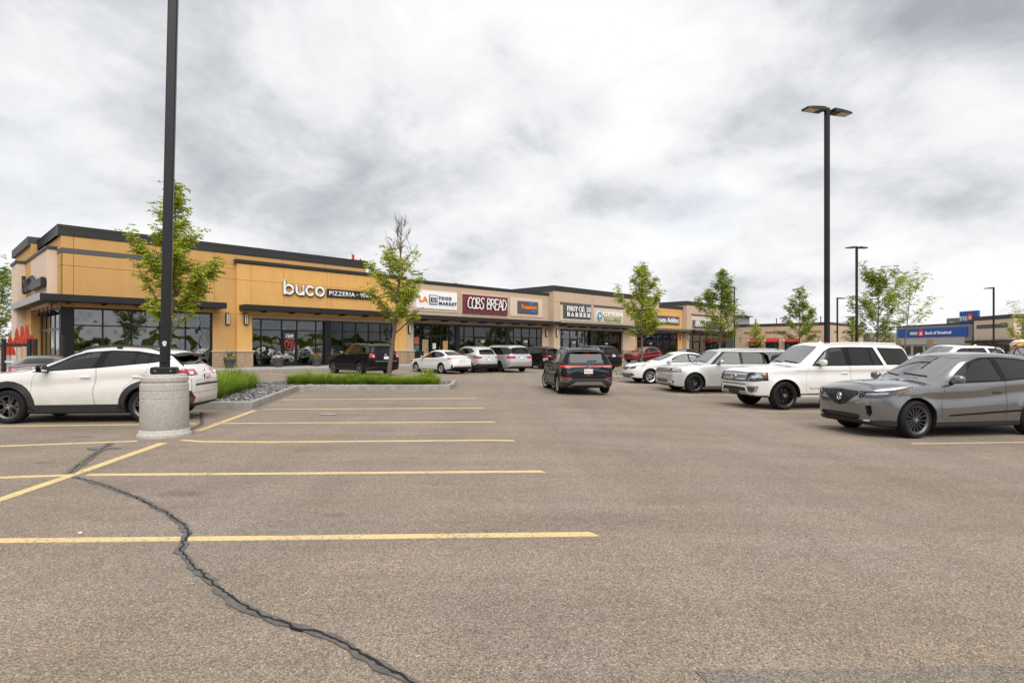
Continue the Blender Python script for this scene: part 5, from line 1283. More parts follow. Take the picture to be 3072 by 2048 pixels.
class Bld:
    def __init__(s, name, label, s0, cat='building', group='shop units of the strip mall', org=None, rz=None):
        s.s0 = s0; s.rz = FA if rz is None else rz
        s.root = empty(name, FW(s0, 0, 0) if org is None else org, s.rz); tag(s.root, label, cat, group)
    def bx(s, name, S0, S1, D0, D1, Z0, Z1, mat, par=None, bev=.0):
        m = MB(); (m.bbox if bev else m.box)(*([S0 - s.s0, S1 - s.s0, -D1, -D0, Z0, Z1] + ([bev] if bev else [])))
        return m.build(name, mat, par or s.root)
    def panels(s, S, Z, d, mat, th=.10, gap=.016, skip=(), name='wall_panel', par=None, joint=JOINT):
        for i in range(len(S) - 1):
            for j in range(len(Z) - 1):
                if (i, j) in skip: continue
                s.bx(name, S[i] + gap / 2, S[i + 1] - gap / 2, d - th, d, Z[j] + gap / 2, Z[j + 1] - gap / 2, mat, par, .008)
    def cornice(s, S0, S1, D, Z0, Z1, back=.6, out=.14, mat=CHAR, left=True, right=True):
        m = MB()
        pr = [(D - back, Z0), (D + .03, Z0), (D + .05, Z0 + .04), (D + out, Z1 - .10), (D + out + .02, Z1 - .09), (D + out + .02, Z1), (D - back, Z1)]
        m.add(*prism([(-a, b) for a, b in pr], 'x', S0 - s.s0 - (out if left else 0), S1 - s.s0 + (out if right else 0)))
        o = m.build('cornice', mat, s.root)
        s.bx('coping', S0 - (out if left else 0) - .02, S1 + (out if right else 0) + .02, D - back, D + out + .05, Z1 + .002, Z1 + .03, CHARD, o)
        return o
    def canopy(s, S0, S1, D0, D1, Z0, Z1, n=5, mat=CHARD):
        o = s.bx('canopy', S0, S1, D0, D1, Z0, Z1, mat, None, .015)
        for i in range(n):
            x = lerp(S0 + .5, S1 - .5, (i + .5) / n)
            s.bx('bracket', x - .05, x + .05, D0, D1 - .25, Z0 - .10, Z0 - .002, mat, o)
        return o
    def store(s, S, Z0, Zt, Z1, D, doors=(), g=SGLASS, blinds=(), deep=2.6, wide=.07, dark=(), wall=ROOM):
        """frame of bars, a pane in every field; doors = {field: number}"""
        m = MB(); o0 = -s.s0
        for i, x in enumerate(S):
            h = wide / 2 if 0 < i < len(S) - 1 else wide * .75
            m.box(x - h + o0, x + h + o0, -D - .05, -D + .09, Z0, Z1)
        for a, b in zip(S, S[1:]):
            a1, b1 = a + wide / 2 + o0, b - wide / 2 + o0
            for z, hh in ((Z0 + .06, .06), (Zt, .035), (Z1 - .04, .04)): m.box(a1, b1, -D - .046, -D + .086, z - hh, z + hh)
        fr = m.build('storefront', FRAME, s.root)
        for i, (a, b) in enumerate(zip(S, S[1:])):
            a1, b1 = a + wide / 2, b - wide / 2
            for r, (za, zb) in enumerate(((Z0 + .12, Zt - .035), (Zt + .035, Z1 - .08))):
                if (i, r) in dark: s.bx('spandrel', a1, b1, D - .03, D + .02, za, zb, FRAME, fr); continue
                s.bx('pane', a1, b1, D - .015, D, za, zb, g, fr)
                if (i, r) in blinds: s.bx('blind', a1 - .02, b1 + .02, D - .20, D - .18, za, zb, BLIND, fr)
            if i in doors:
                m = MB(); x0, x1 = a1 + o0, b1 + o0; y0, y1 = -D - .075, -D - .02
                for q in ((x0, x0 + .11, Z0 + .02, Zt - .04), (x1 - .11, x1, Z0 + .02, Zt - .04), (x0 + .11, x1 - .11, Z0 + .02, Z0 + .28), (x0 + .11, x1 - .11, Zt - .16, Zt - .04)): m.box(q[0], q[1], y0, y1, q[2], q[3])
                dr = m.build('door', FRAME, s.root)
                m = MB(); m.tube([(x1 - .2, y0, Z0 + .95), (x1 - .2, y0 - .06, Z0 + .95), (x1 - .2, y0 - .06, Z0 + 1.35), (x1 - .2, y0, Z0 + 1.35)], .018, 6); m.build('handle', SILVER, dr)
                t = doors[i]
                if t: s.text(t, (a + b) / 2, Zt - .48, D + .03, .27, WHITE, dr, 'lettering', align='CENTER', bold=.008)
        # room behind
        m = MB(); a, b = S[0] + o0, S[-1] + o0; y = -D + .1
        m.add([(a, y, Z0 - .05), (b, y, Z0 - .05), (b, y + deep, Z0 - .05), (a, y + deep, Z0 - .05), (a, y, Z1), (b, y, Z1), (b, y + deep, Z1), (a, y + deep, Z1)], [(0, 1, 2, 3), (7, 6, 5, 4), (3, 2, 6, 7), (0, 3, 7, 4), (1, 5, 6, 2)])
        m.build('interior', wall, fr)
        return fr
    def text(s, t, S, Z, D, size, mat, par=None, name='lettering', depth=.0, **k):
        me = text_mesh(t, size, depth, mat, **k)
        for v in me.vertices: v.co = Vector((S - s.s0 + v.co.x, -D - v.co.z, Z + v.co.y))
        me.update(); return link(name, me, par or s.root)
    def sconce(s, S, Z0, Z1, D, label):
        r = empty('wall_sconce', s.root.matrix_basis @ Vector((S - s.s0, -D, Z0)), s.rz)
        tag(r, label, 'wall light', 'slim wall lights beside the shop fronts')
        m = MB(); m.bbox(-.13, .13, -.13, 0, 0, Z1 - Z0, .01); m.build('housing', BLK, r)
        for x in (-.055, .055):
            m = MB(); m.box(x - .028, x + .028, -.15, -.131, .06, Z1 - Z0 - .06); m.build('diffuser', M('sconce_diffuser', (.75, .75, .78), .4), r)

def sgn(b, name, label, S, Z, D):
    """a sign thing on building b; returns a Bld-like helper whose own origin is at (S, Z)"""
    q = Bld.__new__(Bld); q.s0 = S; q.rz = b.rz
    w = b.root.matrix_basis @ Vector((S - b.s0, -D, 0)); q.root = empty(name, (w.x, w.y, 0), b.rz); q.root.location.z = 0
    tag(q.root, label, 'sign', 'shop signs')
    return q
def serif(t): return ''.join(chr(0x1D400 + ord(c) - 65) if 'A' <= c <= 'Z' else chr(0x1D41A + ord(c) - 97) if 'a' <= c <= 'z' else c for c in t)
def script(t): return ''.join(chr(0x1D4D0 + ord(c) - 65) if 'A' <= c <= 'Z' else chr(0x1D4EA + ord(c) - 97) if 'a' <= c <= 'z' else c for c in t)
def ell(cx_, cy_, rx, ry, a0=0, a1=360, n=14): return [(cx_ + rx * math.cos(R(lerp(a0, a1, i / n))), cy_ + ry * math.sin(R(lerp(a0, a1, i / n)))) for i in range(n + 1)]

# ---- corner restaurant
bpy.context.view_layer.update()
B1 = Bld('restaurant_building', 'ochre corner restaurant with dark cornice and long black canopies', 0)
b = B1; SE = -9.15
b.bx('core', SE + .1, 9.5, -14.4, -.11, 3.85, 8.05, JOINT); b.bx('core', 9.5, 13.1, -14.4, -.11, 3.85, 7.0, JOINT)
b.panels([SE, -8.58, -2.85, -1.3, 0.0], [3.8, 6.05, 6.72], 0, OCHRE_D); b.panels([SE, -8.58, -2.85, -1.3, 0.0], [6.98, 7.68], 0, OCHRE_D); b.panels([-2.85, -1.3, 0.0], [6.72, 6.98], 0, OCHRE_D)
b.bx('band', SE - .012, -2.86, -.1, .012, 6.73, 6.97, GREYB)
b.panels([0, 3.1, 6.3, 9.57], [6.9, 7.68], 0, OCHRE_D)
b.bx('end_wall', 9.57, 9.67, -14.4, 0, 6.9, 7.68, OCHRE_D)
b.cornice(SE, 9.6, 0, 7.66, 8.19, back=14.4)
b.bx('pier', -1.42, 0, -.3, 0, 1.42, 3.8, OCHRE_D, None, .008)
# forward block with the main sign
b.panels([-.04, .87, 3.06, 6.28, 6.58, 9.86, 13.19], [3.8, 6.0, 7.06], .3, OCHRE, .3)
b.bx('pier', -.04, .94, -.3, .3, 1.42, 3.79, OCHRE, None, .008); b.bx('pier', 12.1, 13.19, -.3, .3, 1.42, 3.79, OCHRE, None, .008)
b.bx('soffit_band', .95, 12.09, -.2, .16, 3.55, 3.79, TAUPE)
b.cornice(-.04, 13.19, .3, 7.05, 7.28, back=.5, out=.10, right=False)
for (a, c, d) in ((-1.46, -.05, .07), (-.05, .98, .37), (12.06, 13.22, .37)):
    for k in range(2): b.bx('stone', lerp(a, c, k / 2) + .004, lerp(a, c, (k + 1) / 2) - .004, -.3, d, .33, 1.33, STONE, None, .01)
    b.bx('stone_cap', a - .05, c + .05 if a > -.5 else c, -.3, d + .05, 1.335, 1.42, CAPS, None, .012)
b.bx('corner_column', SE, -8.62, -.55, .0, .33, 3.8, FRAME)
b.store([-8.60, -7.24, -5.83, -4.38, -2.98, -1.50], .34, 2.82, 3.78, -.06, g=SGLASS)
b.canopy(-10.2, -1.0, .02, 1.25, 4.04, 4.40, 5)
b.store([.99, 1.61, 3.02, 4.12, 5.53, 6.12], .34, 2.80, 3.54, .05, doors={2: '1249'}, g=SGLASS)
b.bx('pier', 6.14, 6.62, -.05, .2, .34, 3.54, FRAME)
b.store([6.64, 7.65, 8.75, 9.85, 10.92, 12.05], .34, 2.80, 3.54, .05, g=DGLASS)
b.canopy(.09, 12.6, .32, 1.3, 4.02, 4.37, 6)
# the side towards the patio
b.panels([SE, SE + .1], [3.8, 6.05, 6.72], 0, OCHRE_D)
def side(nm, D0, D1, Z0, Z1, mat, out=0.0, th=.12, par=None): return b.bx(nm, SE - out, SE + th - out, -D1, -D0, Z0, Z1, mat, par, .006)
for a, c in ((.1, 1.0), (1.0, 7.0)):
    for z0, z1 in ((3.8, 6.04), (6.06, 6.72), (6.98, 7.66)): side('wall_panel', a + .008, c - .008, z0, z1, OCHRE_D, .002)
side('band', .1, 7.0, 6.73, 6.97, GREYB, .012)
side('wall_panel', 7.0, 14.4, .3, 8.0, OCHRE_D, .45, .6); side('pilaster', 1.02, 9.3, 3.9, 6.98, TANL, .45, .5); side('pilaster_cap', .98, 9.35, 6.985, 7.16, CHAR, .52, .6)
side('pilaster', 9.3, 11.8, .3, 6.98, TANL, .9, .5); side('pilaster_cap', 9.25, 11.85, 6.985, 7.16, CHAR, .97, .6)
b.bx('side_cornice', SE - .14, SE + .5, -7.0, -.62, 7.66, 8.19, CHAR); b.bx('side_cornice', SE - .6, SE + .5, -14.8, -7.005, 7.9, 8.44, CHAR)
b.bx('canopy', -10.2, SE, -10.4, .015, 4.04, 4.395, CHARD, None, .015); b.bx('fascia', -10.23, -10.2, -10.4, 1.25, 4.03, 4.41, M('pale_fascia', (.42, .42, .42), .5, .5))
# side glazing
m = MB(); y0 = .3
for i in range(7): D = lerp(.25, 9.4, i / 6); m.box(SE - .02, SE + .06, D - .05, D + .05, .34, 3.72)
for z in (.4, 2.62, 3.68): m.box(SE - .018, SE + .058, .25, 9.4, z - .06, z + .06)
fr = m.build('side_storefront', FRAME, b.root)
for i in range(6):
    for z0, z1 in ((.46, 2.56), (2.68, 3.62)):
        a, c = lerp(.25, 9.4, i / 6) + .05, lerp(.25, 9.4, (i + 1) / 6) - .05
        m = MB(); m.box(SE + .01, SE + .02, a, c, z0, z1); m.build('pane', SGLASS, fr)
m = MB(); m.box(SE + 2.5, SE + 2.6, .3, 12, .3, 3.8); m.build('interior', ROOM, fr)
for D in (1.0, 2.4, 3.9, 5.3):
    q = empty('spot_light', FW(SE - .25, -D, 3.55), FA); tag(q, {1.0: 'first', 2.4: 'second', 3.9: 'third', 5.3: 'fourth'}[D] + ' small black spotlight under the side canopy from the restaurant corner', 'spotlight', 'spotlights under the side canopy')
    m = MB(); m.lathe([(.07, 0), (.10, .2), (.10, .24), (0, .24)], 10, 'x', (-.1, 0, 0)); m.build('can', BLK, q); m = MB(); m.box(-.02, .02, -.02, .02, .05, .46); m.build('stem', BLK, q)
b.sconce(-.53, 3.06, 3.83, 0, 'slim wall light on the recessed ochre wall left of the main sign block'); b.sconce(.50, 3.08, 3.85, .3, 'slim wall light on the ochre pier beside the restaurant entrance')

# main sign
q = sgn(b, 'restaurant_sign', 'white rounded restaurant letters with dark plaque on ochre wall', 2.75, 0, .3)
def stroke(q, name, strokes, S, Z, h, r, mat, par=None, w=.0, D=.06, slant=0.0):
    m = MB()
    for st in strokes: m.tube([(S - q.s0 + (x + y * slant) * h, -D, Z + y * h) for x, y in st], r, 8)
    return m.build(name, mat, par or q.root, True)
def flatstroke(q, name, strokes, S, Z, h, r, mat, D0, D1, par=None):
    """block letters: round pen strokes with a flat face"""
    m = MB()
    for st in strokes:
        n = len(st); cl = abs(st[0][0] - st[-1][0]) + abs(st[0][1] - st[-1][1]) < 1e-6
        for i, (x, y) in enumerate(st):
            if i == n - 1 and cl: break
            if i < n - 1:
                x2, y2 = st[i + 1]; d = Vector((x2 - x, y2 - y)).normalized(); nn = Vector((-d.y, d.x)) * (r / h)
                P = [(x + nn.x, y + nn.y), (x - nn.x, y - nn.y), (x2 - nn.x, y2 - nn.y), (x2 + nn.x, y2 + nn.y)]
                m.add(*prism([(S - q.s0 + a * h, Z + b_ * h) for a, b_ in P], 'y', -D1, -D0))
            e = .0004 * (i % 5)
            m.add(*prism([(S - q.s0 + (x + r / h * math.cos(2 * PI * k / 10)) * h, Z + (y + r / h * math.sin(2 * PI * k / 10)) * h) for k in range(10)], 'y', -D1 - e, -D0 + e))
    return m.build(name, mat, par or q.root)
LET = dict(b=[[(0, 1.38), (0, 0)], ell(.48, .48, .48, .48)], u=[[(0, .95), (0, .42)] + ell(.4, .40, .4, .4, 180, 360, 8) + [(.8, .95)], [(.8, .95), (.8, 0)]], c=[ell(.46, .48, .46, .48, 48, 312)], o=[ell(.48, .48, .48, .48)])
for ch, x in (('b', 3.06), ('u', 3.91), ('c', 4.62), ('o', 5.35)):
    flatstroke(q, 'letter_back', LET[ch], x + .05, 5.29, .62, .10, BLK, .0, .12); flatstroke(q, 'letter', LET[ch], x, 5.31, .62, .075, WHITE, .125, .16)
q.bx('plaque', 6.22, 9.95, .02, .10, 5.27, 5.86, BLK, None, .01)
q.text('PIZZERIA', 6.38, 5.40, .12, .45, WHITE, None, 'lettering', .015, space=1.12, bold=.004, fit=2.08); q.text('VINO', 8.92, 5.40, .12, .45, WHITE, None, 'lettering', .015, space=1.12, bold=.004, fit=.95)
m = MB(); m.box(8.56 - q.s0, 8.80 - q.s0, -.135, -.11, 5.53, 5.59); m.box(8.65 - q.s0, 8.71 - q.s0, -.137, -.111, 5.44, 5.68); m.build('plus', REDS, q.root)
# side sign
q2 = empty('side_sign', FW(SE - .5, -5.0, 0), FA); tag(q2, 'black raised letters on the pale pilaster facing the patio', 'sign')
m = MB(); x = -3.6
for ch, adv in (('b', 1.24), ('u', 1.10), ('c', .98), ('o', .96)):
    for st in LET[ch]: m.tube([(-.12, -(x + a * .8), 5.02 + b_ * .8) for a, b_ in st], .1, 6)
    x += adv * .8 + .15
m.build('lettering', BLK, q2, True); m = MB(); m.bbox(-.22, 0, -3.9, -.05, 4.95, 5.45, .02); m.build('plaque', BLK, q2)
# door roundel, poster, open sign
q = sgn(b, 'window_roundel', 'red ring with small letter on the restaurant door glass', 3.57, 0, .05)
stroke(q, 'ring', [ell(0, 0, .36, .36, n=24)], 3.57, 1.85, 1, .028, REDS, D=.05); stroke(q, 'letter', [[(-.12, .22), (-.12, -.12)], ell(0, 0, .12, .12)], 3.57, 1.83, 1, .024, REDS, D=.05)
q = sgn(b, 'open_sign', 'glowing oval neon open sign in restaurant window', 4.85, 0, .03)
OPN = M('neon_red', (.6, .05, .03), .4, emit=(1, .12, .05), es=.9); OPB = M('neon_blue', (.05, .12, .5), .4, emit=(.1, .3, 1), es=.5)
stroke(q, 'neon_oval', [ell(0, 0, .52, .21, n=26)], 4.85, 3.02, 1, .018, OPB, D=-.04); q.text('OPEN', 4.85, 2.91, -.03, .30, OPN, None, 'lettering', .004, align='CENTER', bold=.006)
q = sgn(b, 'window_poster', 'blue poster with red panel taped inside the entrance glass', 4.9, 0, .05)
q.bx('sheet', 4.42, 5.28, -.03, -.022, 1.68, 2.66, M('poster_blue', (.10, .30, .55), .6, var=.4, vs=3)); q.bx('panel', 4.66, 5.02, -.021, -.018, 1.80, 2.42, M('poster_red', (.55, .05, .03), .6)); q.bx('panel', 4.72, 4.98, -.017, -.015, 2.10, 2.17, WHITE); q.bx('panel', 4.72, 4.98, -.017, -.015, 1.98, 2.03, M('poster_tan', (.8, .6, .4), .6))

# ---- tan unit
B2 = Bld('tan_shop_building', 'tan shop row with white, burgundy and charcoal signs above black canopy', 13.2); b = B2
b.bx('core', 13.3, 31.1, -14, -.11, 3.62, 6.98, JOINTT)
b.panels([13.2, 18.86, 19.22, 25.1, 25.42, 30.1, 31.14], [3.62, 5.9, 6.94], 0, TANW, .11)
b.cornice(13.2, 31.16, 0, 6.93, 7.17, back=.5, out=.10, left=False)
for a, c in ((14.05, 18.82), (19.26, 25.06), (25.43, 30.06)): b.bx('sign_panel', a, c, .002, .045, 4.66, 6.46, TANL, None, .01)
b.bx('pier', 13.2, 14.1, -.3, .06, 1.4, 3.61, TANW, None, .008); b.bx('pier', 30.0, 31.14, -.3, .06, .33, 3.61, TANW, None, .008); b.bx('stone', 13.23, 14.15, -.3, .12, .33, 1.31, STONE, None, .01); b.bx('stone_cap', 13.23, 14.22, -.3, .18, 1.315, 1.4, CAPS, None, .012)
b.bx('soffit_band', 14.11, 29.99, -.25, .1, 3.55, 3.61, CHARD)
b.store([14.11, 14.79, 15.83, 16.96, 17.89, 18.57], .34, 2.66, 3.54, 0, doors={2: ''}, blinds={(3, 0), (3, 1), (4, 0), (4, 1)}, g=DGLASS)
b.bx('pier', 18.59, 19.0, -.1, .08, .34, 3.54, FRAME)
b.store([19.02, 19.62, 20.76, 22.94, 24.13, 24.8], .34, 2.60, 3.54, 0, doors={2: '1261'}, blinds={(i, 1) for i in range(5)} | {(1, 0)}, g=DGLASS)
b.bx('pier', 24.84, 25.27, -.1, .08, .34, 3.54, FRAME)
b.store([25.29, 25.91, 27.01, 28.16, 29.25, 29.98], .34, 2.62, 3.54, 0, doors={2: '1265'}, g=DGLASS)
b.canopy(13.3, 31.7, .02, 1.2, 3.93, 4.28, 8)
b.sconce(13.65, 2.75, 3.5, .06, 'slim wall light on the tan pier behind the young tree'); b.sconce(30.6, 2.75, 3.5, .06, 'slim wall light on the tan pier beside the corrugated strip')
for i in range(26): b.bx('corrugation', 31.2, 32.0, -.35, -.30 + .04 * (i % 2), .33 + 6.2 * i / 26, .33 + 6.2 * (i + 1) / 26, CORR)
q = sgn(b, 'market_sign', 'white food market sign board with dark blue letters', 14.3, 0, .05)
q.bx('board', 14.35, 18.72, .0, .06, 4.88, 6.34, WHITE, None, .01)
NAVY = M('sign_navy', (.015, .03, .12), .45); ORNG = M('sign_orange', (.8, .22, .02), .45)
q.bx('badge', 15.65, 16.55, .065, .10, 5.25, 6.05, NAVY, None, .01); q.bx('badge', 15.72, 16.48, .102, .112, 5.32, 5.98, WHITE); q.text('ES', 15.77, 5.45, .13, .55, NAVY, None, 'lettering', .01, bold=.015, fit=.66); q.text('LA', 14.6, 5.45, .10, .62, ORNG, None, 'lettering', .015, bold=.02, fit=.9)
q.text('FOOD', 16.68, 5.72, .10, .36, NAVY, None, 'lettering', .015, space=1.3, bold=.012, fit=1.38); q.text('MARKET', 16.68, 5.27, .10, .36, NAVY, None, 'lettering', .015, space=1.3, bold=.012, fit=1.98)
q = sgn(b, 'bakery_sign', 'burgundy board with white hand drawn bread shop letters', 19.4, 0, .05)
q.bx('board', 19.36, 24.97, .0, .10, 4.72, 6.36, M('sign_burgundy', (.17, .022, .035), .5), None, .01)
HL = dict(C=[[(.55, .88), (.42, 1.0), (.22, .92), (.06, .55), (.08, .15), (.3, 0), (.5, .1)]], O=[[(.3, 1), (.1, .75), (.03, .35), (.15, .02), (.4, .02), (.55, .4), (.5, .8), (.3, 1)]], B=[[(.12, 1), (.05, 0)], [(.12, 1), (.45, .95), (.45, .68), (.1, .52), (.5, .42), (.52, .12), (.05, 0)]],
          S=[[(.55, .92), (.35, 1.02), (.12, .82), (.25, .6), (.45, .4), (.45, .12), (.2, -.02), (.02, .12)]], R=[[(.1, 1), (.03, 0)], [(.1, 1), (.48, .9), (.42, .62), (.08, .5)], [(.2, .52), (.58, -.02)]], E=[[(.55, .95), (.12, 1), (.05, 0), (.5, .03)], [(.08, .52), (.45, .55)]], A=[[(.0, 0), (.3, 1), (.52, 0)], [(.1, .33), (.46, .36)]], D=[[(.12, 1), (.03, 0), (.4, .12), (.58, .55), (.4, .92), (.12, 1)]])
x = 19.82
for ch in 'COBS BREAD':
    if ch == ' ': x += .34; continue
    flatstroke(q, 'letter_back', HL[ch], x - .07, 5.10, .98, .05, BLK, .10, .16); flatstroke(q, 'letter', HL[ch], x, 5.13, .98, .05, WHITE, .165, .19); x += .50
q = sgn(b, 'phone_shop_sign', 'charcoal board with orange and blue phone shop lettering', 26.4, 0, .05)
BLUS = M('sign_blue', (.01, .20, .75), .45)
q.bx('board', 26.4, 29.33, .0, .10, 5.0, 6.17, GREYB, None, .01); q.text('Freedom', 26.85, 5.40, .13, .62, ORNG, None, 'lettering', .02, bold=.02, fit=2.2); q.text('mobile', 28.0, 5.09, .13, .34, BLUS, None, 'lettering', .02, bold=.012)
flatstroke(q, 'logo', [[(0, .3), (-.02, .1), (.08, 0)], [(.12, .32), (.08, 0), (.22, .1)], [(.24, .3), (.22, .08), (.1, .0)]], 28.25, 5.85, .9, .05, BLUS, .1, .15)
for k, (a, c, z0, z1, col) in enumerate([(14.2, 14.7, 1.9, 2.5, (.35, .08, .07)), (14.2, 14.7, .9, 1.8, (.05, .14, .12)), (15.0, 15.65, .8, 2.3, (.30, .22, .14)), (17.2, 17.75, 1.1, 2.2, (.42, .24, .10)), (16.1, 16.45, 1.5, 2.0, (.55, .55, .50))]):
    q = sgn(b, 'window_poster', ['small dark red poster in the market window corner', 'dark green poster under the red one in the market window', 'tall food poster left of the market door', 'round food picture poster right of the market door', 'small pale notice on the market door'][k], (a + c) / 2, 0, 0)
    q.bx('sheet', a, c, .004, .01, z0, z1, M('poster_%d' % k, col, .6, var=.5, vs=5))
    if k == 2: q.bx('footer', a, c, .011, .014, z0, z0 + .35, M('poster_amber', (.65, .35, .04), .6))

# ---- barber block
B3 = Bld('barber_building', 'taller tan block with dark cornice over barber and yoga studio', 31.7); b = B3; D3 = .6
b.bx('core', 31.2, 51.6, -14, D3 - .13, 3.55, 7.7, JOINTT); b.bx('side_wall', 31.06, 31.2, -14, D3, .3, 7.45, TANW)
b.panels([31.07, 34.6, 37.7, 38.0, 41.5, 44.0, 46.3], [6.34, 7.44], D3, TANW, .12); b.panels([31.07, 32.2, 37.6, 37.95, 43.75, 46.3], [3.55, 6.34], D3, TANW, .12); b.panels([46.3, 51.76], [6.34, 7.44], D3, TANW, .12)
b.cornice(31.07, 51.76, D3, 7.44, 7.93, back=14.5)
for a, c in ((32.22, 37.42), (38.0, 43.73)): b.bx('band', a, c, D3 + .001, D3 + .07, 6.10, 6.33, GREYB); b.bx('sign_panel', a, c, D3 + .001, D3 + .04, 4.45, 6.09, TANL, None, .01)
b.bx('pier', 31.07, 32.2, -.1, D3, .33, 3.54, TANW, None, .008); b.bx('pier', 43.72, 46.3, -.1, D3, 1.4, 3.54, TANW, None, .008); b.bx('stone', 43.74, 46.33, -.1, D3 + .05, .33, 1.31, STONE, None, .01); b.bx('stone_cap', 43.7, 46.4, -.1, D3 + .1, 1.315, 1.4, CAPS, None, .012)
b.store([32.23, 32.75, 34.14, 35.45, 36.73, 37.5], .34, 2.56, 3.48, D3 - .3, doors={2: '1269'}, g=SGLASS); b.bx('pier', 37.53, 37.97, .2, D3 - .1, .34, 3.54, FRAME)
b.store([38.0, 38.64, 40.21, 41.34, 42.99, 43.68], .34, 2.50, 3.48, D3 - .3, doors={2: '1273'}, blinds={(i, 1) for i in range(5)}, g=DGLASS)
b.bx('soffit_band', 32.22, 43.7, D3 - .3, D3 - .02, 3.48, 3.55, CHARD)
b.canopy(31.86, 45.2, D3, D3 + 1.15, 3.85, 4.19, 6)
b.sconce(31.6, 2.75, 3.5, D3, 'slim wall light on the tan pier left of the barber windows')
q = sgn(b, 'barber_sign', 'grey board with white serif barber letters with black backs', 32.6, 0, D3 + .04)
q.bx('board', 32.6, 37.32, .0, .09, 4.74, 6.08, GREYB, None, .01)
def st2(t, S, Z, size, **k):  # white face over a black return
    q.text(serif(t), S - .13, Z, .11, size, BLK, None, 'letter_back', .012, bold=.03, **k); q.text(serif(t), S, Z + .02, .15, size, WHITE, None, 'lettering', .015, bold=.012, **k)
st2('FIRST CL', 33.05, 5.48, .70, fit=2.85); st2('SS', 36.45, 5.48, .70, fit=.72); flatstroke(q, 'letter', [[(-.25, 0), (.1, 1), (.45, 0)]], 35.85, 5.42, .66, .03, WHITE, .12, .16)
st2('BARBER', 33.05, 4.90, .62, space=1.32, fit=4.1); q.bx('stripe', 33.0, 36.9, .092, .11, 5.40, 5.435, M('stripe_red', (.35, .03, .03), .5))
q = sgn(b, 'yoga_sign', 'round blue green emblem with white and green yoga studio letters', 38.4, 0, D3 + .04)
m = MB(); m.lathe([(0, -.1), (.46, -.1), (.46, .0)], 24, 'y', (.5, 0, 5.15)); m.build('emblem_disc', M('emblem_blue', (.03, .22, .42), .4, var=.5, vs=2), q.root); m = MB(); m.lathe([(.50, -.08), (.50, .0)], 24, 'y', (.5, 0, 5.15)); m.build('emblem_rim', WHITE, q.root)
flatstroke(q, 'leaf', [[(0, -.35), (0, .3)], [(0, -.2), (.25, .1)], [(0, -.2), (-.25, .1)]], 38.9, 5.15, .8, .05, WHITE, .1, .13)
q.text('OXYGEN', 39.6, 5.18, .08, .62, WHITE, None, 'lettering', .03, bold=.025, fit=3.75); q.text('YOGA & FITNESS', 39.8, 4.66, .08, .5, M('sign_lime', (.33, .50, .20), .5), None, 'lettering', .03, bold=.008, fit=3.3)
for S in (39.4, 42.1):
    q = sgn(b, 'window_decal', 'white lettering band on the %s yoga studio window' % ('first' if S < 40 else 'last'), S, 0, D3 - .3); q.text('HOT YOGA', S, 1.45, .02, .26, WHITE, None, 'lettering', align='CENTER'); q.text('& FITNESS', S, 1.18, .02, .26, WHITE, None, 'lettering', align='CENTER')

# ---- ochre unit
B4 = Bld('ochre_shop_building', 'small ochre shop unit with black sign board and grey canopy', 46.3); b = B4
b.bx('core', 46.3, 58.6, -14, -.11, 3.6, 6.9, JOINT); b.panels([46.3, 49.5, 52.6, 55.8, 58.2, 58.9], [3.6, 5.8, 6.45, 6.8], 0, OCHRE, .11); b.cornice(46.3, 58.9, 0, 6.79, 7.16, back=.5, out=.1, left=False)
b.bx('pier', 46.3, 47.6, -.2, .05, .33, 3.6, OCHRE, None, .008); b.bx('pier', 57.6, 58.9, -.2, .05, .33, 3.6, OCHRE, None, .008); b.store([47.6, 49.6, 51.9, 53.8, 55.6, 57.5], .34, 2.55, 3.5, 0, doors={1: '1277'}, g=DGLASS); b.bx('soffit_band', 47.6, 57.6, -.2, .05, 3.5, 3.6, CHARD)
b.canopy(46.5, 60.3, .05, 1.2, 3.8, 4.1, 6, GREYB); b.sconce(58.2, 2.7, 3.45, .05, 'slim wall light on the ochre pier beside the grey strip')
b.bx('grey_strip', 58.9, 59.4, -.3, -.15, .33, 6.9, GREYB)
q = sgn(b, 'massage_sign', 'black board with white letters on the small ochre shop', 50.6, 0, 0); q.bx('board', 50.4, 57.96, .002, .1, 4.72, 5.80, GREYB, None, .01); q.text('Massage Addict', 50.8, 4.98, .12, .86, WHITE, None, 'lettering', .02, fit=6.9, bold=.012)

# ---- end block
B5 = Bld('end_shop_building', 'tan end block with dark cornice and white script sign', 59.0); b = B5; D5 = .6
b.bx('core', 59.1, 73.4, -14, D5 - .13, 3.6, 7.7, JOINTT); b.bx('side_wall', 58.95, 59.1, -14, D5, .3, 7.45, TANW); b.panels([58.99, 60.2, 66, 73.67], [3.6, 6.3, 7.46], D5, TANW, .12); b.cornice(58.99, 73.67, D5, 7.45, 7.95, back=14.5)
b.bx('band', 60.3, 71.5, D5 + .001, D5 + .06, 6.05, 6.29, GREYB); b.bx('sign_panel', 60.3, 71.5, D5 + .001, D5 + .04, 4.2, 6.04, TANL, None, .01); b.bx('pier', 58.99, 59.7, -.1, D5, .33, 3.6, TANW, None, .008); b.bx('pier', 71.0, 73.67, -.1, D5, .33, 3.6, CHAR, None, .008)
b.store([59.75, 61.0, 63.2, 65.3, 67.3, 69.2, 70.95], .34, 2.55, 3.5, D5 - .2, doors={1: ''}, g=SGLASS); b.bx('soffit_band', 59.7, 71.0, D5 - .2, D5 - .02, 3.5, 3.6, CHARD); b.canopy(59.3, 72.0, D5, D5 + 1.1, 3.75, 4.05, 6); b.sconce(59.35, 2.7, 3.45, D5, 'slim wall light on the tan pier of the end block')
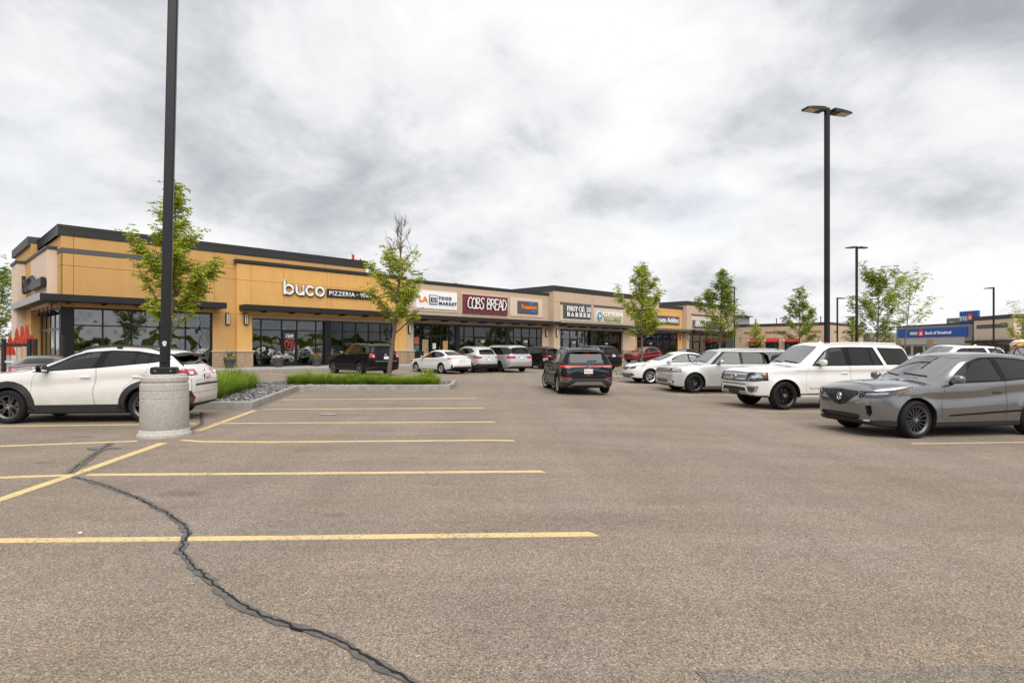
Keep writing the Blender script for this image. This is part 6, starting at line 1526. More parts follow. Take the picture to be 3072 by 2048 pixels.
q = sgn(b, 'script_sign', 'white script lettering on dark board partly hidden by a tree', 60.6, 0, D5 + .04); q.bx('board', 60.5, 69.1, .0, .08, 4.35, 5.45, GREYB, None, .01); q.text(script('Black'), 61.0, 4.62, .10, 1.25, WHITE, None, 'lettering', .02, bold=.012)
# gable behind
b = Bld('gable_building', 'grey metal clad building with shallow roof behind the end block', 76, group='buildings behind the mall'); b.bx('wall', 76, 86, -8, -2, .1, 6.9, M('grey_cladding', (.30, .31, .32), .6, var=.05, vs=2)); m = MB(); m.add(*prism([(8.6, 6.9), (1.5, 6.9), (1.5, 7.05), (8.6, 7.45)], 'x', -.3, 10.3)); m.build('roof', CHAR, b.root)

# ---- wing across the end of the lot: its front looks back along the shops
WR = FA - PI / 2                                             # local x runs along FN (towards the camera side)
WG = Bld('wing_building', 'long low tan building with red awnings at the end of the lot', 0, org=FW(80, 0), rz=WR, group='buildings behind the mall'); b = WG
BRN = M('brown_band', (.22, .12, .07), .8); RED = M('awning_red', (.42, .015, .02), .6)
b.bx('core', -2, 12.1, -18, -.11, .1, 5.1, JOINTT); b.panels([-2, 1.2, 4.4, 7.6, 12.2], [.1, 3.2, 5.0], 0, TANW, .11, .03); b.cornice(-2, 12.2, 0, 5.0, 5.42, back=18, out=.08, mat=M('brown_cornice', (.06, .045, .04), .7))
b.bx('end_wall', 12.2, 12.32, -18, 0, .1, 5.0, TANW)
for a, c in ((-.4, 2.2), (3.0, 6.0), (7.8, 11.2)): b.bx('band', a, c, .001, .05, 3.95, 4.2, BRN)
for D in (2, 6, 10): b.bx('band', 12.321, 12.36, -D - 2, -D, 3.95, 4.2, BRN)
for k, (a, c) in enumerate(((.4, 2.4), (3.0, 5.1), (5.9, 8.0))):
    b.bx('glazing', a + .05, c - .05, .001, .03, .6, 2.55, FRAME)
    for i in range(4):
        for j in range(3): b.bx('pane', lerp(a + .1, c - .1, i / 4) + .03, lerp(a + .1, c - .1, (i + 1) / 4) - .03, .031, .04, lerp(.7, 2.5, j / 3) + .03, lerp(.7, 2.5, (j + 1) / 3) - .03, SGLASS)
    r = empty('awning', b.root.matrix_basis @ Vector((a, -.05, 2.6)), WR); tag(r, ['red awning behind the smallest young tree', 'red awning over the gridded window between two trees', 'red awning mostly hidden behind a leafy young tree'][k], 'awning', 'red awnings on the far building')
    m = MB(); m.add(*prism([(0, .0), (0, .5), (-.75, .06), (-.75, -.06)], 'x', 0, c - a)); m.build('cover', RED, r); m = MB(); m.box(.12, .32, -.72, -.70, .11, .36); m.build('emblem', WHITE, r)
for k, (S, D, z) in enumerate(((3.6, -3, 6.2), (10.2, -3, 6.3))):
    r = empty('vent_pipe', b.root.matrix_basis @ Vector((S, -D, 5.3)), WR); tag(r, ['thin vent pipe on the tan roof near the grey gable', 'thin vent pipe on the tan roof near the tall lamp post'][k], 'vent pipe', 'roof vent pipes'); m = MB(); m.tube([(0, 0, -.5), (0, 0, z - 5.3)], .07, 8); m.tube([(0, 0, z - 5.3), (0, 0, z - 5.15)], .12, 8); m.build('pipe', CHARD, r)

# ---- bank
def atpx(px, Y): return Vector(((px - CX) / FPX * Y, Y, 0))
pa, pb = atpx(2689, 97), atpx(2917, 82.5); dv = (pb - pa); BR = math.atan2(dv.y, dv.x); LB = dv.length
BK = Bld('bank_building', 'grey bank building with long blue sign band', 0, org=pa, rz=BR, group='buildings behind the mall'); b = BK
GW = M('bank_grey', (.20, .21, .22), .8, var=.04, vs=1); GL = M('bank_pale', (.42, .43, .43), .8); BLUE = M('bank_blue', (.004, .075, .36), .45)
b.bx('wall', 0, LB, -14, 0, 2.0, 5.2, GW); b.bx('wall', -.02, LB + .02, -14.02, .02, 5.0, 5.2, CHARD); b.bx('lower_wall', 0, LB, -13.9, -.05, .1, 2.0, GL); b.bx('pale_band', .3, LB - 1.2, -.04, .03, 2.15, 3.25, GL)
for x in (0, LB * .45, LB - 1.1): b.bx('pier', x, x + 1.0, -.1, .12, .1, 2.95, STONE)
for i in range(5): b.bx('pane', 1.2 + i * LB * .17, 1.0 + (i + 1) * LB * .17 - .4, -.05, .01, .6, 1.9, DGLASS)
q = sgn(b, 'bank_sign', 'long blue band with white bank name and red roundel', .6, 0, 0); q.bx('board', .45, LB - .7, .032, .12, 3.30, 4.62, BLUE, None, .01)
q.text(serif('BMO'), 3.18, 3.70, .14, .60, WHITE, None, 'lettering', .02, bold=.01, fit=1.5); q.text(serif('Bank of Montreal'), 6.2, 3.70, .14, .60, WHITE, None, 'lettering', .02, bold=.01, fit=4.9)
def roundel(par, x, z, y, r):
    m = MB(); m.lathe([(0, y - .06), (r, y - .06), (r, y)], 24, 'y', (x, 0, z)); o = m.build('roundel', REDS, par)
    m = MB()
    for k in (-1, 1): m.add(*prism([(x + k * r * .22 - r * .2, z - r * .15), (x + k * r * .22 + r * .2, z - r * .15), (x + k * r * .22, z + r * .5)], 'y', y - .08, y - .061))
    m.box(x - r * .5, x + r * .5, y - .08, y - .062, z - r * .5, z - r * .32); m.box(x - r * .4, x + r * .4, y - .079, y - .063, z - r * .3, z - r * .16); m.build('roundel_mark', WHITE, o)
roundel(q.root, 5.45 - q.s0, 3.92, -.12, .60)
for k, (a, c, h) in enumerate(((5.0 * LB / 12.6 - .3, 5.0 * LB / 12.6 + 3.3, 1.0),)):
    r = empty('roof_unit', b.root.matrix_basis @ Vector((a, 4, 5.2)), BR); tag(r, 'grey roof unit on the flat bank roof', 'roof unit'); m = MB(); m.bbox(0, c - a, 0, 2.5, 0, h, .03); m.build('housing', GW, r); m = MB(); m.box(.6, 1.3, -.02, 0, .25, .55); m.build('louvre', GL, r)
pt0, pt1 = atpx(2922, 82), atpx(3039, 74.5); dv = pt1 - pt0; TR = math.atan2(dv.y, dv.x); LT = dv.length
BT = Bld('bank_annex', 'tan annex with dark cornice beside the bank', 0, org=pt0, rz=TR, group='buildings behind the mall'); b = BT
b.bx('wall', 0, LT, -10, 0, .1, 5.35, TANL); b.cornice(0, LT, 0, 5.35, 5.85, back=10, out=.1); b.bx('band', .6, LT - .9, .001, .05, 4.25, 4.75, GREYB); b.bx('sign_panel', .5, LT - .9, .001, .03, 2.75, 4.1, TANL, None, .01); b.canopy(-.3, LT + .3, .02, 1.0, 2.3, 2.65, 4, CHARD); b.bx('glazing', .9, LT - .6, .001, .05, .4, 2.1, FRAME)
b.bx('side_wall', LT, LT + .12, -10, 0, .1, 5.3, TANL); b.bx('side_glazing', LT + .121, LT + .16, -9, -.9, 2.4, 4.9, GREYB)
r = empty('pylon_sign', atpx(2878, 88), BR - R(4)); tag(r, 'blue square bank sign rising behind the tan annex', 'sign', 'shop signs')
m = MB(); m.bbox(0, 3.35, 0, .4, 4.6, 7.0, .02); m.build('board', BLUE, r); me = text_mesh(serif('BMO'), 1.0, .02, WHITE, sx=.8)
for v in me.vertices: v.co = Vector((.06 + v.co.x, -.03 - v.co.z, 5.62 + v.co.y))
link('lettering', me, r); roundel(r, 2.1, 6.1, -.005, .58)
# roof top things on the mall
for k, (S, D, w_, h, lb) in enumerate(((19.5, -3.2, 2.6, .75, 'slanted grey duct on the tan shop roof'), (29.3, -2.5, .8, .55, 'small dark vent on the tan shop roof'))):
    r = empty('roof_duct', FW(S, D, 6.98), FA); tag(r, lb, 'roof duct', 'roof equipment'); m = MB(); m.add(*prism([(0, 0), (w_, 0), (w_, h * .9), (w_ * .7, h), (0, h * .55)], 'y', 0, 1.2)); m.build('housing', CORR, r)
# flag
r = empty('flag', FW(11.7, -5.5, 8.0), FA); r.scale = (.8, .8, 1); tag(r, 'red and white flag on a short pole above the restaurant roof', 'flag')
m = MB(); m.tube([(0, 0, -.3), (0, 0, 1.75)], .03, 8); m.build('pole', SILVER, r)
FR, FWt = M('flag_red', (.55, .02, .03), .8), M('flag_white', (.8, .8, .8), .8)
def flagpt(u, v): return (.04 + u * 1.15, .10 * math.sin(u * 6) * u, 1.65 - v * .85 - u * .42)
for a, c, mt in ((0, .25, FR), (.25, .75, FWt), (.75, 1, FR)):
    n = 6; vv = []; ff = []
    for i in range(n + 1):
        for j in range(5): vv.append(flagpt(lerp(a, c, i / n), j / 4))
    for i in range(n):
        for j in range(4): ff.append((i * 5 + j, i * 5 + j + 1, i * 5 + 6 + j, i * 5 + 5 + j))
    link('cloth', mk_mesh(vv, ff, mt, True), r)
lf = [(0, .5), (.1, .3), (.22, .36), (.18, .1), (.36, .22), (.42, .06), (.34, -.02), (.12, -.2), (.03, -.18), (.03, -.42)]; lf = lf + [(-x, y) for x, y in lf[::-1]]
link('leaf_mark', mk_mesh([tuple(Vector(flagpt(.5 + x * .36, .5 - y * .62)) + Vector((0, -.012, 0))) for x, y in lf], [tuple(range(len(lf)))], FR), r)
# ---------------------------------------------------------------- planter, grass, trees
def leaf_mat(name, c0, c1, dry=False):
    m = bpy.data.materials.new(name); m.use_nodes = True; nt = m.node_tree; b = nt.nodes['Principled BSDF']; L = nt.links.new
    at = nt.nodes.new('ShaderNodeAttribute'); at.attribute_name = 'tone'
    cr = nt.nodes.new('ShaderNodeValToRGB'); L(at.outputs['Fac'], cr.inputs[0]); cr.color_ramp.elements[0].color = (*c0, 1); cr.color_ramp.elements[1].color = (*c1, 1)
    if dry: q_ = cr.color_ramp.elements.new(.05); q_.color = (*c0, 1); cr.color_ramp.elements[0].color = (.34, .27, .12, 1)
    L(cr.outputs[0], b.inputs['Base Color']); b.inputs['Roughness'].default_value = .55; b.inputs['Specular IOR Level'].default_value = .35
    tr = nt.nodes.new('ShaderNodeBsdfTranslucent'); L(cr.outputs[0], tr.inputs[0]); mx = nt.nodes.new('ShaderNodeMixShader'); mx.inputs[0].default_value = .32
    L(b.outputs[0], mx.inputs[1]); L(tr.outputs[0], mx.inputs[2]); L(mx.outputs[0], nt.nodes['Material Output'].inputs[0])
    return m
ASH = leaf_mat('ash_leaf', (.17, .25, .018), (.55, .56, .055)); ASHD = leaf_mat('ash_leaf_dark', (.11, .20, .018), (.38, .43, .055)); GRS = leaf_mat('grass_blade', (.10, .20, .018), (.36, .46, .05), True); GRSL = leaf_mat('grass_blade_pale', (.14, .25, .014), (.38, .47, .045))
BARK = M('bark', (.14, .105, .08), .9, var=.35, vs=9, bump=.5, bs=30, stretch=(1, 1, .25))

def leaf_mesh(C, D, Lg, Wd, tone, mat, rng):
    """C centres (n,3), D directions (n,3): one pointed leaf blade each"""
    n = len(C); D = D / (np.linalg.norm(D, axis=1, keepdims=True) + 1e-9)
    up = rng.normal(0, 1, (n, 3)); up[:, 2] += 1.2
    S = np.cross(D, up); S /= np.linalg.norm(S, axis=1, keepdims=True) + 1e-9
    Lg = Lg * rng.uniform(.7, 1.25, n)[:, None]; Wd = Wd * rng.uniform(.75, 1.2, n)[:, None]
    V = np.stack([C, C + D * Lg * .45 + S * Wd * .5, C + D * Lg, C + D * Lg * .45 - S * Wd * .5], 1).reshape(-1, 3)
    me = np_mesh(V, np.arange(n * 4).reshape(-1, 4), mat)
    a = me.attributes.new('tone', 'FLOAT', 'FACE'); a.data.foreach_set('value', tone.astype(np.float32)); return me

def tree(name, label, base, H, z0, cw, seed, nleaf, leaf=(.11, .042), bare=0.0, lean=(0, 0), r0=.075, mat=None, group=None, shape='cone', nb=22, cat='tree', gap=.42):
    rng = np.random.default_rng(seed); random.seed(seed)
    root = empty(name, base); tag(root, label, cat, group)
    m = MB()
    def cp(t): return Vector((lean[0] * t + .06 * math.sin(t * 5 + seed), lean[1] * t + .05 * math.cos(t * 4 + seed), H * t))
    pts = [cp(i / 14) for i in range(15)]; m.tube(pts, [r0 * (1 - .93 * (i / 14)) * (1.25 if i == 0 else 1) + .004 for i in range(15)], 8)
    C = []; D = []; T = []
    t0 = z0 / H
    ends = []
    for k in range(nb):
        t = t0 + (1 - t0) * ((k + .3) / nb) ** 1.0 * .93
        az = k * 2.4 + random.uniform(-.4, .4)
        f = (t - t0) / (1 - t0)
        prof = {'cone': (1 - f) ** .75 * (.45 + .55 * min(1, f * 4 + .35)), 'oval': math.sin(PI * min(1, f * .86 + .12)) ** .6, 'vase': .45 + .55 * math.sin(PI * min(1, f * .9 + .1))}[shape]
        ln = cw / 2 * prof * random.uniform(.72, 1.18) / .72
        el = R(lerp(28, 66, f) + random.uniform(-8, 8))
        d = Vector((math.cos(az) * math.cos(el), math.sin(az) * math.cos(el), math.sin(el)))
        p0 = cp(t); P = [p0]
        nseg = 5
        for i in range(1, nseg + 1):
            d = (d + Vector((random.uniform(-.16, .16), random.uniform(-.16, .16), random.uniform(-.02, .14)))).normalized(); P.append(P[-1] + d * ln / nseg)
        rb = max(.008, r0 * .42 * (1 - t) + .009); m.tube(P, [rb * (1 - .8 * i / nseg) for i in range(nseg + 1)], 5)
        subs = [(P, .35)]
        for j in range(4):
            i = random.randint(1, nseg - 1); q = P[i].lerp(P[i + 1], random.random()); dd = (d + Vector((random.uniform(-.9, .9), random.uniform(-.9, .9), random.uniform(-.1, .6)))).normalized(); l2 = ln * random.uniform(.25, .5)
            Q = [q, q + dd * l2 * .5, q + (dd + Vector((0, 0, .15))) * l2]; m.tube(Q, [rb * .5, rb * .35, rb * .12], 4); subs.append((Q, .1))
        isbare = f > 1 - bare
        if isbare:
            for Q, _ in subs:
                for j in range(3):
                    i = random.randint(1, len(Q) - 1); q = Q[i - 1].lerp(Q[i], random.random()); dd = Vector((random.uniform(-.5, .5), random.uniform(-.5, .5), random.uniform(.4, 1))).normalized(); m.tube([q, q + dd * random.uniform(.18, .42)], [.008, .003], 4)
            if f > 1 - bare * .8: continue
        ends.append((subs, f, .25 if isbare else 1.0))
    tot = sum(sum((Q[-1] - Q[0]).length for Q, _ in s) * w for s, f, w in ends)
    for subs, f, w in ends:
        for Q, st in subs:
            l = (Q[-1] - Q[0]).length; nt_ = max(2, int(nleaf / 6 * l * w / tot * (random.uniform(.05, .35) if random.random() < gap else random.uniform(.8, 1.7))))
            for _ in range(nt_):
                u = st + (1 - st) * random.random() ** .8; x = u * (len(Q) - 1); i = min(int(x), len(Q) - 2); q = Q[i].lerp(Q[i + 1], x - i)
                q = q + Vector((random.gauss(0, .10), random.gauss(0, .10), random.gauss(0, .08))) * (cw / 3.0)
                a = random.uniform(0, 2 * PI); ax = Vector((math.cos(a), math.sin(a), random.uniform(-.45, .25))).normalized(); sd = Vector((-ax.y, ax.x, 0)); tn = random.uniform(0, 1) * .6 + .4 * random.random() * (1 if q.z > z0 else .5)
                for j in range(6):                                   # compound leaf: pairs of leaflets along a stalk
                    s_ = (j % 2) * 2 - 1; c = q + ax * (leaf[0] * .55 * (j // 2)); dd = ax * .75 + sd * s_ * (.9 if j < 4 else .35) + Vector((0, 0, random.uniform(-.45, .1)))
                    C.append(c); D.append(dd); T.append(tn + random.uniform(-.1, .1))
    trk = m.build('trunk', BARK, root, True, 60)
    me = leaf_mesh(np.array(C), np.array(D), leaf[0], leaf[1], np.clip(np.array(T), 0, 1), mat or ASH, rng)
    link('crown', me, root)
    return root

YT = 'young lot trees'
KZ = .15
tree('young_tree', 'young ash tree partly behind the tall black lamp post', G(500, 1186), 7.15, 2.0, 2.5, 11, 20000, (.125, .05), 0, (.25, .1), .075, group=YT, nb=30, shape='cone')
tree('young_tree', 'young ash tree with bare top twigs in the planter', Vector((-4.92, 23.7, .05)), 6.75, 2.05, 2.8, 5, 9500, (.13, .05), .46, (.55, 0), .095, group=YT, nb=26)
tree('young_tree', 'leafy young tree in front of the small ochre shop', Vector(((1928 - CX) / FPX * 46, 46, .05)), 8.2, 2.0, 3.9, 23, 17000, (.165, .068), 0, (0, .2), .09, group=YT, nb=28)
tree('young_tree', 'leafy young tree hiding part of the white script sign', Vector(((2160 - CX) / FPX * 49, 49, .05)), 8.2, 1.7, 3.7, 36, 18000, (.165, .07), 0, (.1, 0), .09, ASHD, YT, nb=30)
tree('young_tree', 'young tree with two leafy tiers in front of the low tan building', Vector(((2398 - CX) / FPX * 56, 56, 0)), 7.3, 1.9, 3.4, 43, 11000, (.18, .078), 0, (0, 0), .08, ASHD, YT, nb=24)
tree('young_tree', 'smallest young tree standing before the red awning', Vector(((2268 - CX) / FPX * 76, 76, 0)), 5.4, 1.4, 2.4, 51, 2400, (.2, .08), .3, (0, 0), .06, ASH, YT, nb=18)
tree('young_tree', 'small slender tree behind the second lamp post', Vector(((2556 - CX) / FPX * 72, 72, 0)), 5.6, 1.2, 2.6, 57, 3000, (.22, .09), 0, (0, 0), .06, ASHD, YT, nb=20)
tree('young_tree', 'broad leafy tree right of the second lamp post', Vector(((2632 - CX) / FPX * 47, 47, -.05)), 7.2, 1.3, 3.9, 61, 19000, (.17, .072), 0, (.1, 0), .09, ASHD, YT, shape='oval', nb=30)
tree('young_tree', 'sparse young tree leaning in front of the bank sign', Vector(((2712 - CX) / FPX * 40, 40, -.05)), 5.7, 2.7, 3.3, 67, 3200, (.15, .065), 0, (.35, 0), .055, ASH, YT, shape='vase', nb=16)
tree('young_tree', 'leafy tree at the photo edge beside the tan annex', Vector(((3090 - CX) / FPX * 55, 55, 0)), 4.4, 1.0, 3.2, 71, 4500, (.2, .08), 0, (0, 0), .07, ASH, YT, shape='oval', nb=18)
tree('patio_tree', 'green tree behind the patio at the photo edge', Vector(((-15 - CX) / FPX * 52, 52, 0)), 8.0, 1.2, 5.5, 77, 9000, (.26, .11), 0, (0, 0), .13, ASHD, None, shape='oval', nb=26)
tree('far_conifer', 'dark small treetop above the grey gable roof', Vector(((2232 - CX) / FPX * 150, 150, 0)), 10.3, 3, 3.6, 83, 1500, (.5, .2), 0, (0, 0), .15, leaf_mat('conifer_leaf', (.012, .03, .012), (.03, .05, .02)), None, nb=18)
# trees over the road, out of view: the shop windows mirror them
rng = np.random.default_rng(3); C = []
for k in range(46):
    cx_, cy_ = rng.uniform(95, 130), rng.uniform(-95, 62); hh = rng.uniform(2.5, 5.5); n = 1500
    p = rng.normal(0, 1, (n, 3)); p /= np.linalg.norm(p, axis=1, keepdims=True); p *= rng.uniform(.6, 1, (n, 1)); C.append(p * np.array([3.2, 3.2, hh * .45]) + np.array([cx_, cy_, hh * .52]))
for k in range(70):  # unseen trees added behind the camera to darken low reflections on the cars
    cx_, cy_ = rng.uniform(-120, 120), rng.uniform(-75, -55); hh = rng.uniform(4, 9); n = 900
    p = rng.normal(0, 1, (n, 3)); p /= np.linalg.norm(p, axis=1, keepdims=True); p *= rng.uniform(.6, 1, (n, 1)); C.append(p * np.array([3.6, 3.2, hh * .48]) + np.array([cx_, cy_, hh * .5]))
C = np.concatenate(C); tag(link('treeline', leaf_mesh(C, rng.normal(0, 1, C.shape), .6, .35, rng.uniform(0, 1, len(C)), ASHD, rng)), 'dark line of unseen trees mirrored in the shop windows and cars', 'trees', kind='stuff')

# planter island
PLC = M('planter_kerb', (.30, .285, .26), .85, var=.25, vs=3.2, bump=.3, bs=40); SOIL = M('planter_soil', (.10, .085, .07), .95, var=.3, vs=6)
OUT = [Vector(p) for p in [(-14.0, 14.75), (-6.62, 15.15), (-7.88, 21.85), (-2.75, 22.15), (-2.35, 22.4), (-2.25, 22.9), (-2.4, 25.6), (-14.0, 25.2)]]
PL = empty('planter_island', (0, 0, 0)); tag(PL, 'kerbed planter island with ornamental grass and river stones', 'planter')
INN = [Vector(p) for p in inset_poly([(p.x, p.y) for p in OUT], .17)]
nO = len(OUT)
for i in range(nO):
    a, b_, c, d = OUT[i], OUT[(i + 1) % nO], INN[(i + 1) % nO], INN[i]
    L_ = (b_ - a).length; k = max(1, int(L_ / 2.6))
    for j in range(k):
        t0, t1 = j / k + (.004 / L_ * (j > 0)), (j + 1) / k - .004 / L_
        q = [a.lerp(b_, t0), a.lerp(b_, t1), d.lerp(c, t1), d.lerp(c, t0)]; cen = (q[0] + q[2]) / 2
        m = MB(); e = .02
        top = [q[0].lerp(q[3], .14), q[1].lerp(q[2], .14), q[2], q[3]]
        m.add([(p.x, p.y, -.05) for p in q] + [(p.x, p.y, .175) for p in q] + [(p.x, p.y, .192) for p in top], [(0, 1, 5, 4), (1, 2, 6, 5), (2, 3, 7, 6), (3, 0, 4, 7), (4, 5, 9, 8), (5, 6, 10, 9), (6, 7, 11, 10), (7, 4, 8, 11), (8, 9, 10, 11)])
        m.build('kerb_segment', PLC, PL)
link('soil', mk_mesh([(p.x, p.y, .11) for p in INN], [tuple(range(nO))], SOIL), PL)
def inside(p, P):
    r = False
    for i in range(len(P)):
        a, b_ = P[i], P[i - 1]
        if (a.y > p[1]) != (b_.y > p[1]) and p[0] < (b_.x - a.x) * (p[1] - a.y) / (b_.y - a.y) + a.x: r = not r
    return r
random.seed(5)
V = []; F = []; T = []
def stone(x, y, z, s):
    b0 = len(V); n = 6; rx, ry, rz_ = s * random.uniform(.7, 1.4), s * random.uniform(.5, 1), s * random.uniform(.25, .5); a0 = random.uniform(0, 6.3); tl = random.uniform(-.35, .35)
    for j, (h, k) in enumerate(((-.6, .75), (.1, 1), (.75, .62))):
        for i in range(n):
            a = 2 * PI * i / n; px_, py_ = rx * k * math.cos(a) * random.uniform(.85, 1.1), ry * k * math.sin(a) * random.uniform(.85, 1.1)
            V.append((x + px_ * math.cos(a0) - py_ * math.sin(a0), y + px_ * math.sin(a0) + py_ * math.cos(a0), z + rz_ * h + px_ * tl))
    for j in range(2):
        for i in range(n): F.append((b0 + j * n + i, b0 + j * n + (i + 1) % n, b0 + (j + 1) * n + (i + 1) % n, b0 + (j + 1) * n + i))
    F.append(tuple(b0 + 2 * n + i for i in range(n))); T.extend([random.random() ** 1.3] * (2 * n + 1))
cnt = 0
while cnt < 7000:
    x, y = random.uniform(-12, -2.4), random.uniform(14.9, 25.4)
    if not inside((x, y), INN): continue
    if y > 22.2 and y > 23.0 and random.random() < .85: continue
    stone(x, y, .13 + random.uniform(0, .03), random.uniform(.028, .07)); cnt += 1
me = mk_mesh(V, F); a = me.attributes.new('tone', 'FLOAT', 'FACE'); a.data.foreach_set('value', T)
SM = bpy.data.materials.new('river_stone'); SM.use_nodes = True; nt = SM.node_tree; at = nt.nodes.new('ShaderNodeAttribute'); at.attribute_name = 'tone'; cr = nt.nodes.new('ShaderNodeValToRGB'); nt.links.new(at.outputs['Fac'], cr.inputs[0]); nt.links.new(cr.outputs[0], nt.nodes['Principled BSDF'].inputs[0])
cr.color_ramp.elements[0].color = (.06, .063, .07, 1); cr.color_ramp.elements[1].color = (.38, .34, .29, 1); q = cr.color_ramp.elements.new(.45); q.color = (.14, .14, .145, 1); nt.nodes['Principled BSDF'].inputs['Roughness'].default_value = .75
me.materials.append(SM); tag(link('gravel', me), 'grey and tan river stones filling the planter', 'gravel', kind='stuff')

def clump_mesh(seed, n, h, spread, base, mat, wd=.012):
    rng = np.random.default_rng(seed); V = []; F = []; T = []
    for i in range(n):
        a = rng.uniform(0, 2 * PI); r = base * math.sqrt(rng.uniform(0, 1)); x, y = r * math.cos(a), r * math.sin(a); ln = h * rng.uniform(.42, 1.12); out = spread * rng.uniform(.15, 1.1) * (r / base + .25); a2 = a + rng.normal(0, .5)
        b0 = len(V); sx, sy = -math.sin(a2) * wd / 2, math.cos(a2) * wd / 2
        for k, (t, w) in enumerate(((0, 1), (.4, .95), (.75, .7), (1, .08))):
            o = out * t ** 2.1; z = ln * (t - .18 * t * t * (out / spread)); px_, py_ = x + math.cos(a2) * o, y + math.sin(a2) * o; V += [(px_ + sx * w, py_ + sy * w, z), (px_ - sx * w, py_ - sy * w, z)]
        for k in range(3): F.append((b0 + 2 * k, b0 + 2 * k + 1, b0 + 2 * k + 3, b0 + 2 * k + 2))
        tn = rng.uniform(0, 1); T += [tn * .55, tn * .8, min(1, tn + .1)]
    me = np_mesh(V, F, mat); a = me.attributes.new('tone', 'FLOAT', 'FACE'); a.data.foreach_set('value', np.array(T, dtype=np.float32)); return me
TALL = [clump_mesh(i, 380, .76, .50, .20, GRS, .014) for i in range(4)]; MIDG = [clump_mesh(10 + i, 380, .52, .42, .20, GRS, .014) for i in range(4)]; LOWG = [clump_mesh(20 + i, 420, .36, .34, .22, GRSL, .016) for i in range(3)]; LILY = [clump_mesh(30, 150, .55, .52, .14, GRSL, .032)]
random.seed(9)
def clump(ms, x, y, sc, label, group):
    o = link('grass_clump', random.choice(ms)); o.location = (x, y, .11); o.rotation_euler = (0, 0, random.uniform(0, 6.3)); o.scale = (sc, sc, sc * random.uniform(.92, 1.08)); tag(o, label, 'grass', group)
for i in range(11):
    for j in range(3):
        y = lerp(16.1, 21.6, i / 10) + random.uniform(-.12, .12); x = -8.05 - (y - 15.5) * .215 - j * .62 + random.uniform(-.1, .1) - .1
        clump(TALL, x, y, random.uniform(.62, 1.2), 'tall green grass clump in the planter arm beside the white hatchback', 'tall grass clumps behind the white hatchback')
for i in range(15):
    for j in range(2):
        x = lerp(-8.6, -5.1, i / 14) + random.uniform(-.08, .08); clump(MIDG, x, 23.2 + .6 * j + random.uniform(-.1, .1), random.uniform(.6, 1.2), 'mid green grass clump left of the planter tree', 'grass clumps along the planter front')
for i in range(9):
    for j in range(2):
        x = lerp(-5.0, -3.15, i / 8) + random.uniform(-.07, .07); clump(LOWG, x, 23.0 + .55 * j + random.uniform(-.08, .08), random.uniform(.85, 1.15), 'low bright green grass clump right of the planter tree', 'low grass clumps at the planter end')
clump(LILY, -3.35, 23.75, 1.1, 'arching broad leaved plant at the planter end', None)
for k, (px, py) in enumerate(((244, 1389), (237, 1396), (1850, 1128), (1862, 1127))):
    g = G(px, py); o = link('weed', clump_mesh(60 + k, 26,   .05 if k < 2 else .3, .05, .04, GRSL, .006 if k < 2 else .012)); o.location = g; tag(o, ['small weed sprouting from the short crack', 'tiny weed beside the first one in the short crack', 'weed tuft on the low kerb island', 'second weed tuft on the low kerb island'][k], 'weed', 'weeds in the pavement')

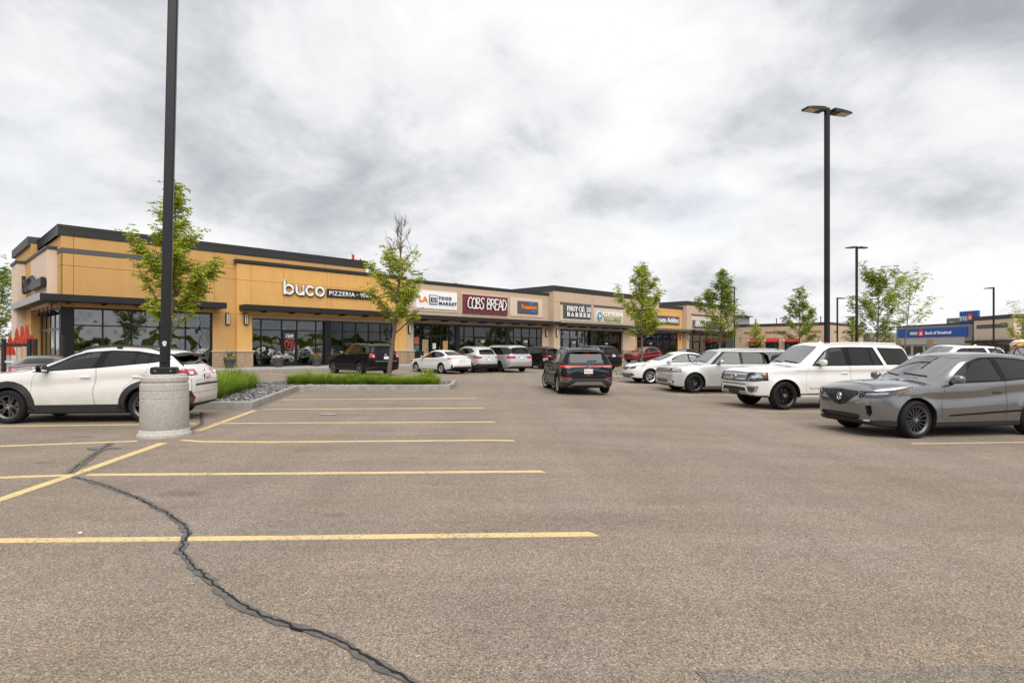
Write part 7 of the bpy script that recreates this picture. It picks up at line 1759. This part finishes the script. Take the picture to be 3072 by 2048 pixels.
# ---------------------------------------------------------------- lamp posts
POST = M('lamp_post_paint', (.012, .013, .016), .42, .3); BASEC = M('lamp_base_concrete', (.42, .40, .365), .85, var=.2, vs=26, bump=.5, bs=55, stretch=(1, 1, .7)); LED = M('lamp_lens_plate', (.62, .54, .40), .5)
def lamp(label, loc, H, heads, turn, base=True, lean=0.0, w=.15, group='lamp posts of the lot'):
    r = empty('lamp_post', loc, 0); tag(r, label, 'lamp post', group)
    zb = 0.0
    if base:
        m = MB(); rr = .385
        m.lathe([(rr + .05, -.05), (rr + .045, .04), (rr + .02, .065), (rr + .012, .11), (rr + .003, .12), (rr - .003, .128), (rr + .003, .137), (rr, .66), (rr - .006, .665), (rr - .006, .672), (rr, .678), (rr, .80), (rr - .008, .806), (rr - .008, .812), (rr, .818), (rr, .918), (rr - .018, .93), (rr - .022, .965), (rr - .004, .975), (rr - .004, 1.04), (rr - .03, 1.06), (rr - .035, 1.085), (rr - .06, 1.095), (0, 1.095)], 40)
        m.build('concrete_base', BASEC, r, True, 40); zb = 1.095
    P = empty('mast', (0, 0, zb), 0, r); P.rotation_euler = (0, lean, R(turn))
    m = MB(); h = w / 2; k = .018; HH = H - zb
    pl = [(h - k, -h), (h, -h + k), (h, h - k), (h - k, h), (-h + k, h), (-h, h - k), (-h, -h + k), (-h + k, -h)]
    m.add(*prism(pl, 'z', 0, HH)); m.build('pole', POST, P)
    if base:
        m = MB(); m.bbox(-.20, .20, -.20, .20, .002, .125, .02); m.build('base_cover', POST, P)
        m = MB(); m.bbox(-.055, .055, -h - .02, -h, .20, .50, .04); m.build('hand_hole_cover', POST, P)
        for sx in (-.12, .12):
            m = MB(); m.lathe([(.012, 0), (.012, -.006), (0, -.008)], 8, 'y', (sx, -.2, .06)); m.build('bolt', SILVER, P)
    for sgn_, L_ in heads:
        m = MB(); x0 = sgn_ * (h + .12); x1 = sgn_ * (h + .12 + L_)
        n = 6; v = []; f = []
        for i in range(n + 1):
            t = i / n; x = lerp(x0, x1, t); th = .13 * (1 - .75 * t ** 2.0); ww = .20 * (1 if t < .8 else 1 - (t - .8) * .5)
            zt = HH - .02 - .02 * t - .05 * t * t
            v += [(x, -ww, zt - th), (x, ww, zt - th), (x, ww * .9, zt), (x, -ww * .9, zt)]
            v[-4] = (x, -ww, HH - .15); v[-3] = (x, ww, HH - .15)
        for i in range(n):
            for j in range(4): f.append((i * 4 + j, i * 4 + (j + 1) % 4, i * 4 + 4 + (j + 1) % 4, i * 4 + 4 + j))
        f += [(0, 1, 2, 3), (n * 4 + 3, n * 4 + 2, n * 4 + 1, n * 4)]
        m.add(v, f); hd = m.build('lamp_head', POST, P); fix_out(hd.data)
        m = MB(); a, c = sorted((lerp(x0, x1, .38), lerp(x0, x1, .93))); m.box(a, c, -.165, .165, HH - .158, HH - .151); m.build('lens_plate', LED, hd)
        m = MB(); a, c = sorted((sgn_ * h, x0)); m.box(a, c, -.05, .05, HH - .13, HH - .06); m.build('arm', POST, hd)
    return r
lamp('tall black lamp post on a round concrete base at the diagonal line', (-6.21, 10.59, gz(-6.21, 10.59)), 10.4, [(-1, .62), (1, .62)], 22, True, R(1.15), .155)
lamp('tall double headed lamp post behind the large white vehicle', ((2481 - CX) / FPX * 21.5, 21.5, -.1), 10.36, [(-1, .78), (1, .78)], 16, True, 0, .155)
lamp('double headed lamp post standing left of the broad leafy tree', ((2570 - CX) / FPX * 45, 45, -.1), 9.4, [(-1, .62), (1, .62)], 5, True)
lamp('thin single headed lamp post in front of the low tan building corner', ((2512 - CX) / FPX * 68, 68, 0), 7.4, [(1, .7)], 0, True)
lamp('thin single headed lamp post in front of the tan annex', ((2981 - CX) / FPX * 60, 60, 0), 7.75, [(-1, .7)], 0, True, 0, .14)
lamp('small double headed lamp post beside the slender tree', ((2557 - CX) / FPX * 84, 84, 0), 6.15, [(-1, .8), (1, .8)], 0, True)
lamp('thin lamp post rising through the tree before the script sign', ((2203 - CX) / FPX * 64, 64, 0), 8.2, [(-1, .5)], 0, True, 0, .13)
# sticker and stencil on the nearest post
g = Vector((-6.21, 10.59, 0)); o = empty('round_sticker', (g.x + .01 + math.sin(R(22)) * .081, g.y - math.cos(R(22)) * .081, 1.60), R(22)); tag(o, 'small round white sticker on the nearest lamp post', 'sticker')
m = MB(); m.lathe([(.032, 0), (.034, .003), (.027, .003), (.025, 0)], 20, 'y', (0, -.004, .05)); m.lathe([(0, -.003), (.012, -.003), (.012, 0)], 12, 'y', (0, 0, .055)); m.box(-.022, .022, -.003, 0, -.002, .016); m.build('print', WHITE, o)
o = empty('stencil_mark', (g.x + .0, g.y - .388, .60), 0); tag(o, 'faint white stencilled numbers on the concrete lamp base', 'marking')
for t, z, sx in (('9005', .045, .8), ('10430', -.01, 1.0)):
    me = text_mesh(t, .05, 0, M('worn_stencil', (.66, .65, .62), .8), align='CENTER')
    for v in me.vertices:
        ang = (v.co.x * sx - .04) / .388; v.co = Vector((.389 * math.sin(ang), .388 - .3895 * math.cos(ang), z + v.co.y))
    me.update(); link('numbers', me, o)

# ---------------------------------------------------------------- things on the sidewalk
POT = M('planter_pot', (.055, .055, .058), .6, var=.1, vs=6)
def pot(s, d, label, blooms, spike=False):
    p = FW(s, d, lerp(ZW, ZK, d / KD)); r = empty('flower_pot', p, FA + R(10)); tag(r, label, 'flower pot', 'grey pots beside the restaurant entrance')
    m = MB(); n = 4
    for (r0, r1, z0, z1) in ((.24, .33, 0, .46), (.37, .37, .46, .56)): m.lathe([(r0, z0), (r1, z1)], 4 if False else 16, 'z')
    m.lathe([(.35, .52), (0, .52)], 16, 'z', cap=False); m.build('pot', POT, r, True, 30)
    rng = np.random.default_rng(int(s * 10) + 50)
    C = rng.normal(0, 1, (260, 3)); C /= np.linalg.norm(C, axis=1, keepdims=True); C = C * np.array([.33, .33, .16]) + np.array([0, 0, .60]); link('leaves', leaf_mesh(C, rng.normal(0, 1, C.shape) + np.array([0, 0, .6]), .10, .05, rng.uniform(0, .7, len(C)), GRS, rng), r)
    for (col, n, rad, z, zs, nm) in blooms:
        m = MB()
        for i in range(n):
            a, q = rng.uniform(0, 2 * PI), math.sqrt(rng.uniform(0, 1)) * rad
            rbox(m, (q * math.cos(a), q * math.sin(a), z + zs * rng.normal(0, 1)), (.038, .038, .026), .9, 6, 4)
        m.build('blossoms', M(nm, col, .7, var=.2, vs=20), r, True)
    if spike:
        m = MB()
        for i in range(26):
            a = rng.uniform(0, 2 * PI); l = rng.uniform(.35, .7); m.tube([(0, 0, .55), (.12 * math.cos(a), .12 * math.sin(a), .55 + l * .6), (.28 * math.cos(a), .28 * math.sin(a), .55 + l)], [.012, .010, .002], 4)
        m.build('spike_leaves', M('spike_leaf', (.10, .035, .03), .7), r)
pot(-.75, 1.0, 'grey pot with dark spiky plant by the restaurant pier', [], True)
pot(2.35, 1.05, 'grey pot with white and purple flowers left of the entrance', [((.78, .78, .76), 60, .36, .68, .05, 'white_petal'), ((.30, .03, .28), 16, .13, .92, .05, 'purple_petal')])
pot(5.1, 1.0, 'grey pot with red flowers right of the entrance', [((.5, .02, .02), 22, .18, .78, .05, 'red_petal')])
for s, lb in ((13.6, 'black round litter bin on the sidewalk by the tan pier'),):
    r = empty('litter_bin', FW(s, 1.5, .31), FA); tag(r, lb, 'litter bin'); m = MB(); m.lathe([(.27, 0), (.30, .08), (.33, .85), (.36, .90), (.36, .98), (.28, 1.04), (.17, 1.05), (.16, .98), (0, .95)], 22); m.build('drum', CHARD, r, True, 40)
    for i in range(18):
        a = 2 * PI * i / 18; m = MB(); m.box(.325, .345, -.03, .03, .1, .84); o = m.build('slat', CHARD, r); o.rotation_euler = (0, 0, a)
r = empty('ash_urn', FW(13.0, 1.9, .31), FA); tag(r, 'small black ash urn beside the litter bin', 'ash urn'); m = MB(); m.lathe([(.27, 0), (.28, .30), (.20, .42), (.06, .50), (.05, .95), (.09, 1.0), (0, 1.05)], 18); m.build('urn', CHARD, r, True, 40)
for k, px in enumerate((1868, 1874.5)):
    s = 44.3 + k * .75; r = empty('safety_post', FW(s, 1.9, .3), FA); tag(r, ['orange safety post closer to the yoga studio windows', 'orange safety post beside the black bench'][k], 'post', 'orange safety posts'); m = MB(); m.lathe([(.10, 0), (.10, 1.28), (.06, 1.36), (0, 1.37)], 14); m.build('sleeve', M('safety_orange', (.75, .09, .02), .5), r, True, 40); m = MB(); m.lathe([(.104, 1.02), (.104, 1.12)], 14, cap=False); m.build('reflective_band', WHITE, r)
r = empty('bench', FW(46.6, 1.7, .3), FA); tag(r, 'black metal bench between the orange posts and red crossover', 'bench'); m = MB(); m.bbox(-.2, 2.2, -.25, .25, .42, .50, .02); m.build('seat', CHARD, r); m = MB(); m.bbox(-.2, 2.2, .2, .27, .5, .92, .02); m.build('backrest', CHARD, r)
for x in (-.1, 2.05):
    m = MB(); m.tube([(x, -.22, 0), (x, -.1, .42), (x, .22, .45), (x, .28, 0)], .025, 6); m.build('leg', CHARD, r)
# litter on the asphalt
for k, (px, py, sz, lb) in enumerate(((240, 1603, .018, 'small white pebble like scrap near the closest line'), (985, 1244, .22, 'flattened leaf litter between two stall lines'), (905, 1174, .08, 'dry leaf against the planter kerb'))):
    g = G(px, py, .004); m = MB(); rbox(m, (0, 0, .012), (sz, sz * .4, .012), .8, 10, 5); o = m.build('litter', M('litter_%d' % k, [(.7, .68, .64), (.35, .32, .28), (.55, .45, .3), (.03, .03, .03)][k], .9, var=.5, vs=30), None, True); o.location = g; tag(o, lb, 'litter')

# ---------------------------------------------------------------- patio on the side of the restaurant
UMB = M('umbrella_orange', (.38, .042, .018), .8, var=.12, vs=4); PF = M('patio_fence', (.012, .012, .013), .5)
def pxat(px, Y, z=0.0): return Vector(((px - CX) / FPX * Y, Y, z))
r = empty('patio_fence', pxat(3, 27.5, .05), R(4)); tag(r, 'black metal patio fence with openings beside the restaurant', 'fence')
for x in (-.4, .12, 1.25, 1.5, 2.72):
    m = MB(); m.bbox(x - .07, x + .07, -.07, .07, 0, 1.95 if x != 2.72 else 2.1, .01); m.build('post', PF, r)
m = MB(); m.box(.19, 1.18, -.04, .04, 1.60, 1.72); m.build('rail', PF, r); m = MB(); m.box(.19, 1.18, -.04, .04, .85, .93); m.build('rail', M('patio_rail_pale', (.6, .62, .65), .5), r)
m = MB(); m.box(1.57, 2.65, -.03, .03, .95, 1.0); m.build('rail', M('patio_rail_steel', (.35, .38, .42), .4, .6), r)
m = MB(); m.box(1.57, 2.65, -.01, .01, .1, .93); m.build('panel', M('patio_panel', (.02, .024, .035), .3), r)
for k, (px, Y, top, wd) in enumerate(((30, 29.5, 2.1, .14), (50, 31, 2.5, .14), (66, 30.2, 2.62, .14), (80, 29.3, 2.66, .15), (95, 30.0, 2.2, .11))):
    q = empty('patio_umbrella', pxat(px, Y, .1), random.uniform(0, 6)); tag(q, ['shortest closed orange patio umbrella near the photo edge', 'second closed orange patio umbrella from the photo edge', 'middle closed orange patio umbrella', 'tallest closed orange patio umbrella', 'closed orange patio umbrella beside the restaurant glass'][k], 'umbrella', 'closed orange patio umbrellas')
    m = MB(); n = 16; v = []
    for (z, rr) in ((top, .02), (top - .08, wd * .36), (top - .28, wd * .55), (top - .45, wd * .5), (top - .62, wd * .85), (top - .8, wd * 1.15), (top - .98, wd * 1.35)):
        for i in range(n): a = 2 * PI * i / n; fr_ = rr * (1 + .3 * math.cos(8 * a + z * 2)); v.append((fr_ * math.cos(a), fr_ * math.sin(a), z))
    f = [(j * n + i, j * n + (i + 1) % n, (j + 1) * n + (i + 1) % n, (j + 1) * n + i) for j in range(6) for i in range(n)] + [tuple(range(n))]
    m.add(v, f); cn = m.build('canopy', UMB, q, True, 60); fix_out(cn.data); m = MB(); m.tube([(0, 0, 0), (0, 0, top + .08)], .022, 6); m.build('pole', SILVER, q)
    m = MB(); m.lathe([(wd * .68, top - .53), (wd * .68, top - .48)], 12, cap=False); m.build('tie', UMB, cn)
r = empty('flower_pot', pxat(131, 27.2, .1)); tag(r, 'pot of yellow flowers by the patio fence', 'flower pot'); m = MB(); m.lathe([(.18, 0), (.24, .42), (.26, .42)], 14); m.build('pot', POT, r)
m = MB(); rng = np.random.default_rng(4)
for i in range(9): rbox(m, (rng.uniform(-.3, .3), rng.uniform(-.1, .1), .82 + rng.uniform(-.06, .08)), (.075, .075, .06), .9, 8, 5)
m.build('blossoms', M('yellow_petal', (.75, .55, .01), .7), r, True); C = rng.normal(0, 1, (120, 3)) * np.array([.16, .1, .12]) + np.array([0, 0, .6]); link('leaves', leaf_mesh(C, rng.normal(0, 1, C.shape), .14, .06, rng.uniform(0, .6, 120), GRS, rng), r)

# ---------------------------------------------------------------- loaded bicycle rack at the photo edge
r = empty('bicycle', pxat(3003, 25, -.05), R(8)); tag(r, 'dark bicycle with a red fork carried behind a vehicle', 'bicycle')
for x in (-.1, .95):
    m = MB(); m.tube([(x + .33 * math.cos(t), 0, 1.35 + .33 * math.sin(t)) for t in [2 * PI * i / 20 for i in range(21)]], .028, 6, False); w_ = m.build('wheel', BLACK, r, True)
    m = MB()
    for i in range(10): a = 2 * PI * i / 10; m.tube([(x, 0, 1.35), (x + .32 * math.cos(a), 0, 1.35 + .32 * math.sin(a))], .004, 4)
    m.build('spokes', SILVER, w_)
m = MB(); m.tube([(-.1, 0, 1.35), (.28, 0, 1.38), (.16, 0, 1.78), (-.1, 0, 1.35)], .022, 6); m.tube([(.28, 0, 1.38), (.75, 0, 1.78), (.16, 0, 1.76)], .024, 6); m.build('frame', BLACK, r, True); m = MB(); m.tube([(.72, 0, 1.74), (.95, 0, 1.35)], .024, 6); m.tube([(.72, -.25, 1.84), (.72, .25, 1.84)], .016, 6); m.build('fork', M('bike_red', (.4, .02, .05), .4), r, True); m = MB(); rbox(m, (.12, 0, 1.84), (.13, .06, .03), .7); m.build('saddle', BLACK, r, True)
r = empty('roof_kayak', pxat(3049, 26, 0), R(12)); tag(r, 'yellow and grey covered load with white ball at the photo edge', 'cargo'); m = MB(); rbox(m, (-.02, 0, 1.72), (.22, .2, .17), .8, 16, 8, -.5); m.build('cover', M('cover_yellow', (.75, .42, .01), .5), r, True); m = MB(); rbox(m, (-.24, -.1, 1.78), (.22, .14, .05), .8, 14, 6, -.45); m.build('grey_flap', M('cover_grey', (.5, .52, .55), .5), r, True); m = MB(); rbox(m, (.28, 0, 1.86), (.12, .12, .09), 1, 14, 8); m.build('helmet', WHITE, r, True)
# far house between the low building and the bank
r = empty('far_house', atpx(2672, 150), R(-10)); tag(r, 'distant house roof between the broad tree and the bank', 'house'); m = MB(); m.box(-4, 4, 0, 8, 0, 3.6); m.build('wall', TANL, r); m = MB(); m.add(*prism([(-.4, 3.6), (8.4, 3.6), (4, 5.6)], 'x', -4.4, 4.4)); m.build('roof', M('shingle_roof', (.16, .13, .12), .9, var=.2, vs=4), r)
# trolley of the script unit: wall gooseneck lights on the low tan building
for k, px in enumerate((2228, 2454)):
    r = empty('gooseneck_light', WG.root.matrix_basis @ Vector(((-1.0, 10.8)[k], -.02, 3.2)), WR); tag(r, ['black gooseneck wall light near the end block', 'black gooseneck wall light near the tall lamp post'][k], 'wall light', 'gooseneck wall lights'); m = MB(); m.tube([(0, 0, -.6), (.1, -.35, -.1), (.25, -.6, .1)], .03, 6); m.build('arm', CHARD, r); m = MB(); m.lathe([(.16, -.05), (.05, .08), (0, .1)], 12, 'z', (.25, -.6, .1)); m.build('shade', CHARD, r, True)
# ---------------------------------------------------------------- vehicles in their places
def park(name, spec, pt, px, wheel, side, ang, label, cat, group, n=92):
    """px = photograph pixel where a wheel of the side towards us meets the ground; wheel 'f' or 'r', side -1 left +1 right; ang = direction of the tail in degrees"""
    g = G(*px); a = R(ang)
    t = Vector((math.cos(a), math.sin(a), 0)); l = Vector((-t.y, t.x, 0))
    tr = spec.get('track', spec['W'] - .135) + .06
    c = g - t * (spec['wb'] / 2 * (-1 if wheel == 'f' else 1)) - l * (tr * side)
    z = min(gz(c.x, c.y), g.z) if False else (gz(c.x, c.y) + g.z) / 2
    return make_car(name, spec, paint_of(pt), label, cat, (c.x, c.y), a, group, z, n)
NEAR = 'vehicles parked in the lot'; SHOPS = 'vehicles parked nose in at the shops'
NI = math.degrees(math.atan2(FN.y, FN.x))
park('hatchback', CROSS, 'dusty_white', (28, 1270.8), 'f', -1, 5.7, 'dusty white hatchback with black wheel arch cladding behind the concrete lamp base', 'car', NEAR)
park('crossover', RDX, 'metal_grey', (2744, 1314.4), 'f', -1, 9.5, 'metallic grey crossover with dark mesh grille at the photo edge', 'car', NEAR)
park('large_vehicle', EXPED, 'pearl_white', (2351, 1228.6), 'f', -1, 8, 'large white sport utility with black wheels and chrome grille', 'car', NEAR)
park('boxy_vehicle', FLEX, 'ice_silver', (2083, 1179), 'f', -1, 7, 'boxy silver wagon with black wheels beside the large white vehicle', 'car', NEAR)
park('sedan', CIVIC, 'plain_white', (1950.5, 1150.6), 'f', -1, 8, 'white sedan facing the lane beside the boxy silver wagon', 'car', NEAR)
park('compact_crossover', TAOS, 'black_navy', (1676, 1179.4), 'r', -1, -84, 'black compact crossover driving away with lit red tail bar', 'car', None)
park('black_utility', EXPLO, 'gloss_black', (1080, 1126.5), 'r', -1, NI, 'black sport utility parked at the shops behind the planter grass', 'car', SHOPS, 70)
park('sedan', COROLLA, 'plain_white', (1325, 1121), 'r', -1, NI - 3, 'white sedan parked nose in beside the young tree', 'car', SHOPS, 70)
park('crossover', TUCSON, 'ice_silver', (1411, 1117.3), 'r', -1, NI - 7, 'pale silver crossover parked between the white sedan and the minivan', 'car', SHOPS, 70)
park('minivan', VAN, 'mid_silver', (1500, 1116), 'r', -1, NI - 10, 'silver minivan with dark steel wheels parked at the shops', 'car', SHOPS, 70)
park('crossover', dict(TUCSON, L=4.6, wb=2.75, plate=None, emblem=[], wheel=dict(n=5, w=(.05, .05), mat=ALLOY_BLACK), rails=None, rwiper=False), 'gloss_black', (1622, 1107), 'r', -1, NI - 4, 'black crossover parked between the minivan and the driving black car', 'car', SHOPS, 64)
park('black_utility', dict(EXPLO, bar=True, lamp=DARKRED, plate=(1.02, ' '), rails=None, rtext=[]), 'gloss_black', (1832, 1111), 'r', 1, NI - 8, 'black sport utility with slim dark tail lights by the orange posts', 'car', SHOPS, 64)
park('crossover', dict(TUCSON, L=4.55, wb=2.7, H=1.62, plate=None, emblem=[], rails=None, rwiper=False), 'deep_red', (1922, 1087.5), 'f', -1, 38, 'red crossover behind the white sedan and young tree', 'car', SHOPS, 64)
park('sedan', dict(COROLLA, plate=None, emblem=[], H=1.5), 'gloss_black', (2045, 1089), 'f', -1, 36, 'black car of which only the roof shows behind the boxy wagon', 'car', SHOPS, 64)
park('white_utility', dict(EXPLO, rails=None, plate=None, emblem=[], fin=3.9, H=1.80), 'plain_white', (2800, 1160), 'f', -1, 8, 'white sport utility whose roof and windows show behind the grey crossover', 'car', NEAR, 64)
park('small_car', dict(TUCSON, plate=None, emblem=[], rwiper=False, rails=None), 'plain_white', (2790, 1118), 'f', -1, 8, 'white car farther back of which only the roof edge shows', 'car', NEAR, 64)
park('black_hatchback', dict(EXPLO, rails=None, plate=None, emblem=[], H=1.74), 'gloss_black', (3110, 1150), 'f', -1, 20, 'black vehicle at the photo edge beside the loaded bicycle rack', 'car', NEAR, 64)
park('coupe', COUPE, 'umber_grey', (36, 1171), 'r', -1, -66, 'dark brown coupe parked by the patio fence behind the white hatchback', 'car', None, 70)
